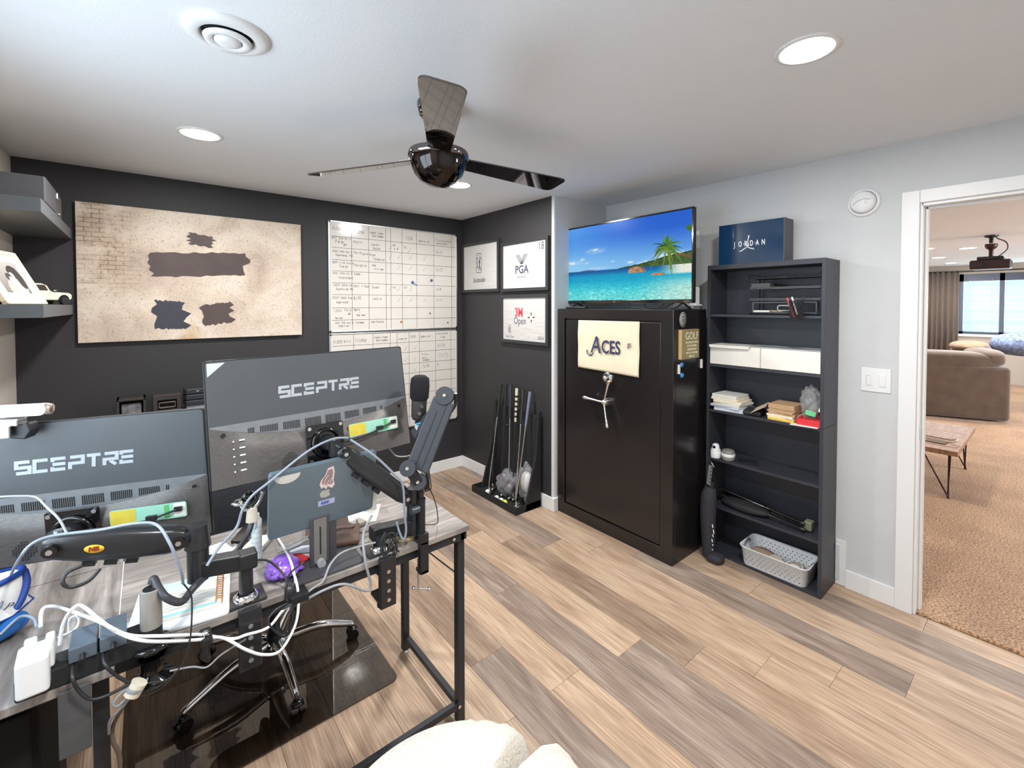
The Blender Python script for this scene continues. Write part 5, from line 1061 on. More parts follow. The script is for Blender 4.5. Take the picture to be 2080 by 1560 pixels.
BRU = brushed(); LOGO = mat('logo_grey', srgb(164, 170, 176), .5); VSL = mat('monitor_vent_band', srgb(124, 128, 132), .4, .3)
def poly_logo(par, s, x0, y0, z):
    """wide techno word mark made of thick strokes: S C E P T R E"""
    w, h, k = .0292 * s, .0310 * s, .0092 * s; adv = .0398 * s; m = M()
    gl = {'S': [[(w, h), (0, h), (0, .5 * h), (w, .5 * h), (w, 0), (0, 0)]], 'C': [[(w, h), (0, h), (0, 0), (w, 0)]],
          'E': [[(w, h), (0, h), (0, .74 * h)], [(0, .5 * h), (w, .5 * h)], [(0, .26 * h), (0, 0), (w, 0)]], 'P': [[(0, h), (w, h), (w, .42 * h), (0, .42 * h), (0, -.1 * h)]], 'T': [[(-.05 * w, h), (w * 1.05, h)], [(.5 * w, h - k / 2), (.5 * w, -.1 * h)]],
          'R': [[(0, h), (w, h), (w, .45 * h), (.0, .45 * h), (0, -.1 * h)], [(.45 * w, .45 * h - k / 2), (w * .95, -.1 * h)]]}
    for i, c in enumerate('SCEPTRE'):
        for st in gl[c]: m.stroke([(x0 + i * adv + x + .08 * y, y0 + y) for x, y in st], k, z)
    return m.build('brand_lettering', LOGO, par)
def monitor(pos, yaw, pit, rol, w, h, label, corner):
    yaw, pit, rol = map(math.radians, (yaw, pit, rol)); cy_, sy_ = math.cos(yaw), math.sin(yaw)
    r = Vector((cy_, sy_, 0)); n = Vector((sy_, -cy_, 0)); u = Vector((0, 0, 1)); n2 = n * math.cos(pit) + u * math.sin(pit); u2 = -n * math.sin(pit) + u * math.cos(pit); r2 = r * math.cos(rol) + u2 * math.sin(rol); u3 = -r * math.sin(rol) + u2 * math.cos(rol)
    T = frame(pos, r2, u3, n2); o = root('monitor', label, 'monitor', T=T); W2, H2 = w / 2, h / 2
    M().prism(rrect(W2, H2, .008, 3), -.012, -.001).build('front_shell', BLK, o, .001)
    M().prism([(x, y) for x, y in rrect(W2 - .004, H2 - .004, .008, 3)], -.003, .0008).build('back_cover', MB_, o, .001)
    M().box(-W2 + .008, W2 - .008, -H2 + .012, H2 - .008, -.0135, -.0115).build('screen_panel', BLKG, o)
    # lower brushed housing bulges outwards below a shallow arc
    yb = lambda x: -.008 - .052 * (1 - (abs(x) / W2) ** 2); nn = 32; m = M(); vs = []
    prof = lambda t: .004 + .020 * math.sin(min(t * 3, 1) * PI / 2) * (1 - .25 * max(0, t - .5))
    for i in range(nn + 1):
        x = -W2 + .0035 + (w - .007) * i / nn; top = yb(x)
        for j in range(9):
            t = j / 8; vs.append((x, top + (-H2 + .004 - top) * t, (.0012 + .018 * min(1, (1 - abs(x / W2)) * 2.5) * math.sin(min(1, t * 2.2) * PI / 2)) if j else .001))
    m.add(vs, [(i * 9 + j, i * 9 + j + 1, (i + 1) * 9 + j + 1, (i + 1) * 9 + j) for i in range(nn) for j in range(8)], True); m.build('lower_housing', BRU, o)
    m = M(); vs = []
    for i in range(nn + 1):
        x = -W2 + .006 + (w - .012) * i / nn; vs += [(x, -.006, .0012), (x, yb(x) + .0005, .0016)]
    m.add(vs, [(2 * i, 2 * i + 1, 2 * i + 3, 2 * i + 2) for i in range(nn)]); m.build('vent_band', VSL, o)
    m = M()
    for k in range(-46, 47):
        x = k * .0045; 
        if k % 14 in (0, 1, 2): continue
        b = -.022 - .026 * (1 - (abs(x) / W2) ** 2) - .002; m.box(x - .0012, x + .0012, b, -.020 if False else max(b + .012, -.024), .0014, .0022)
    m.build('vent_slots', BLK, o, kind='stuff')
    poly_logo(o, .93, -.118, h * .19 - .0155, .001)
    # vesa plate with bolts
    vy = -.30 * h; Z = .019
    pl = M(); pl.prism([(x, y + vy) for x, y in rrect(.058, .060, .006, 3)], Z, Z + .004); pl = pl.build('vesa_plate', BLKG, o, .0008)
    for a in (-.048, .048):
        for b in (-.05, .05): M().cyl((a, vy + b, Z + .004), (a, vy + b, Z + .009), .0055, n=12).build('bolt', SILV, pl)
    m = M(); m.tube([(.040 * math.cos(t), vy + .040 * math.sin(t), Z + .010) for t in np.linspace(0, 2 * PI, 37)], .0055, 8, cap=False); m.build('swivel_ring', BLKG, o)
    M().cyl((0, vy, Z + .003), (0, vy, Z + .034), .026, .022, 24).build('mount_head', BLK, o)
    # controls, speaker, screw holes
    m = M()
    for k in range(5):
        y = -.055 - .021 * k; m.box(-W2 + .072, -W2 + .086, y, y + .004, .0125, .0145).cyl((-W2 + .058, y + .001, .0115), (-W2 + .058, y + .001, .014), .0022, n=8)
    m.build('button_legends', WHT, o)
    m = M()
    for i in range(9):
        for j in range(9):
            a, b = (i - 4) * .0058, (j - 4) * .0058
            if a * a + b * b < .024 ** 2: m.cyl((-.075 * 1 + a - .03, -H2 + .040 + b, .0185), (-.105 + a, -H2 + .040 + b, .0206), .0018, n=6)
    m.build('speaker_grille', BLK, o, kind='stuff')
    M().cyl((-W2 + .036, -.032, .006), (-W2 + .036, -.032, .0095), .0058, n=12).cyl((W2 - .036, -.036, .006), (W2 - .036, -.036, .0095), .0045, n=12).build('screw_holes', BLK, o)
    if corner: M().prism([(-W2 + .008, H2 - .008), (-W2 + .008, H2 - .046), (-W2 + .052, H2 - .008)], .0009, .0013).build('corner_sticker', mat('pale_blue_sticker', srgb(190, 206, 214), .4), o)
    # colourful energy label at lower right
    lb = M(); lb.prism([(x + .165, y + vy + .018) for x, y in rrect(.088, .022, .006, 3)], .0185, .0190); lb = lb.build('spec_label', mat('label_mint', srgb(150, 205, 184), .5), o)
    M().box(.078, .135, vy + 0, vy + .038, .0191, .0194).build('yellow_block', mat('label_yellow', srgb(206, 188, 70), .5), lb); M().box(.222, .250, vy + .0, vy + .038, .0191, .0194).build('white_block', PAPER, lb); M().box(.20, .212, vy, vy + .036, .0191, .0194).build('green_block', mat('label_green', srgb(96, 176, 110), .5), lb)
    m = M(); m.box(.225, .243, vy + .016, vy + .028, .0192, .026).tube([(.232, vy + .022, .026), (.19, vy + .012, .034), (.12, vy - .006, .036), (.05, vy - .012, .034)], .003, 6, sub=4).box(.165, .188, vy + .004, vy + .018, .030, .040); m.build('video_plug_and_lead', BLK, o)
    return o, T
m1, T1 = monitor((-1.897, -2.188, 1.217), 4.1, 10, .5, .612, .362, 'centre monitor seen from behind, taller of two with corner sticker and bold brand lettering', True)
m2, T2 = monitor((-2.476, -2.043, 1.064), -22.9, -2.3, 1.9, .612, .370, 'left monitor seen from behind, lower and partly outside the picture', False)
TR = {
  'w1': [(-2.516, -2.276, 0.830), (-2.518, -2.237, 0.850), (-2.503, -2.232, 0.850), (-2.475, -2.236, 0.830), (-2.415, -2.400, 0.865), (-2.367, -2.420, 0.823), (-2.317, -2.430, 0.802), (-2.263, -2.420, 0.773), (-2.232, -2.400, 0.747), (-2.175, -2.410, 0.715), (-2.143, -2.410, 0.710), (-2.094, -2.410, 0.706), (-2.057, -2.400, 0.730), (-2.023, -2.370, 0.724), (-2.010, -2.330, 0.759), (-2.009, -2.270, 0.790), (-1.998, -2.122, 0.770), (-1.997, -1.927, 0.757)],
  'w2': [(-2.482, -2.321, 0.800), (-2.477, -2.318, 0.840), (-2.463, -2.323, 0.870), (-2.448, -2.314, 0.870), (-2.415, -2.400, 0.871), (-2.383, -2.420, 0.836), (-2.334, -2.440, 0.804), (-2.244, -2.410, 0.746), (-2.195, -2.410, 0.728), (-2.145, -2.420, 0.678), (-2.107, -2.420, 0.646), (-2.068, -2.420, 0.637), (-2.032, -2.410, 0.676), (-2.019, -2.400, 0.720), (-2.012, -2.360, 0.760), (-2.009, -2.281, 0.780), (-1.993, -2.165, 0.770)],
  'w3': [(-2.470, -2.300, 0.810), (-2.468, -2.301, 0.840), (-2.458, -2.296, 0.840), (-2.453, -2.303, 0.830), (-2.460, -2.316, 0.820), (-2.488, -2.286, 0.800)],
  'g1': [(-2.599, -2.100, 1.091), (-2.569, -2.120, 1.091), (-2.536, -2.140, 1.086), (-2.511, -2.200, 1.075), (-2.487, -2.240, 1.053), (-2.472, -2.270, 1.026)],
  'g2': [(-2.605, -2.094, 0.820), (-2.599, -2.016, 0.860), (-2.541, -2.300, 1.006), (-2.521, -2.310, 1.035), (-2.488, -2.310, 1.042), (-2.415, -2.340, 1.042), (-2.355, -2.400, 1.060), (-2.315, -2.430, 1.056), (-2.293, -2.480, 1.025), (-2.275, -2.480, 0.958), (-2.271, -2.460, 0.919)],
  'g3': [(-2.522, -2.271, 0.830), (-2.537, -2.200, 0.820), (-2.568, -2.131, 0.800), (-2.597, -2.148, 0.780)],
  'g4': [(-1.848, -2.300, 1.135), (-1.898, -2.310, 1.143), (-1.971, -2.320, 1.123), (-2.071, -2.340, 1.067), (-2.115, -2.340, 1.038), (-2.138, -2.340, 1.005), (-2.152, -2.340, 0.963), (-2.192, -2.360, 0.933), (-2.220, -2.380, 0.904)],
  'g5': [(-1.851, -2.330, 1.137), (-1.789, -2.360, 1.082), (-1.730, -2.370, 1.013), (-1.700, -2.370, 0.969), (-1.694, -2.370, 0.879), (-1.689, -2.370, 0.816), (-1.698, -2.370, 0.789), (-1.707, -2.360, 0.811), (-1.712, -2.350, 0.845)],
  'g6': [(-1.776, -2.330, 0.790), (-1.875, -2.340, 0.801), (-1.921, -2.360, 0.789), (-1.948, -2.380, 0.758), (-1.974, -2.380, 0.748), (-2.019, -2.380, 0.728)],
  'b1': [(-1.775, -2.300, 0.866), (-1.825, -2.360, 0.845), (-1.834, -2.400, 0.782), (-1.818, -2.400, 0.700), (-1.835, -2.400, 0.692), (-1.895, -2.400, 0.736), (-1.947, -2.390, 0.736), (-2.017, -2.380, 0.718)],
  'b2': [(-2.457, -2.377, 0.790), (-2.453, -2.430, 0.781), (-2.445, -2.430, 0.749), (-2.427, -2.430, 0.719), (-2.400, -2.430, 0.713), (-2.364, -2.430, 0.719)],
  'b3': [(-2.411, -2.380, 0.790), (-2.404, -2.430, 0.782), (-2.385, -2.430, 0.746), (-2.364, -2.430, 0.719)],
  'loop': [(-2.360, -2.430, 0.712), (-2.377, -2.430, 0.707), (-2.392, -2.430, 0.691), (-2.385, -2.430, 0.680), (-2.367, -2.430, 0.694), (-2.361, -2.420, 0.706), (-2.368, -2.420, 0.679), (-2.386, -2.410, 0.655), (-2.400, -2.400, 0.634), (-2.403, -2.380, 0.593)],
  'brown': [(-2.359, -2.420, 0.705), (-2.380, -2.400, 0.650), (-2.396, -2.380, 0.606), (-2.397, -2.380, 0.573), (-2.388, -2.380, 0.539), (-2.386, -2.380, 0.503), (-2.392, -2.380, 0.450)],
  'thin': [(-2.269, -2.420, 0.899), (-2.256, -2.420, 0.870), (-2.253, -2.420, 0.839), (-2.257, -2.420, 0.767), (-2.269, -2.420, 0.717), (-2.297, -2.420, 0.687), (-2.336, -2.420, 0.697), (-2.354, -2.420, 0.707)],
  'thin2': [(-2.296, -2.400, 0.691), (-2.254, -2.400, 0.679), (-2.225, -2.400, 0.663), (-2.195, -2.400, 0.679), (-2.142, -2.400, 0.693)],
  'hang': [(-2.042, -2.390, 0.739), (-2.074, -2.400, 0.738), (-2.094, -2.410, 0.723), (-2.077, -2.410, 0.688), (-2.056, -2.410, 0.668), (-2.047, -2.410, 0.701), (-2.036, -2.400, 0.737), (-2.063, -2.400, 0.726), (-2.072, -2.400, 0.690), (-2.051, -2.400, 0.657), (-2.037, -2.400, 0.680), (-2.029, -2.390, 0.726)],
  'blk3': [(-2.126, -2.340, 0.864), (-2.083, -2.330, 0.846), (-2.055, -2.340, 0.817), (-2.041, -2.370, 0.790), (-2.048, -2.390, 0.755), (-2.034, -2.390, 0.735)],
  'blk4': [(-1.996, -2.340, 0.808), (-2.029, -2.360, 0.802), (-2.047, -2.390, 0.788), (-2.048, -2.390, 0.748)],
  'arm2loop': [(-2.442, -2.360, 0.979), (-2.464, -2.370, 0.976), (-2.469, -2.380, 0.961), (-2.456, -2.380, 0.947), (-2.430, -2.380, 0.950), (-2.412, -2.370, 0.966)],
  'm1c': [(-1.848, -2.240, 1.057), (-1.847, -2.260, 1.022), (-1.835, -2.280, 1.001), (-1.829, -2.270, 0.983), (-1.859, -2.250, 0.961), (-1.890, -2.240, 0.955), (-1.909, -2.240, 0.984), (-1.901, -2.240, 1.045)],
  'mich': [(-1.632, -2.330, 0.956), (-1.597, -2.340, 0.933), (-1.561, -2.330, 0.860), (-1.534, -2.300, 0.779), (-1.531, -2.280, 0.755), (-1.562, -2.280, 0.761), (-1.571, -2.251, 0.755), (-1.577, -2.231, 0.755)],
  'goose': [(-2.325, -2.360, 0.892), (-2.321, -2.360, 0.902), (-2.313, -2.380, 0.886), (-2.298, -2.400, 0.866), (-2.271, -2.400, 0.846), (-2.247, -2.360, 0.849), (-2.202, -2.280, 0.839), (-2.138, -2.220, 0.845), (-2.101, -2.180, 0.874), (-2.089, -2.160, 0.908)],
  'mw': [(-1.656, -2.160, 1.030), (-1.637, -2.180, 1.002), (-1.608, -2.200, 0.999), (-1.604, -2.220, 1.007)],
  'under': [(-2.139, -2.380, 0.691), (-2.202, -2.380, 0.759), (-2.242, -2.400, 0.830), (-2.172, -2.400, 0.838)],
}
ARM = mat('arm_black_paint', srgb(34, 35, 38), .3, coat=.2)
def W1(T, x, y, z): return T @ Vector((x, y, z))
def gas_arm(A, B, w, h, o, rootend=True):
    A, B = Vector(A), Vector(B); d = (B - A).normalized(); up = Vector((0, 0, 1)); up = (up - d * up.dot(d)).normalized(); r = d.cross(up)
    m = M(frame(tuple(A), tuple(d), tuple(r), tuple(up))); l = (B - A).length
    rings = []
    for x, hh, ww in ((-.012, .5, .5), (0, .70, .6), (.03, .84, .75), (.25 * l, .96, .9), (.6 * l, 1, 1), (.9 * l, .92, .95), (l, .7, .8), (l + .012, .45, .6)):
        rings.append([(x, ww * w / 2 * math.copysign(abs(math.cos(t)) ** .5, math.cos(t)), hh * h / 2 * math.copysign(abs(math.sin(t)) ** .5, math.sin(t))) for t in np.linspace(0, 2 * PI, 17)[:-1]])
    n = 16; vs = sum(rings, []); fs = [(i * n + k, i * n + (k + 1) % n, (i + 1) * n + (k + 1) % n, (i + 1) * n + k) for i in range(len(rings) - 1) for k in range(n)] + [tuple(range(n))[::-1], tuple(range((len(rings) - 1) * n, len(rings) * n))]
    m.add(vs, fs, True); g = m.build('spring_arm', ARM, o)
    for x, s_ in ((0.006, .5), (l - .006, .7)):
        for sg in (-1, 1):
            M().cyl(A + d * x + r * sg * w * .30, A + d * x + r * sg * (w * .5 + .004), .0135, n=16).build('pivot_cap', BLKG, g); M().cyl(A + d * x + r * sg * (w * .5 + .003), A + d * x + r * sg * (w * .5 + .006), .006, n=12).build('pivot_screw', SILV, g)
    # cable clips beneath
    m = M()
    for k in range(3): q = A + d * l * (.3 + .16 * k) - up * (h * .5 + .006); m.bar(q - d * .012, q + d * .012, .020, .012, up=tuple(up))
    m.build('cable_clips', BLK, g); return g
def joint_chain(o, A, P):
    """hinge knuckle between spring arm end A and the plate mount P"""
    A, P = Vector(A), Vector(P); mid = A.lerp(P, .5)
    M().cyl(mid - Vector((0, 0, .026)), mid + Vector((0, 0, .026)), .021, n=20).build('tilt_knuckle', ARM, o, .002)
    M().bar(A, mid, .030, .036).bar(mid, P, .030, .032).build('tilt_bracket', ARM, o, .003)
    M().cyl(mid + Vector((0, 0, .026)), mid + Vector((0, 0, .030)), .010, n=12).build('knuckle_screw', SILV, o)
# right monitor arm
P1 = W1(T1, 0, -.30 * .362, .050)
o = root('monitor_stand', 'black spring arm reaching down from centre monitor to desk clamp', 'monitor arm', (-1.757, -2.30, .75)); I_ = Matrix.Translation((1.757, 2.30, -.75))
def loc(m_): m_.v = [tuple(Vector(v) - Vector(o.location)) for v in m_.v]; return m_
_BM = M
class ML(_BM):
    """mesh given in world coordinates, stored relative to the thing it belongs to"""
    def build(s, name, mm, parent, *a, **k):
        q = parent; 
        while q.parent: q = q.parent
        s.v = [tuple(Vector(v) - q.location) for v in s.v]; return _BM.build(s, name, mm, parent, *a, **k)
def arm_set(o, A, B, P, EL, LA, CL, w=.046, h=.058):
    global M
    keep = M; M = ML
    try:
        g = gas_arm(A, B, w, h, o); joint_chain(o, A, P)
        # elbow tower
        M().cyl((EL[0], EL[1], LA[2] - .030), (EL[0], EL[1], B[2] - .031), .024, n=24).build('elbow_post', ARM, o, .003)
        M().cyl((EL[0], EL[1], B[2] - .030), (EL[0], EL[1], B[2] + .026), .029, .023, n=24).bar(B, (EL[0], EL[1], B[2]), .036, .036).build('elbow_head', ARM, o, .003)
        M().bar((EL[0], EL[1], LA[2]), LA, .042, .042).build('lower_arm', BLK, o, .004, 3)
        M().box(LA[0] - .022, LA[0] + .022, LA[1] - .022, LA[1] + .022, LA[2] - .022, LA[2] + .022).build('lower_arm_joint', BLK, o, .006, 3)
        # pole and edge clamp
        M().cyl((CL[0], CL[1], .752), (CL[0], CL[1], LA[2]), .017, n=18).build('clamp_post', ARM, o)
        M().lathe([(.030, .004), (.030, .016), (.020, .022)], c=(CL[0], CL[1], .752), n=24).build('chrome_collar', CHROME, o)
        y0 = -2.366
        M().box(CL[0] - .045, CL[0] + .045, CL[1] - .03, CL[1] + .055, .751, .758).box(CL[0] - .026, CL[0] + .026, y0 - .022, y0 - .002, .600, .758).box(CL[0] - .020, CL[0] + .020, y0 - .004, CL[1] + .03, .600, .612).build('clamp_bracket', ARM, o, .003)
        M().cyl((CL[0], y0 + .03, .614), (CL[0], y0 + .03, .700), .007, n=10).cyl((CL[0], y0 + .03, .688), (CL[0], y0 + .03, .699), .018, n=16).cyl((CL[0], y0 + .03, .580), (CL[0], y0 + .03, .598), .016, n=12).build('clamp_screw', ARM, o)
        m = M(); 
        for z in (.625, .655, .685, .715): m.cyl((CL[0], y0 - .022, z), (CL[0], y0 - .025, z), .006, n=10)
        m.build('clamp_bolts', SILV, o)
    finally: M = keep
arm_set(o, (-1.868, -2.310, 1.100), (-1.668, -2.328, .905), P1, (-1.640, -2.325), (-1.757, -2.300, .805), (-1.757, -2.318))
P2 = W1(T2, 0, -.30 * .370, .050); A2, B2 = (-2.500, -2.255, .998), (-2.262, -2.298, .955)
o = root('monitor_stand', 'black spring arm with yellow oval sticker, reaching left to left monitor', 'monitor arm', (-2.125, -2.33, .75))
arm_set(o, A2, B2, P2, (-2.232, -2.300), (-2.128, -2.335, .868), (-2.130, -2.325), .050, .070)
A, B = Vector(A2), Vector(B2); d = (B - A).normalized(); n_ = d.cross(Vector((0, 0, 1))).normalized()
if n_.y > 0: n_ = -n_
q = A.lerp(B, .33) + n_ * .0245; Tq = frame(tuple(q - o.location), tuple(d), (0, 0, 1), tuple(n_))
sx = M(Tq).lathe([(0, .0012), (.018, .0012), (.018, 0)], n=28, T=Matrix.Diagonal((1, .52, 1, 1))).build('oval_sticker', mat('sticker_yellow', srgb(244, 190, 50), .5), o)
t = text('NB', .014, mat('sticker_red_ink', srgb(150, 60, 20), .6), sx, 0, 0, .0014, bold=.0008); t.matrix_local = Tq @ Matrix.Translation((0, 0, .0014)) @ Matrix.Identity(4); t.data.transform(Matrix.Identity(4))
# gooseneck phone holder at the left
GN = mat('gooseneck_rubber', srgb(60, 62, 66), .35)
o = root('gooseneck_holder', 'grey sleeved desk post with thick bent black gooseneck and chrome clip', 'gooseneck', (-2.327, -2.375, .75)); M_ = M; M = ML
gx_, gy_ = -2.327, -2.375
M().cyl((gx_, gy_, .752), (gx_, gy_, .800), .0205, n=20).build('post_base', BLKM, o); M().cyl((gx_, gy_, .800), (gx_, gy_, .888), .0205, n=24).build('grey_sleeve', mat('taupe_sleeve', srgb(150, 146, 140), .6), o); M().cyl((gx_, gy_, .8885), (gx_, gy_, .890), .015, n=20).build('dark_bore', BLK, o)
M().lathe([(.0, .0), (.040, .0), (.043, .006), (.034, .012), (0, .012)], c=(gx_, gy_ + .004, .7515), n=28).lathe([(.022, -.055), (.022, -.02), (.030, -.018)], c=(gx_, gy_ - .02 + .02, .75), n=20).lathe([(0, -.095), (.03, -.092), (.044, -.080), (.040, -.070), (.018, -.062), (.018, -.04)], c=(gx_, gy_ - .008 + .008, .75), n=28).build('edge_clamp', BLKG, o)
M().tube(TR['goose'][0:1] + TR['goose'][1:], .0085, 12, sub=8).build('gooseneck_tube', GN, o)
e_ = Vector(TR['goose'][-1]); M().tube([e_ - Vector((0, .0, .012)), e_ + Vector((.0, 0, .028))], [.017, .013], 16).build('cream_cuff', mat('cream_cuff', srgb(216, 208, 190), .5), o)
M().tube([e_ + Vector((-.030, 0, .055)), e_ + Vector((-.020, 0, .030)), e_ + Vector((0, 0, .026)), e_ + Vector((.018, 0, .040)), e_ + Vector((.030, 0, .070))], .006, 8, sub=4).lathe([(.020, .0), (.024, .004), (.020, .008)], c=tuple(e_ + Vector((-.030, 0, .05))), n=20).build('chrome_clip', CHROME, o)
M().ell(tuple(e_ + Vector((-.005, .012, .055))), (.022, .012, .022), 16, 8).build('clip_head', BLKG, o); M = M_
# ------------------------------------------------------------------ microphone on boom arm
o = root('microphone_stand', 'black boom arm clamped near right end of desk', 'microphone arm', (-1.63, -2.352, .75)); M = ML
px_, py_ = -1.630, -2.362; BM = mat('boom_arm_satin', srgb(58, 62, 70), .35)
M().cyl((px_, py_, .700), (px_, py_, .90), .0125, n=18).build('lower_pole', BLK, o); M().cyl((px_, py_, .90), (px_, py_, .945), .008, n=12).lathe([(.0135, 0), (.0135, .008)], c=(px_, py_, .896), n=16).build('upper_pin', BLK, o)
M().cyl((px_ - .012, py_ - .004, .872), (px_ - .040, py_ - .006, .872), .013, n=16).build('pole_knob', BM, o, .002)
M().box(px_ - .016, px_ + .016, -2.384, -2.364, .655, .790).box(px_ - .014, px_ + .014, -2.384, -2.33, .752, .764).box(px_ - .014, px_ + .014, -2.384, -2.345, .655, .668).build('desk_clamp', BLK, o, .003)
M().cyl((px_ - .010, -2.358, .600), (px_ - .010, -2.358, .700), .004, n=8).tube([(px_ - .025, -2.352, .602), (px_ + .02, -2.372, .590)], .003, 6).ell((px_ - .026, -2.352, .603), (.006, .006, .006), 8, 6).ell((px_ + .021, -2.372, .590), (.006, .006, .006), 8, 6).build('clamp_screw', SILV, o)
nv = Vector((.60, .75, -.25)).normalized()   # discs face the seat side
def disc(c, r, t): c = Vector(c); return M().cyl(c - nv * t, c + nv * t, r, n=28)
J0 = Vector((px_ - .010, py_, .962)); J1 = Vector((-1.672, -2.352, 1.012)); J2 = Vector((-1.532, -2.352, 1.235))
disc(J0, .026, .010).build('joint_disc', BM, o, .002); disc(J1, .026, .012).build('joint_disc', BM, o, .002); M().bar(J0, J1, .030, .026, up=tuple(nv)).build('joint_link', BLK, o)
d = (J2 - Vector((-1.640, -2.352, 1.010))).normalized(); S0 = Vector((-1.640, -2.352, 1.000)); M().bar(S0, S0 + d * .245, .078, .024, up=tuple(nv)).build('channel_arm', BM, o, .004, 3)
side = d.cross(nv).normalized(); M().bar(S0 - nv * .0125 + side * .008, S0 + d * .20 - nv * .0125 + side * .008, .003, .002, up=tuple(nv)).bar(S0 - nv * .0125 - side * .016, S0 + d * .235 - nv * .0125 - side * .016, .002, .002, up=tuple(nv)).build('channel_groove', BLK, o)
disc(J2, .031, .018).build('joint_disc', BM, o, .003)
for c in (J0, J1, J2): 
    q = -nv * (.019 if c is J2 else .0125); M().cyl(c + q, c + q * 1.25, .0055, n=12).build('joint_screw', CHROME, o)
K = Vector((-1.600, -2.245, 1.085)); M().bar(J2 + nv * .030, K, .036, .018, up=(1, 0, 0)).build('second_arm', BM, o, .003)
M().tube([J2 + nv * .01 + side * -.03 + d * .02, J2 + nv * .028 + side * -.040 - d * .02, J2 + nv * .03 - side * .03 - d * .06], .006, 8, sub=4).build('arm_cable_loop', BLK, o)
M = M_
MD = Vector((.02, -.06, 1)).normalized(); mc = Vector((-1.578, -2.240, 1.140))
o = root('microphone', 'dark microphone with black foam windscreen at the right edge of the centre monitor', 'microphone', tuple(mc))
Tm = frame((0, 0, 0), tuple(Vector((1, 0, -.02)).normalized()), tuple(Vector((0, 1, .06)).normalized()), tuple(MD))
M(Tm).lathe([(0, 0), (.022, 0), (.026, .01), (.0275, .075)], n=28).build('body', mat('mic_body_dark', srgb(70, 68, 66), .4, .3), o)
M(Tm).lathe([(.0275, .070), (.033, .078), (.0345, .12), (.032, .148), (.020, .158), (0, .159)], n=28).build('foam_windscreen', mat('mic_foam', srgb(22, 20, 26), .95, bump=.6, bscale=500), o)
M(Tm).cyl((-.004, -.026, .052), (-.004, -.031, .052), .006, n=12).cyl((-.012, -.025, .028), (-.012, -.030, .028), .006, n=12).build('dials', SILV, o)
o.rotation_euler = (0, 0, 0)
M(Tm).tube([(-.02, -.02, -.012), (.0, -.026, -.008), (.022, -.02, .006)], .0035, 8, sub=3).build('blue_cable_tie', mat('cyan_plastic', srgb(30, 176, 220), .4), o); M(Tm).box(-.018, .014, -.024, -.008, -.036, -.014).build('white_tag', PAPER, o, .001)
M(Tm).cyl((0, 0, -.05), (0, 0, 0), .012, n=14).build('mount', BLK, o)
# ------------------------------------------------------------------ laptop on a stand
a_, b_, c_ = math.radians(.2), math.radians(-14.1), math.radians(1.2)
cy_, sy_ = math.cos(a_), math.sin(a_); r = Vector((cy_, sy_, 0)); n = Vector((sy_, -cy_, 0)); u = Vector((0, 0, 1)); n2 = n * math.cos(b_) + u * math.sin(b_); u2 = -n * math.sin(b_) + u * math.cos(b_); r2 = r * math.cos(c_) + u2 * math.sin(c_); u3 = -r * math.sin(c_) + u2 * math.cos(c_)
TL = frame((-1.918, -2.303, .979), r2, u3, n2); o = root('laptop', 'grey aluminium laptop raised on a stand, lid back with stickers', 'laptop', T=TL)
LM = mat('laptop_aluminium', srgb(120, 138, 150), .38, .55, var=.02); M().prism(rrect(.152, .106, .010, 5), -.0045, .0).build('lid', LM, o, .001); M().box(-.148, .148, -.102, .102, -.0055, -.0045).build('display', BLKG, o)
M().box(-.138, .138, -.109, -.104, -.012, -.002).build('hinge', BLK, o, .002)
bs = M(rotm(math.radians(-14.1 * 0 - 75), 0, 0)); Tb = Matrix.Translation((0, -.110, -.008)) @ rotm(math.radians(-90 + 14.1), 0, 0) @ Matrix.Translation((0, .108, 0))
M().prism(rrect(.152, .106, .010, 5), -.0165, -.006).build('keyboard_base', LM, o, .001)
# fruit-shaped lid emblem
P = []
for k in range(36):
    t = 2 * PI * k / 36; rr_ = 1 + .08 * math.cos(2 * t) - .10 * max(0, math.sin(t)) ** 8 * 1.6 - .07 * max(0, -math.sin(t)) ** 10; x, y = .0148 * rr_ * math.cos(t), .0150 * rr_ * math.sin(t)
    dx, dy = x - .0185, y - .002
    if math.hypot(dx, dy) < .0085: s_ = .0085 / math.hypot(dx, dy); x, y = .0185 + dx * s_, .002 + dy * s_
    P.append((x, y))
em = M().prism(P, .0002, .0006); em.prism([(.001, .0165), (.002, .021), (.006, .0245), (.0085, .025), (.008, .021), (.005, .0175)], .0002, .0006).build('lid_emblem', mat('emblem_silver', srgb(196, 200, 190), .3, .4), o)
M().box(-.020, .028, -.040, -.022, .0003, .0007).build('lavender_sticker', mat('lavender_sticker', srgb(176, 180, 220), .5), o); text('RISE', .013, mat('sticker_indigo', srgb(84, 92, 160), .5), o, .0, -.031, .0009, bold=.0005)
M().prism([(-.106 + .034 * math.cos(t), .094 + .026 * math.sin(t)) for t in np.linspace(PI, 2 * PI, 16)], .0003, .0007).build('round_sticker', mat('round_sticker', srgb(206, 204, 200), .5), o)
PKW = mat('sticker_pale_pink', srgb(226, 206, 204), .5); PKD = mat('sticker_mauve', srgb(150, 126, 128), .5)
fo = [(-.012, .020), (-.018, .034), (-.014, .050), (-.004, .060), (.004, .085), (.020, .088), (.024, .070), (.022, .040), (.026, .024), (.018, .014), (.008, .022), (.0, .016), (-.006, .024)]
M().prism(fo, .0003, .0006).build('figure_sticker', PKW, o); M().prism([(x * .74 + .0015, (y - .05) * .74 + .053) for x, y in fo], .0007, .0010).build('sticker_fill', PKD, o)
M().stroke([(-.006, .03), (-.002, .05), (.006, .062)], .002, .0010).stroke([(.002, .03), (.008, .045)], .002, .0010).stroke([(.012, .032), (.016, .05)], .002, .0010).build('sticker_lines', PKW, o)
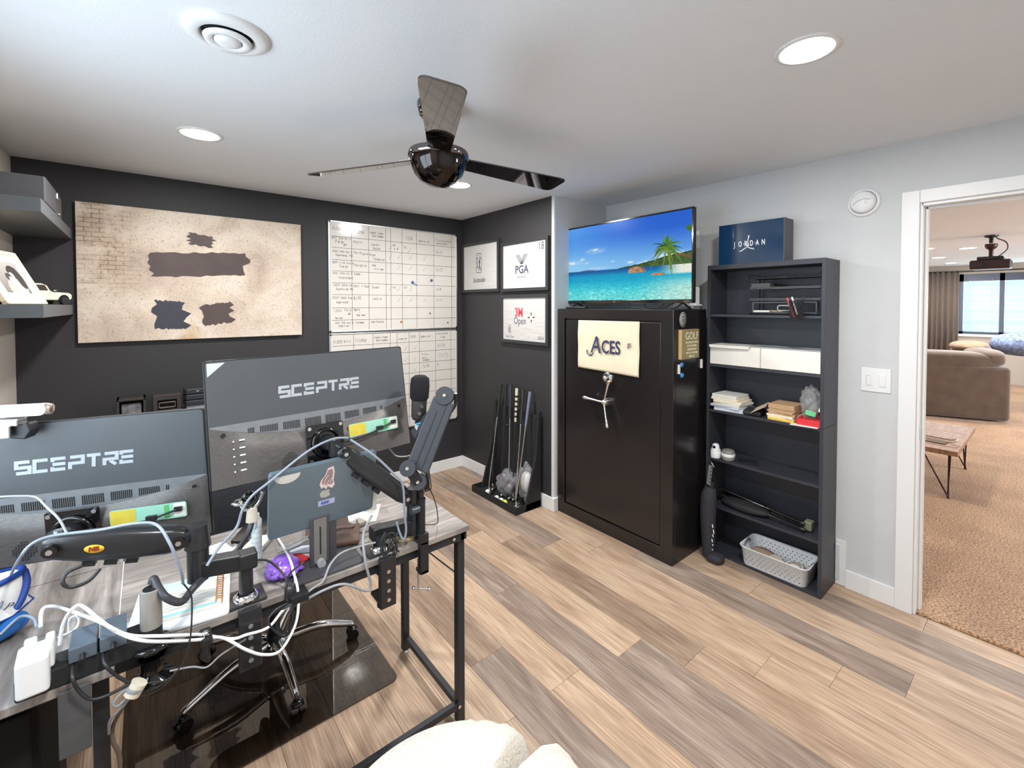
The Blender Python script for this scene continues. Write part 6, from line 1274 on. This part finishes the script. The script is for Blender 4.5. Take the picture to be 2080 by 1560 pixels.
o = root('laptop_stand', 'dark grey upright laptop stand with rectangular foot plate', 'laptop stand', (-1.93, -2.27, .7505))
SG = mat('stand_grey', srgb(72, 72, 76), .45, .2); M().prism([(x - .0 + .01, y + .005) for x, y in rrect(.105, .085, .02, 5)], 0, .006).build('foot_plate', SG, o, .001)
M().box(-.027, .027, -.018, .0, .006, .155).build('column', SG, o, .002); M().box(-.018, .018, -.0195, -.018, .016, .15).build('column_face', mat('stand_face', srgb(110, 108, 106), .5), o); M().box(-.002, .002, -.0202, -.0195, .04, .125).build('slot', BLK, o); M().box(.030, .052, -.006, .012, .006, .155).build('column', SG, o, .002)
M().cyl((.0, -.034, .016), (.0, -.018, .016), .012, n=18).build('knob', GREYP, o); M().box(-.10, .10, -.01, .20, .150, .155).build('cradle', SG, o, .001)
# ------------------------------------------------------------------ webcam / light bar on left monitor
o = root('webcam', 'white and silver bar webcam clipped on top of the left monitor', 'webcam', (-2.575, -2.045, 1.262), -.4)
M().prism(rrect(.062, .0135, .013, 6), -.016, .016, frame((0, 0, .024), (1, 0, 0), (0, 0, 1), (0, -1, 0))).build('camera_bar', WHT, o, .002); M().lathe([(.0138, 0), (.0138, .012), (.010, .014), (0, .014)], n=20, T=frame((.055, 0, .024), (0, 1, 0), (0, 0, 1), (1, 0, 0))).build('copper_end_cap', mat('rose_metal', (.80, .66, .56), .2, .9), o)
m = M()
for k in range(4): m.box(-.06, .05, -.0168, -.0158, .016 + .005 * k, .0175 + .005 * k)
m.build('bar_grooves', GREYP, o)
M().box(-.03, .012, -.022, .012, -.012, .006).box(-.05, .0, -.028, -.02, -.040, -.008).build('clip_bracket', SILV, o, .003); M().prism([(-.030, -.018), (-.010, -.036), (.020, -.040), (.032, -.020), (.026, .0), (-.02, 0)], -.024, .012, frame((0, 0, -.008), (1, 0, 0), (0, 0, 1), (0, -1, 0))).build('clip_body', BLK, o, .004)
# ------------------------------------------------------------------ things on the desk
ZD = .7507
o = root('power_strip', 'long black power strip on the near left edge of the desk', 'power strip', (-2.445, -2.365, ZD), .02)
M().box(-.095, .118, -.032, .032, 0, .042).build('strip_body', BLKM, o, .004); m = M()
for k in range(4): m.cyl((-.07 + .05 * k, 0, .042), (-.07 + .05 * k, 0, .0428), .017, n=18)
m.build('sockets', BLK, o)
o = root('wall_charger', 'big white plug-in charger at the left end of the power strip', 'charger', (-2.512, -2.392, ZD), .06)
M().prism([(x, y) for x, y in rrect(.024, .036, .008, 4)], .018, .092).build('charger_body', WHT, o, .006, 4); M().box(-.014, .004, .012, .030, .092, .108).build('plug', mat('plug_pale', srgb(222, 226, 228), .4), o, .003); M().box(.016, .030, -.01, .034, .05, .105).build('side_plug', WHT, o, .004)
ADP = mat('adapter_slate', srgb(88, 100, 112), .35)
for x, lb in ((-2.440, 'dark slate power adapter in the middle of the power strip'), (-2.392, 'dark slate power adapter at the right end of the power strip')):
    o = root('power_adapter', lb, 'adapter', (x, -2.372, ZD + .043), .02); M().box(-.022, .022, -.030, .052, 0, .030).build('adapter_body', ADP, o, .002); M().cyl((0, -.030, .012), (0, -.044, .006), .005, n=10).build('strain_relief', BLK, o)
o = M().box(-2.478, -2.428, -2.408, -2.402, .60, .742).build('grey_plate', mat('grey_plate', srgb(78, 78, 80), .6), None, .002); tag(o, 'grey rectangular plate hanging below the desk edge under the power strip', 'plate')
CBW = mat('white_cable', srgb(236, 238, 240), .4); CBG = mat('grey_blue_cable', srgb(136, 146, 158), .4); CBK = mat('black_cable', srgb(40, 41, 44), .4); CBS = mat('steel_grey_cable', srgb(150, 152, 156), .35); CBB = mat('brown_grey_cable', srgb(96, 84, 74), .5)
for k, mm, r_, lb in (('w1', CBW, .0036, 'thick white cable from the charger sweeping along the desk edge and up'), ('w2', CBW, .0036, 'thick white cable drooping lowest below the middle of the desk'), ('w3', CBW, .0022, 'short thin white cable looping at the power strip'), ('g1', CBS, .0026, 'thin grey cable over the back of the left monitor'),
                    ('g2', CBG, .0032, 'grey-blue cable running along the top of the left monitor arm'), ('g3', CBG, .0034, 'grey cable from the charger over the blue and white shoe'), ('g4', CBG, .0036, 'long grey-blue cable slanting from centre monitor mount down left'), ('g5', CBG, .0036, 'grey-blue cable hanging along the right monitor arm'),
                    ('g6', CBS, .0032, 'steel grey cable from the right clamp down to the desk edge bundle'), ('b1', CBS, .0038, 'dark grey cable looping under the desk edge beside the right clamp'), ('b2', CBK, .0034, 'black cable drooping from the middle power adapter'), ('b3', CBK, .0034, 'black cable from the right power adapter'),
                    ('loop', CBS, .0030, 'coiled grey cable loops hanging below the velcro cuff'), ('brown', CBB, .0042, 'brownish cable running down beside the left desk leg'), ('thin', CBK, .0018, 'thin black cable from left arm elbow down under the desk'), ('thin2', CBS, .0022, 'thin grey cable end crossing above the chair mat'),
                    ('hang', CBK, .0030, 'tangle of black cable loops hanging under the desk centre'), ('blk3', CBK, .0030, 'black cable arching from the left clamp to the middle bundle'), ('blk4', CBK, .0026, 'black cable down from the laptop stand foot'), ('arm2loop', CBK, .0040, 'black cable tie loop hanging below the left monitor arm'),
                    ('m1c', CBK, .0026, 'black cable loop below the centre monitor mount'), ('mich', CBK, .0018, 'thin black cable trailing from the microphone pole onto the desk'), ('mw', CBS, .0026, 'short grey cable between centre monitor and boom joint')):
    c = M().tube(TR[k], r_, 8, sub=6).build('cable', mm); tag(c, lb, 'cable')
o = root('cable_cuff', 'cream velcro cuff bundling cables below the left desk leg top', 'cable cuff', (-2.357, -2.43, .704)); M().tube([(.008, 0, .010), (-.006, 0, -.012)], .016, 16).build('cuff', mat('cream_cuff', srgb(216, 208, 190), .5), o); M().lathe([(.0165, -.004), (.0175, 0), (.0165, .004)], n=16, T=rotm(0, .5, 0)).build('band', GREYP, o)
o = root('cable_clip', 'black adhesive cable clip on the front edge of the desk', 'cable clip', (-2.225, -2.395, .735)); M().box(-.012, .012, -.022, .03, -.012, .008).build('clip_body', BLK, o, .004); M().ell((-.002, -.006, .014), (.008, .008, .006), 12, 8).build('screw_cap', CHROME, o)
M().tube([(0, 0, -.012), (-.004, 0, -.04), (.006, 0, -.06)], [.007, .012, .006], 10, sub=3).build('hanging_tie', BLK, o)
o = root('cable_clip', 'black cable clip at middle of desk edge where white cables cross', 'cable clip', (-2.014, -2.376, .742)); M().box(-.024, .024, -.022, .03, -.014, .010).build('clip_body', BLK, o, .004)
o = crumple((-1.770, -2.372, .80), (.035, .03, .035), 16, 10, .3, 51).build('cable_knot', CBK); 
bpy.data.objects.remove(o)
rk = random.Random(77)
for (cx, cy, cz, lb, n0) in ((-1.745, -2.372, .79, 'knot of thin black leads wrapped around the right arm clamp', 5), (-1.600, -2.335, .955, 'folded bundle of microphone lead tied beside the pole', 4)):
    m = M()
    for k in range(n0):
        a = rk.uniform(0, 6); pts = [(cx + .028 * math.cos(a + t) * rk.uniform(.6, 1.2), cy + .016 * math.sin(a + t), cz + .035 * math.sin(a * 2 + t * 1.3) * rk.uniform(.7, 1.2)) for t in np.linspace(0, 6, 8)]
        if n0 == 4: pts = [(cx + .006 * k - .01, cy, cz + .04), (cx + .008 * k - .012, cy + .004, cz), (cx + .007 * k - .01, cy, cz - .04), (cx + .007 * k - .002, cy - .003, cz - .035), (cx + .004 * k, cy, cz + .03)]
        m.tube(pts, .0019, 6, sub=5)
    c = m.build('cable_bundle', CBK); tag(c, lb, 'cable')
# notebook stack
o = root('document_tray', 'white rectangular board on the desk under the spiral planner', 'board', (-2.262, -2.235, ZD), -.13); M().prism(rrect(.105, .115, .012, 4), 0, .008).build('board_body', mat('white_board_gloss', srgb(236, 240, 242), .35), o, .002)
o = root('spiral_planner', 'open spiral planner with teal bands and orange coil', 'notebook', (-2.255, -2.235, ZD + .0085), -.13)
M().box(-.085, .070, -.075, .100, 0, .009).build('page_block', PAPER, o, .001); TEA = mat('pale_teal_print', srgb(150, 206, 210), .7)
M().box(-.084, .069, .045, .098, .009, .0094).build('teal_band', mat('pale_sky_print', srgb(196, 228, 232), .7), o); M().box(-.084, .069, -.074, -.064, .009, .0094).build('teal_band', TEA, o)
m = M()
for k in range(7): m.stroke([(-.07, -.045 + .013 * k), (.05 - .01 * (k % 3), -.045 + .013 * k)], .0012, .0093)
m.build('ruled_writing', mat('tan_print', srgb(186, 176, 160), .7), o)
m = M()
for k in range(14): y = -.065 + .012 * k; m.tube([(.066, y, .004), (.070, y, .016), (.082, y, .012), (.080, y, .0)], .0012, 5, sub=3)
m.build('orange_coil', mat('copper_coil', srgb(206, 136, 60), .4, .4), o)
o = root('teal_folder', 'thin teal folder corner showing under the left edge of the white board', 'folder', (-2.350, -2.255, ZD), .1); M().box(-.03, .05, -.01, .02, 0, .0022).build('folder', TEA, o)
# small items
CYL = lambda n_, lb, ct, x, y, prof, m_: (lambda q: (M().lathe(prof, n=26).build('body', m_, q), q)[1])(root(n_, lb, ct, (x, y, ZD)))
CYL('lotion_tube', 'tall pale tube with fine lines standing behind the left arm', 'tube', -2.072, -2.125, [(0, 0), (.014, 0), (.0145, .02), (.0145, .13), (.008, .14), (.008, .15), (0, .15)], mat('pale_mint_tube', srgb(224, 234, 232), .35))
q = bpy.data.objects['lotion_tube']; m = M()
for k in range(6): m.lathe([(.0147, .03 + .016 * k), (.0148, .0315 + .016 * k)], n=20)
m.build('label_lines', TEA, q)
o = root('computer_mouse', 'white rounded mouse lying left of the pale tube', 'mouse', (-2.105, -2.065, ZD), .4); M().ell((0, 0, .012), (.028, .045, .020), 24, 12, e=.9).build('mouse_shell', WHT, o); M().box(-.001, .001, .0, .04, .030, .0325).build('seam', GREYP, o)
slab('white_case', 'white rounded square case on the desk behind the left monitor arm', 'case', -2.165, -2.005, ZD, .075, .085, .022, WHT, .25, .009)
slab('phone', 'black phone with white rim lying behind the laptop', 'phone', -2.045, -1.905, ZD, .09, .15, .010, BLKG, -.5, .002)
slab('white_book', 'white slim box beside the phone behind the pale tube', 'box', -2.06, -2.035, ZD, .06, .11, .016, PAPER, -.55, .002)
o = root('metal_bracket', 'open silver channel bracket in front of the laptop stand', 'bracket', (-1.965, -2.13, ZD), .25); m = M(); m.box(-.05, .05, -.012, .012, 0, .002).box(-.05, .05, -.012, -.010, 0, .022).box(-.05, .05, .010, .012, 0, .022); m.build('channel', ALU, o); text('MADE', .010, INK, o, 0, 0, 0).matrix_local = frame((0, -.0122, .011), (1, 0, 0), (0, 0, 1), (0, -1, 0))
o = crumple((-2.022, -2.245, ZD + .016), (.042, .055, .018), 40, 20, .42, 61).build('purple_wrapper', mat('purple_foil', srgb(130, 84, 196), .28, var=.4, scale=40, coat=.4)); tag(o, 'crumpled glossy purple wrapper on the desk', 'wrapper')
slab('card_packet', 'white card packet under the red one beside the laptop stand', 'card', -1.985, -2.185, ZD, .08, .11, .006, PAPER, .7)
slab('card_packet', 'red card packet beside the laptop stand', 'card', -1.980, -2.205, ZD + .0065, .05, .075, .004, REDC, .35)
slab('gift_card', 'pale card with grey print leaning on the red packet', 'card', -1.955, -2.165, ZD + .011, .065, .045, .002, BLUP, -.5)
slab('leather_wallet', 'dark brown flat case lying right of the laptop stand', 'wallet', -1.815, -2.165, ZD + .0065, .09, .13, .014, mat('brown_leather', srgb(96, 70, 58), .5, var=.2), -.35, .004)
slab('brown_tray', 'chocolate brown tray behind the dark flat case', 'tray', -1.845, -2.07, ZD, .14, .10, .018, mat('chocolate_wood', srgb(74, 52, 44), .5, var=.2), -.25, .003)
slab('lighter', 'small white rectangular stick on the desk right of the laptop', 'stick', -1.772, -2.105, ZD, .05, .012, .010, WHT, -.25, .003)
slab('grey_case', 'small beige grey case next to the white stick', 'case', -1.748, -2.095, ZD, .045, .045, .014, mat('beige_grey', srgb(164, 156, 148), .6), .3, .004)
slab('paper_sheet', 'white sheet lying by the far edge of the desk', 'paper', -1.70, -2.02, ZD, .11, .15, .0012, PAPER, -.5, 0)
slab('envelope', 'second white sheet overlapping near the right arm elbow', 'paper', -1.735, -2.05, ZD + .0014, .07, .11, .0012, PAPER, -.15, 0)
slab('silver_box', 'silver grey upright box behind the right monitor arm', 'box', -1.665, -1.99, ZD, .05, .045, .085, mat('silver_card', srgb(180, 180, 176), .35, .3), -.3, .002)
o = root('wooden_holder', 'curved pale wood holder with brown leather slab on top', 'holder', (-1.640, -2.265, ZD), .15); M().tube([(-.055, .0, .012), (-.04, -.045, .008), (.02, -.055, .008), (.055, -.02, .012)], .010, 10, sub=5).build('curved_wood', mat('pale_bent_wood', srgb(186, 168, 136), .5), o); M().box(-.05, .052, -.045, .035, .018, .032).build('leather_slab', mat('brown_leather', srgb(96, 70, 58), .5, var=.2), o, .006); M().box(-.048, .050, -.043, .033, .032, .034).build('top_panel', mat('taupe_leather', srgb(130, 116, 108), .6), o, .001)
for k, (x, y, a) in enumerate(((-1.60, -2.20, .3), (-1.55, -2.17, 1.2))):
    pass
c = M().tube([(-1.80, -2.14, ZD + .014), (-1.76, -2.19, ZD + .012), (-1.70, -2.16, ZD + .006), (-1.66, -2.20, ZD + .004), (-1.58, -2.18, ZD + .003), (-1.55, -2.20, ZD + .003)], .0016, 6, sub=5).build('cable', CBK); tag(c, 'thin black lead wandering over the desk behind the pole', 'cable')
c = M().tube([(-1.86, -2.16, ZD + .02), (-1.83, -2.13, ZD + .024), (-1.79, -2.15, ZD + .024), (-1.76, -2.12, ZD + .016), (-1.75, -2.09, ZD + .018)], .0018, 6, sub=5).build('cable', CBK); tag(c, 'thin black lead over the brown tray', 'cable')
# slide sandals
BS, BT = mat('sandal_blue', srgb(34, 104, 178), .5), mat('sandal_trim_navy', srgb(22, 60, 140), .5)
SW = mat('sandal_white', srgb(222, 220, 218), .5)
o = root('sports_shoe', 'blue and white sports shoe with strap emblem at the left edge of the desk', 'shoe', (-2.66, -2.08, ZD)); M = ML
Rz = rotm(0, 0, .45)
M().ell((-2.665, -2.125, .7745), (.115, .052, .0235), 30, 12, e=.75, T=Matrix.Translation((-2.665, -2.125, 0)) @ Rz @ Matrix.Translation((2.665, 2.125, 0))).build('sole', BS, o)
M().ell((-2.690, -2.120, .790), (.085, .040, .030), 26, 12, e=.9, T=Matrix.Translation((-2.665, -2.125, 0)) @ Rz @ Matrix.Translation((2.665, 2.125, 0))).build('toe_cover', mat('sandal_bed', srgb(40, 150, 214), .6), o)
n = 32; rings = []; cx_, cy2 = -2.650, -2.030
for sx_, sy_2, z in ((.082, .060, .756), (.084, .062, .790), (.078, .056, .825), (.074, .050, .862), (.068, .044, .862), (.072, .050, .80)): rings.append([(cx_ + sx_ * math.cos(2 * PI * k / n), cy2 + sy_2 * math.sin(2 * PI * k / n), z + (.012 * math.cos(2 * PI * k / n) if z > .83 else 0)) for k in range(n)])
M().add(sum(rings, []), [(i * n + k, i * n + (k + 1) % n, (i + 1) * n + (k + 1) % n, (i + 1) * n + k) for i in range(len(rings) - 1) for k in range(n)], True).build('upper', SW, o)
M().tube(rings[3] + rings[3][:1], .007, 8, cap=False).build('collar_rim', BT, o); M().lathe([(0, .0), (.05, .0)], c=(cx_, cy2, .800), n=20).build('inner_lining', mat('dark_lining', srgb(60, 70, 84), .8), o)
M().tube([(cx_ + .076, cy2 + .0, .872), (cx_ + .082, cy2 - .012, .84), (cx_ + .070, cy2 - .036, .80), (cx_ + .04, cy2 - .058, .775)], .0075, 8, sub=4).build('blue_piping', BT, o)
fl2 = [(-2.665, -2.150, .830), (-2.618, -2.085, .828), (-2.578, -2.030, .815), (-2.560, -2.022, .788), (-2.584, -2.100, .792), (-2.628, -2.160, .806)]
vs = fl2 + [(x, y, z - .006) for x, y, z in fl2]; M().add(vs, [(0, 1, 4, 5), (1, 2, 3, 4), (6, 11, 10, 7), (7, 10, 9, 8)] + [(i, (i + 1) % 6, 6 + (i + 1) % 6, 6 + i) for i in range(6)]).build('strap', SW, o)
M().tube([fl2[5], fl2[4], fl2[3], fl2[2]], .0028, 6).build('strap_edge', BT, o); M().tube([fl2[0], fl2[1], fl2[2]], .0028, 6).build('strap_edge', BT, o); M = M_
q = M().stroke([(-.016, -.004), (-.004, -.002), (.004, .002), (.008, .012)], .0022, .0).stroke([(.004, .002), (.012, .0), (.008, -.005), (.0, -.004)], .0022, 0).build('black_emblem', INK, o)
q.matrix_local = frame((-2.594 + 2.66, -2.075 + 2.08, .8125 - ZD), (.55, .83, -.05), (-.62, .38, .68), (.55, -.36, .75))

# ------------------------------------------------------------------ white boucle chair at the very front
BOU = mat('cream_boucle', srgb(203, 197, 187), .95, var=.05, scale=90, bump=1.0, bscale=170, sheen=.3)
o = root('boucle_armchair', 'cream boucle barrel armchair at the bottom edge, rounded back towards the desk', 'armchair', (-1.938, -3.094, -.012 + .012))
def torus_seg(a0, a1, R, rx, rz_, zc, n=34, k=18, wr=0, seed=0, end=.35):
    q = random.Random(seed); vs = []
    for i in range(n + 1):
        t = i / n; a = a0 + (a1 - a0) * t; e = min(1, (math.sin(min(t, 1 - t) / end * PI / 2) if min(t, 1 - t) < end else 1)) ** .5
        for j in range(k):
            b = 2 * PI * j / k; w_ = 1 + wr * (math.sin(a * 34 + 2 * math.sin(b * 2)) * .5 + math.sin(a * 57 + 1) * .3) * max(0, math.sin(b)) * (1.6 if a < .9 else 0)
            rr_ = R + rx * e * w_ * math.copysign(abs(math.cos(b)) ** .85, math.cos(b)); z = zc + rz_ * e * w_ * math.copysign(abs(math.sin(b)) ** .85, math.sin(b)); vs.append((rr_ * math.cos(a), rr_ * math.sin(a), z))
    fs = [(i * k + j, i * k + (j + 1) % k, (i + 1) * k + (j + 1) % k, (i + 1) * k + j) for i in range(n) for j in range(k)] + [tuple(range(k))[::-1], tuple(range(n * k, (n + 1) * k))]
    return M().add(vs, fs, True)
torus_seg(math.radians(14), math.radians(190), .165, .130, .20, .452, wr=.012, n=90, end=.08).build('back_roll', BOU, o)
torus_seg(math.radians(-70), math.radians(13), .172, .124, .20, .472, wr=.02, n=50, end=.14).build('arm_roll', BOU, o)
torus_seg(math.radians(191), math.radians(262), .168, .122, .19, .452, wr=.02, n=40, end=.14).build('arm_roll', BOU, o)
M().ell((0, 0, .36), (.17, .17, .09), 28, 12, e=.7).build('seat_cushion', BOU, o); M().lathe([(0, .02), (.20, .02), (.235, .05), (.235, .36), (.2, .40), (0, .4)], n=40).build('base_tub', BOU, o); M().lathe([(0, 0), (.16, 0), (.16, .02), (0, .02)], n=32).build('swivel_base', BLK, o)
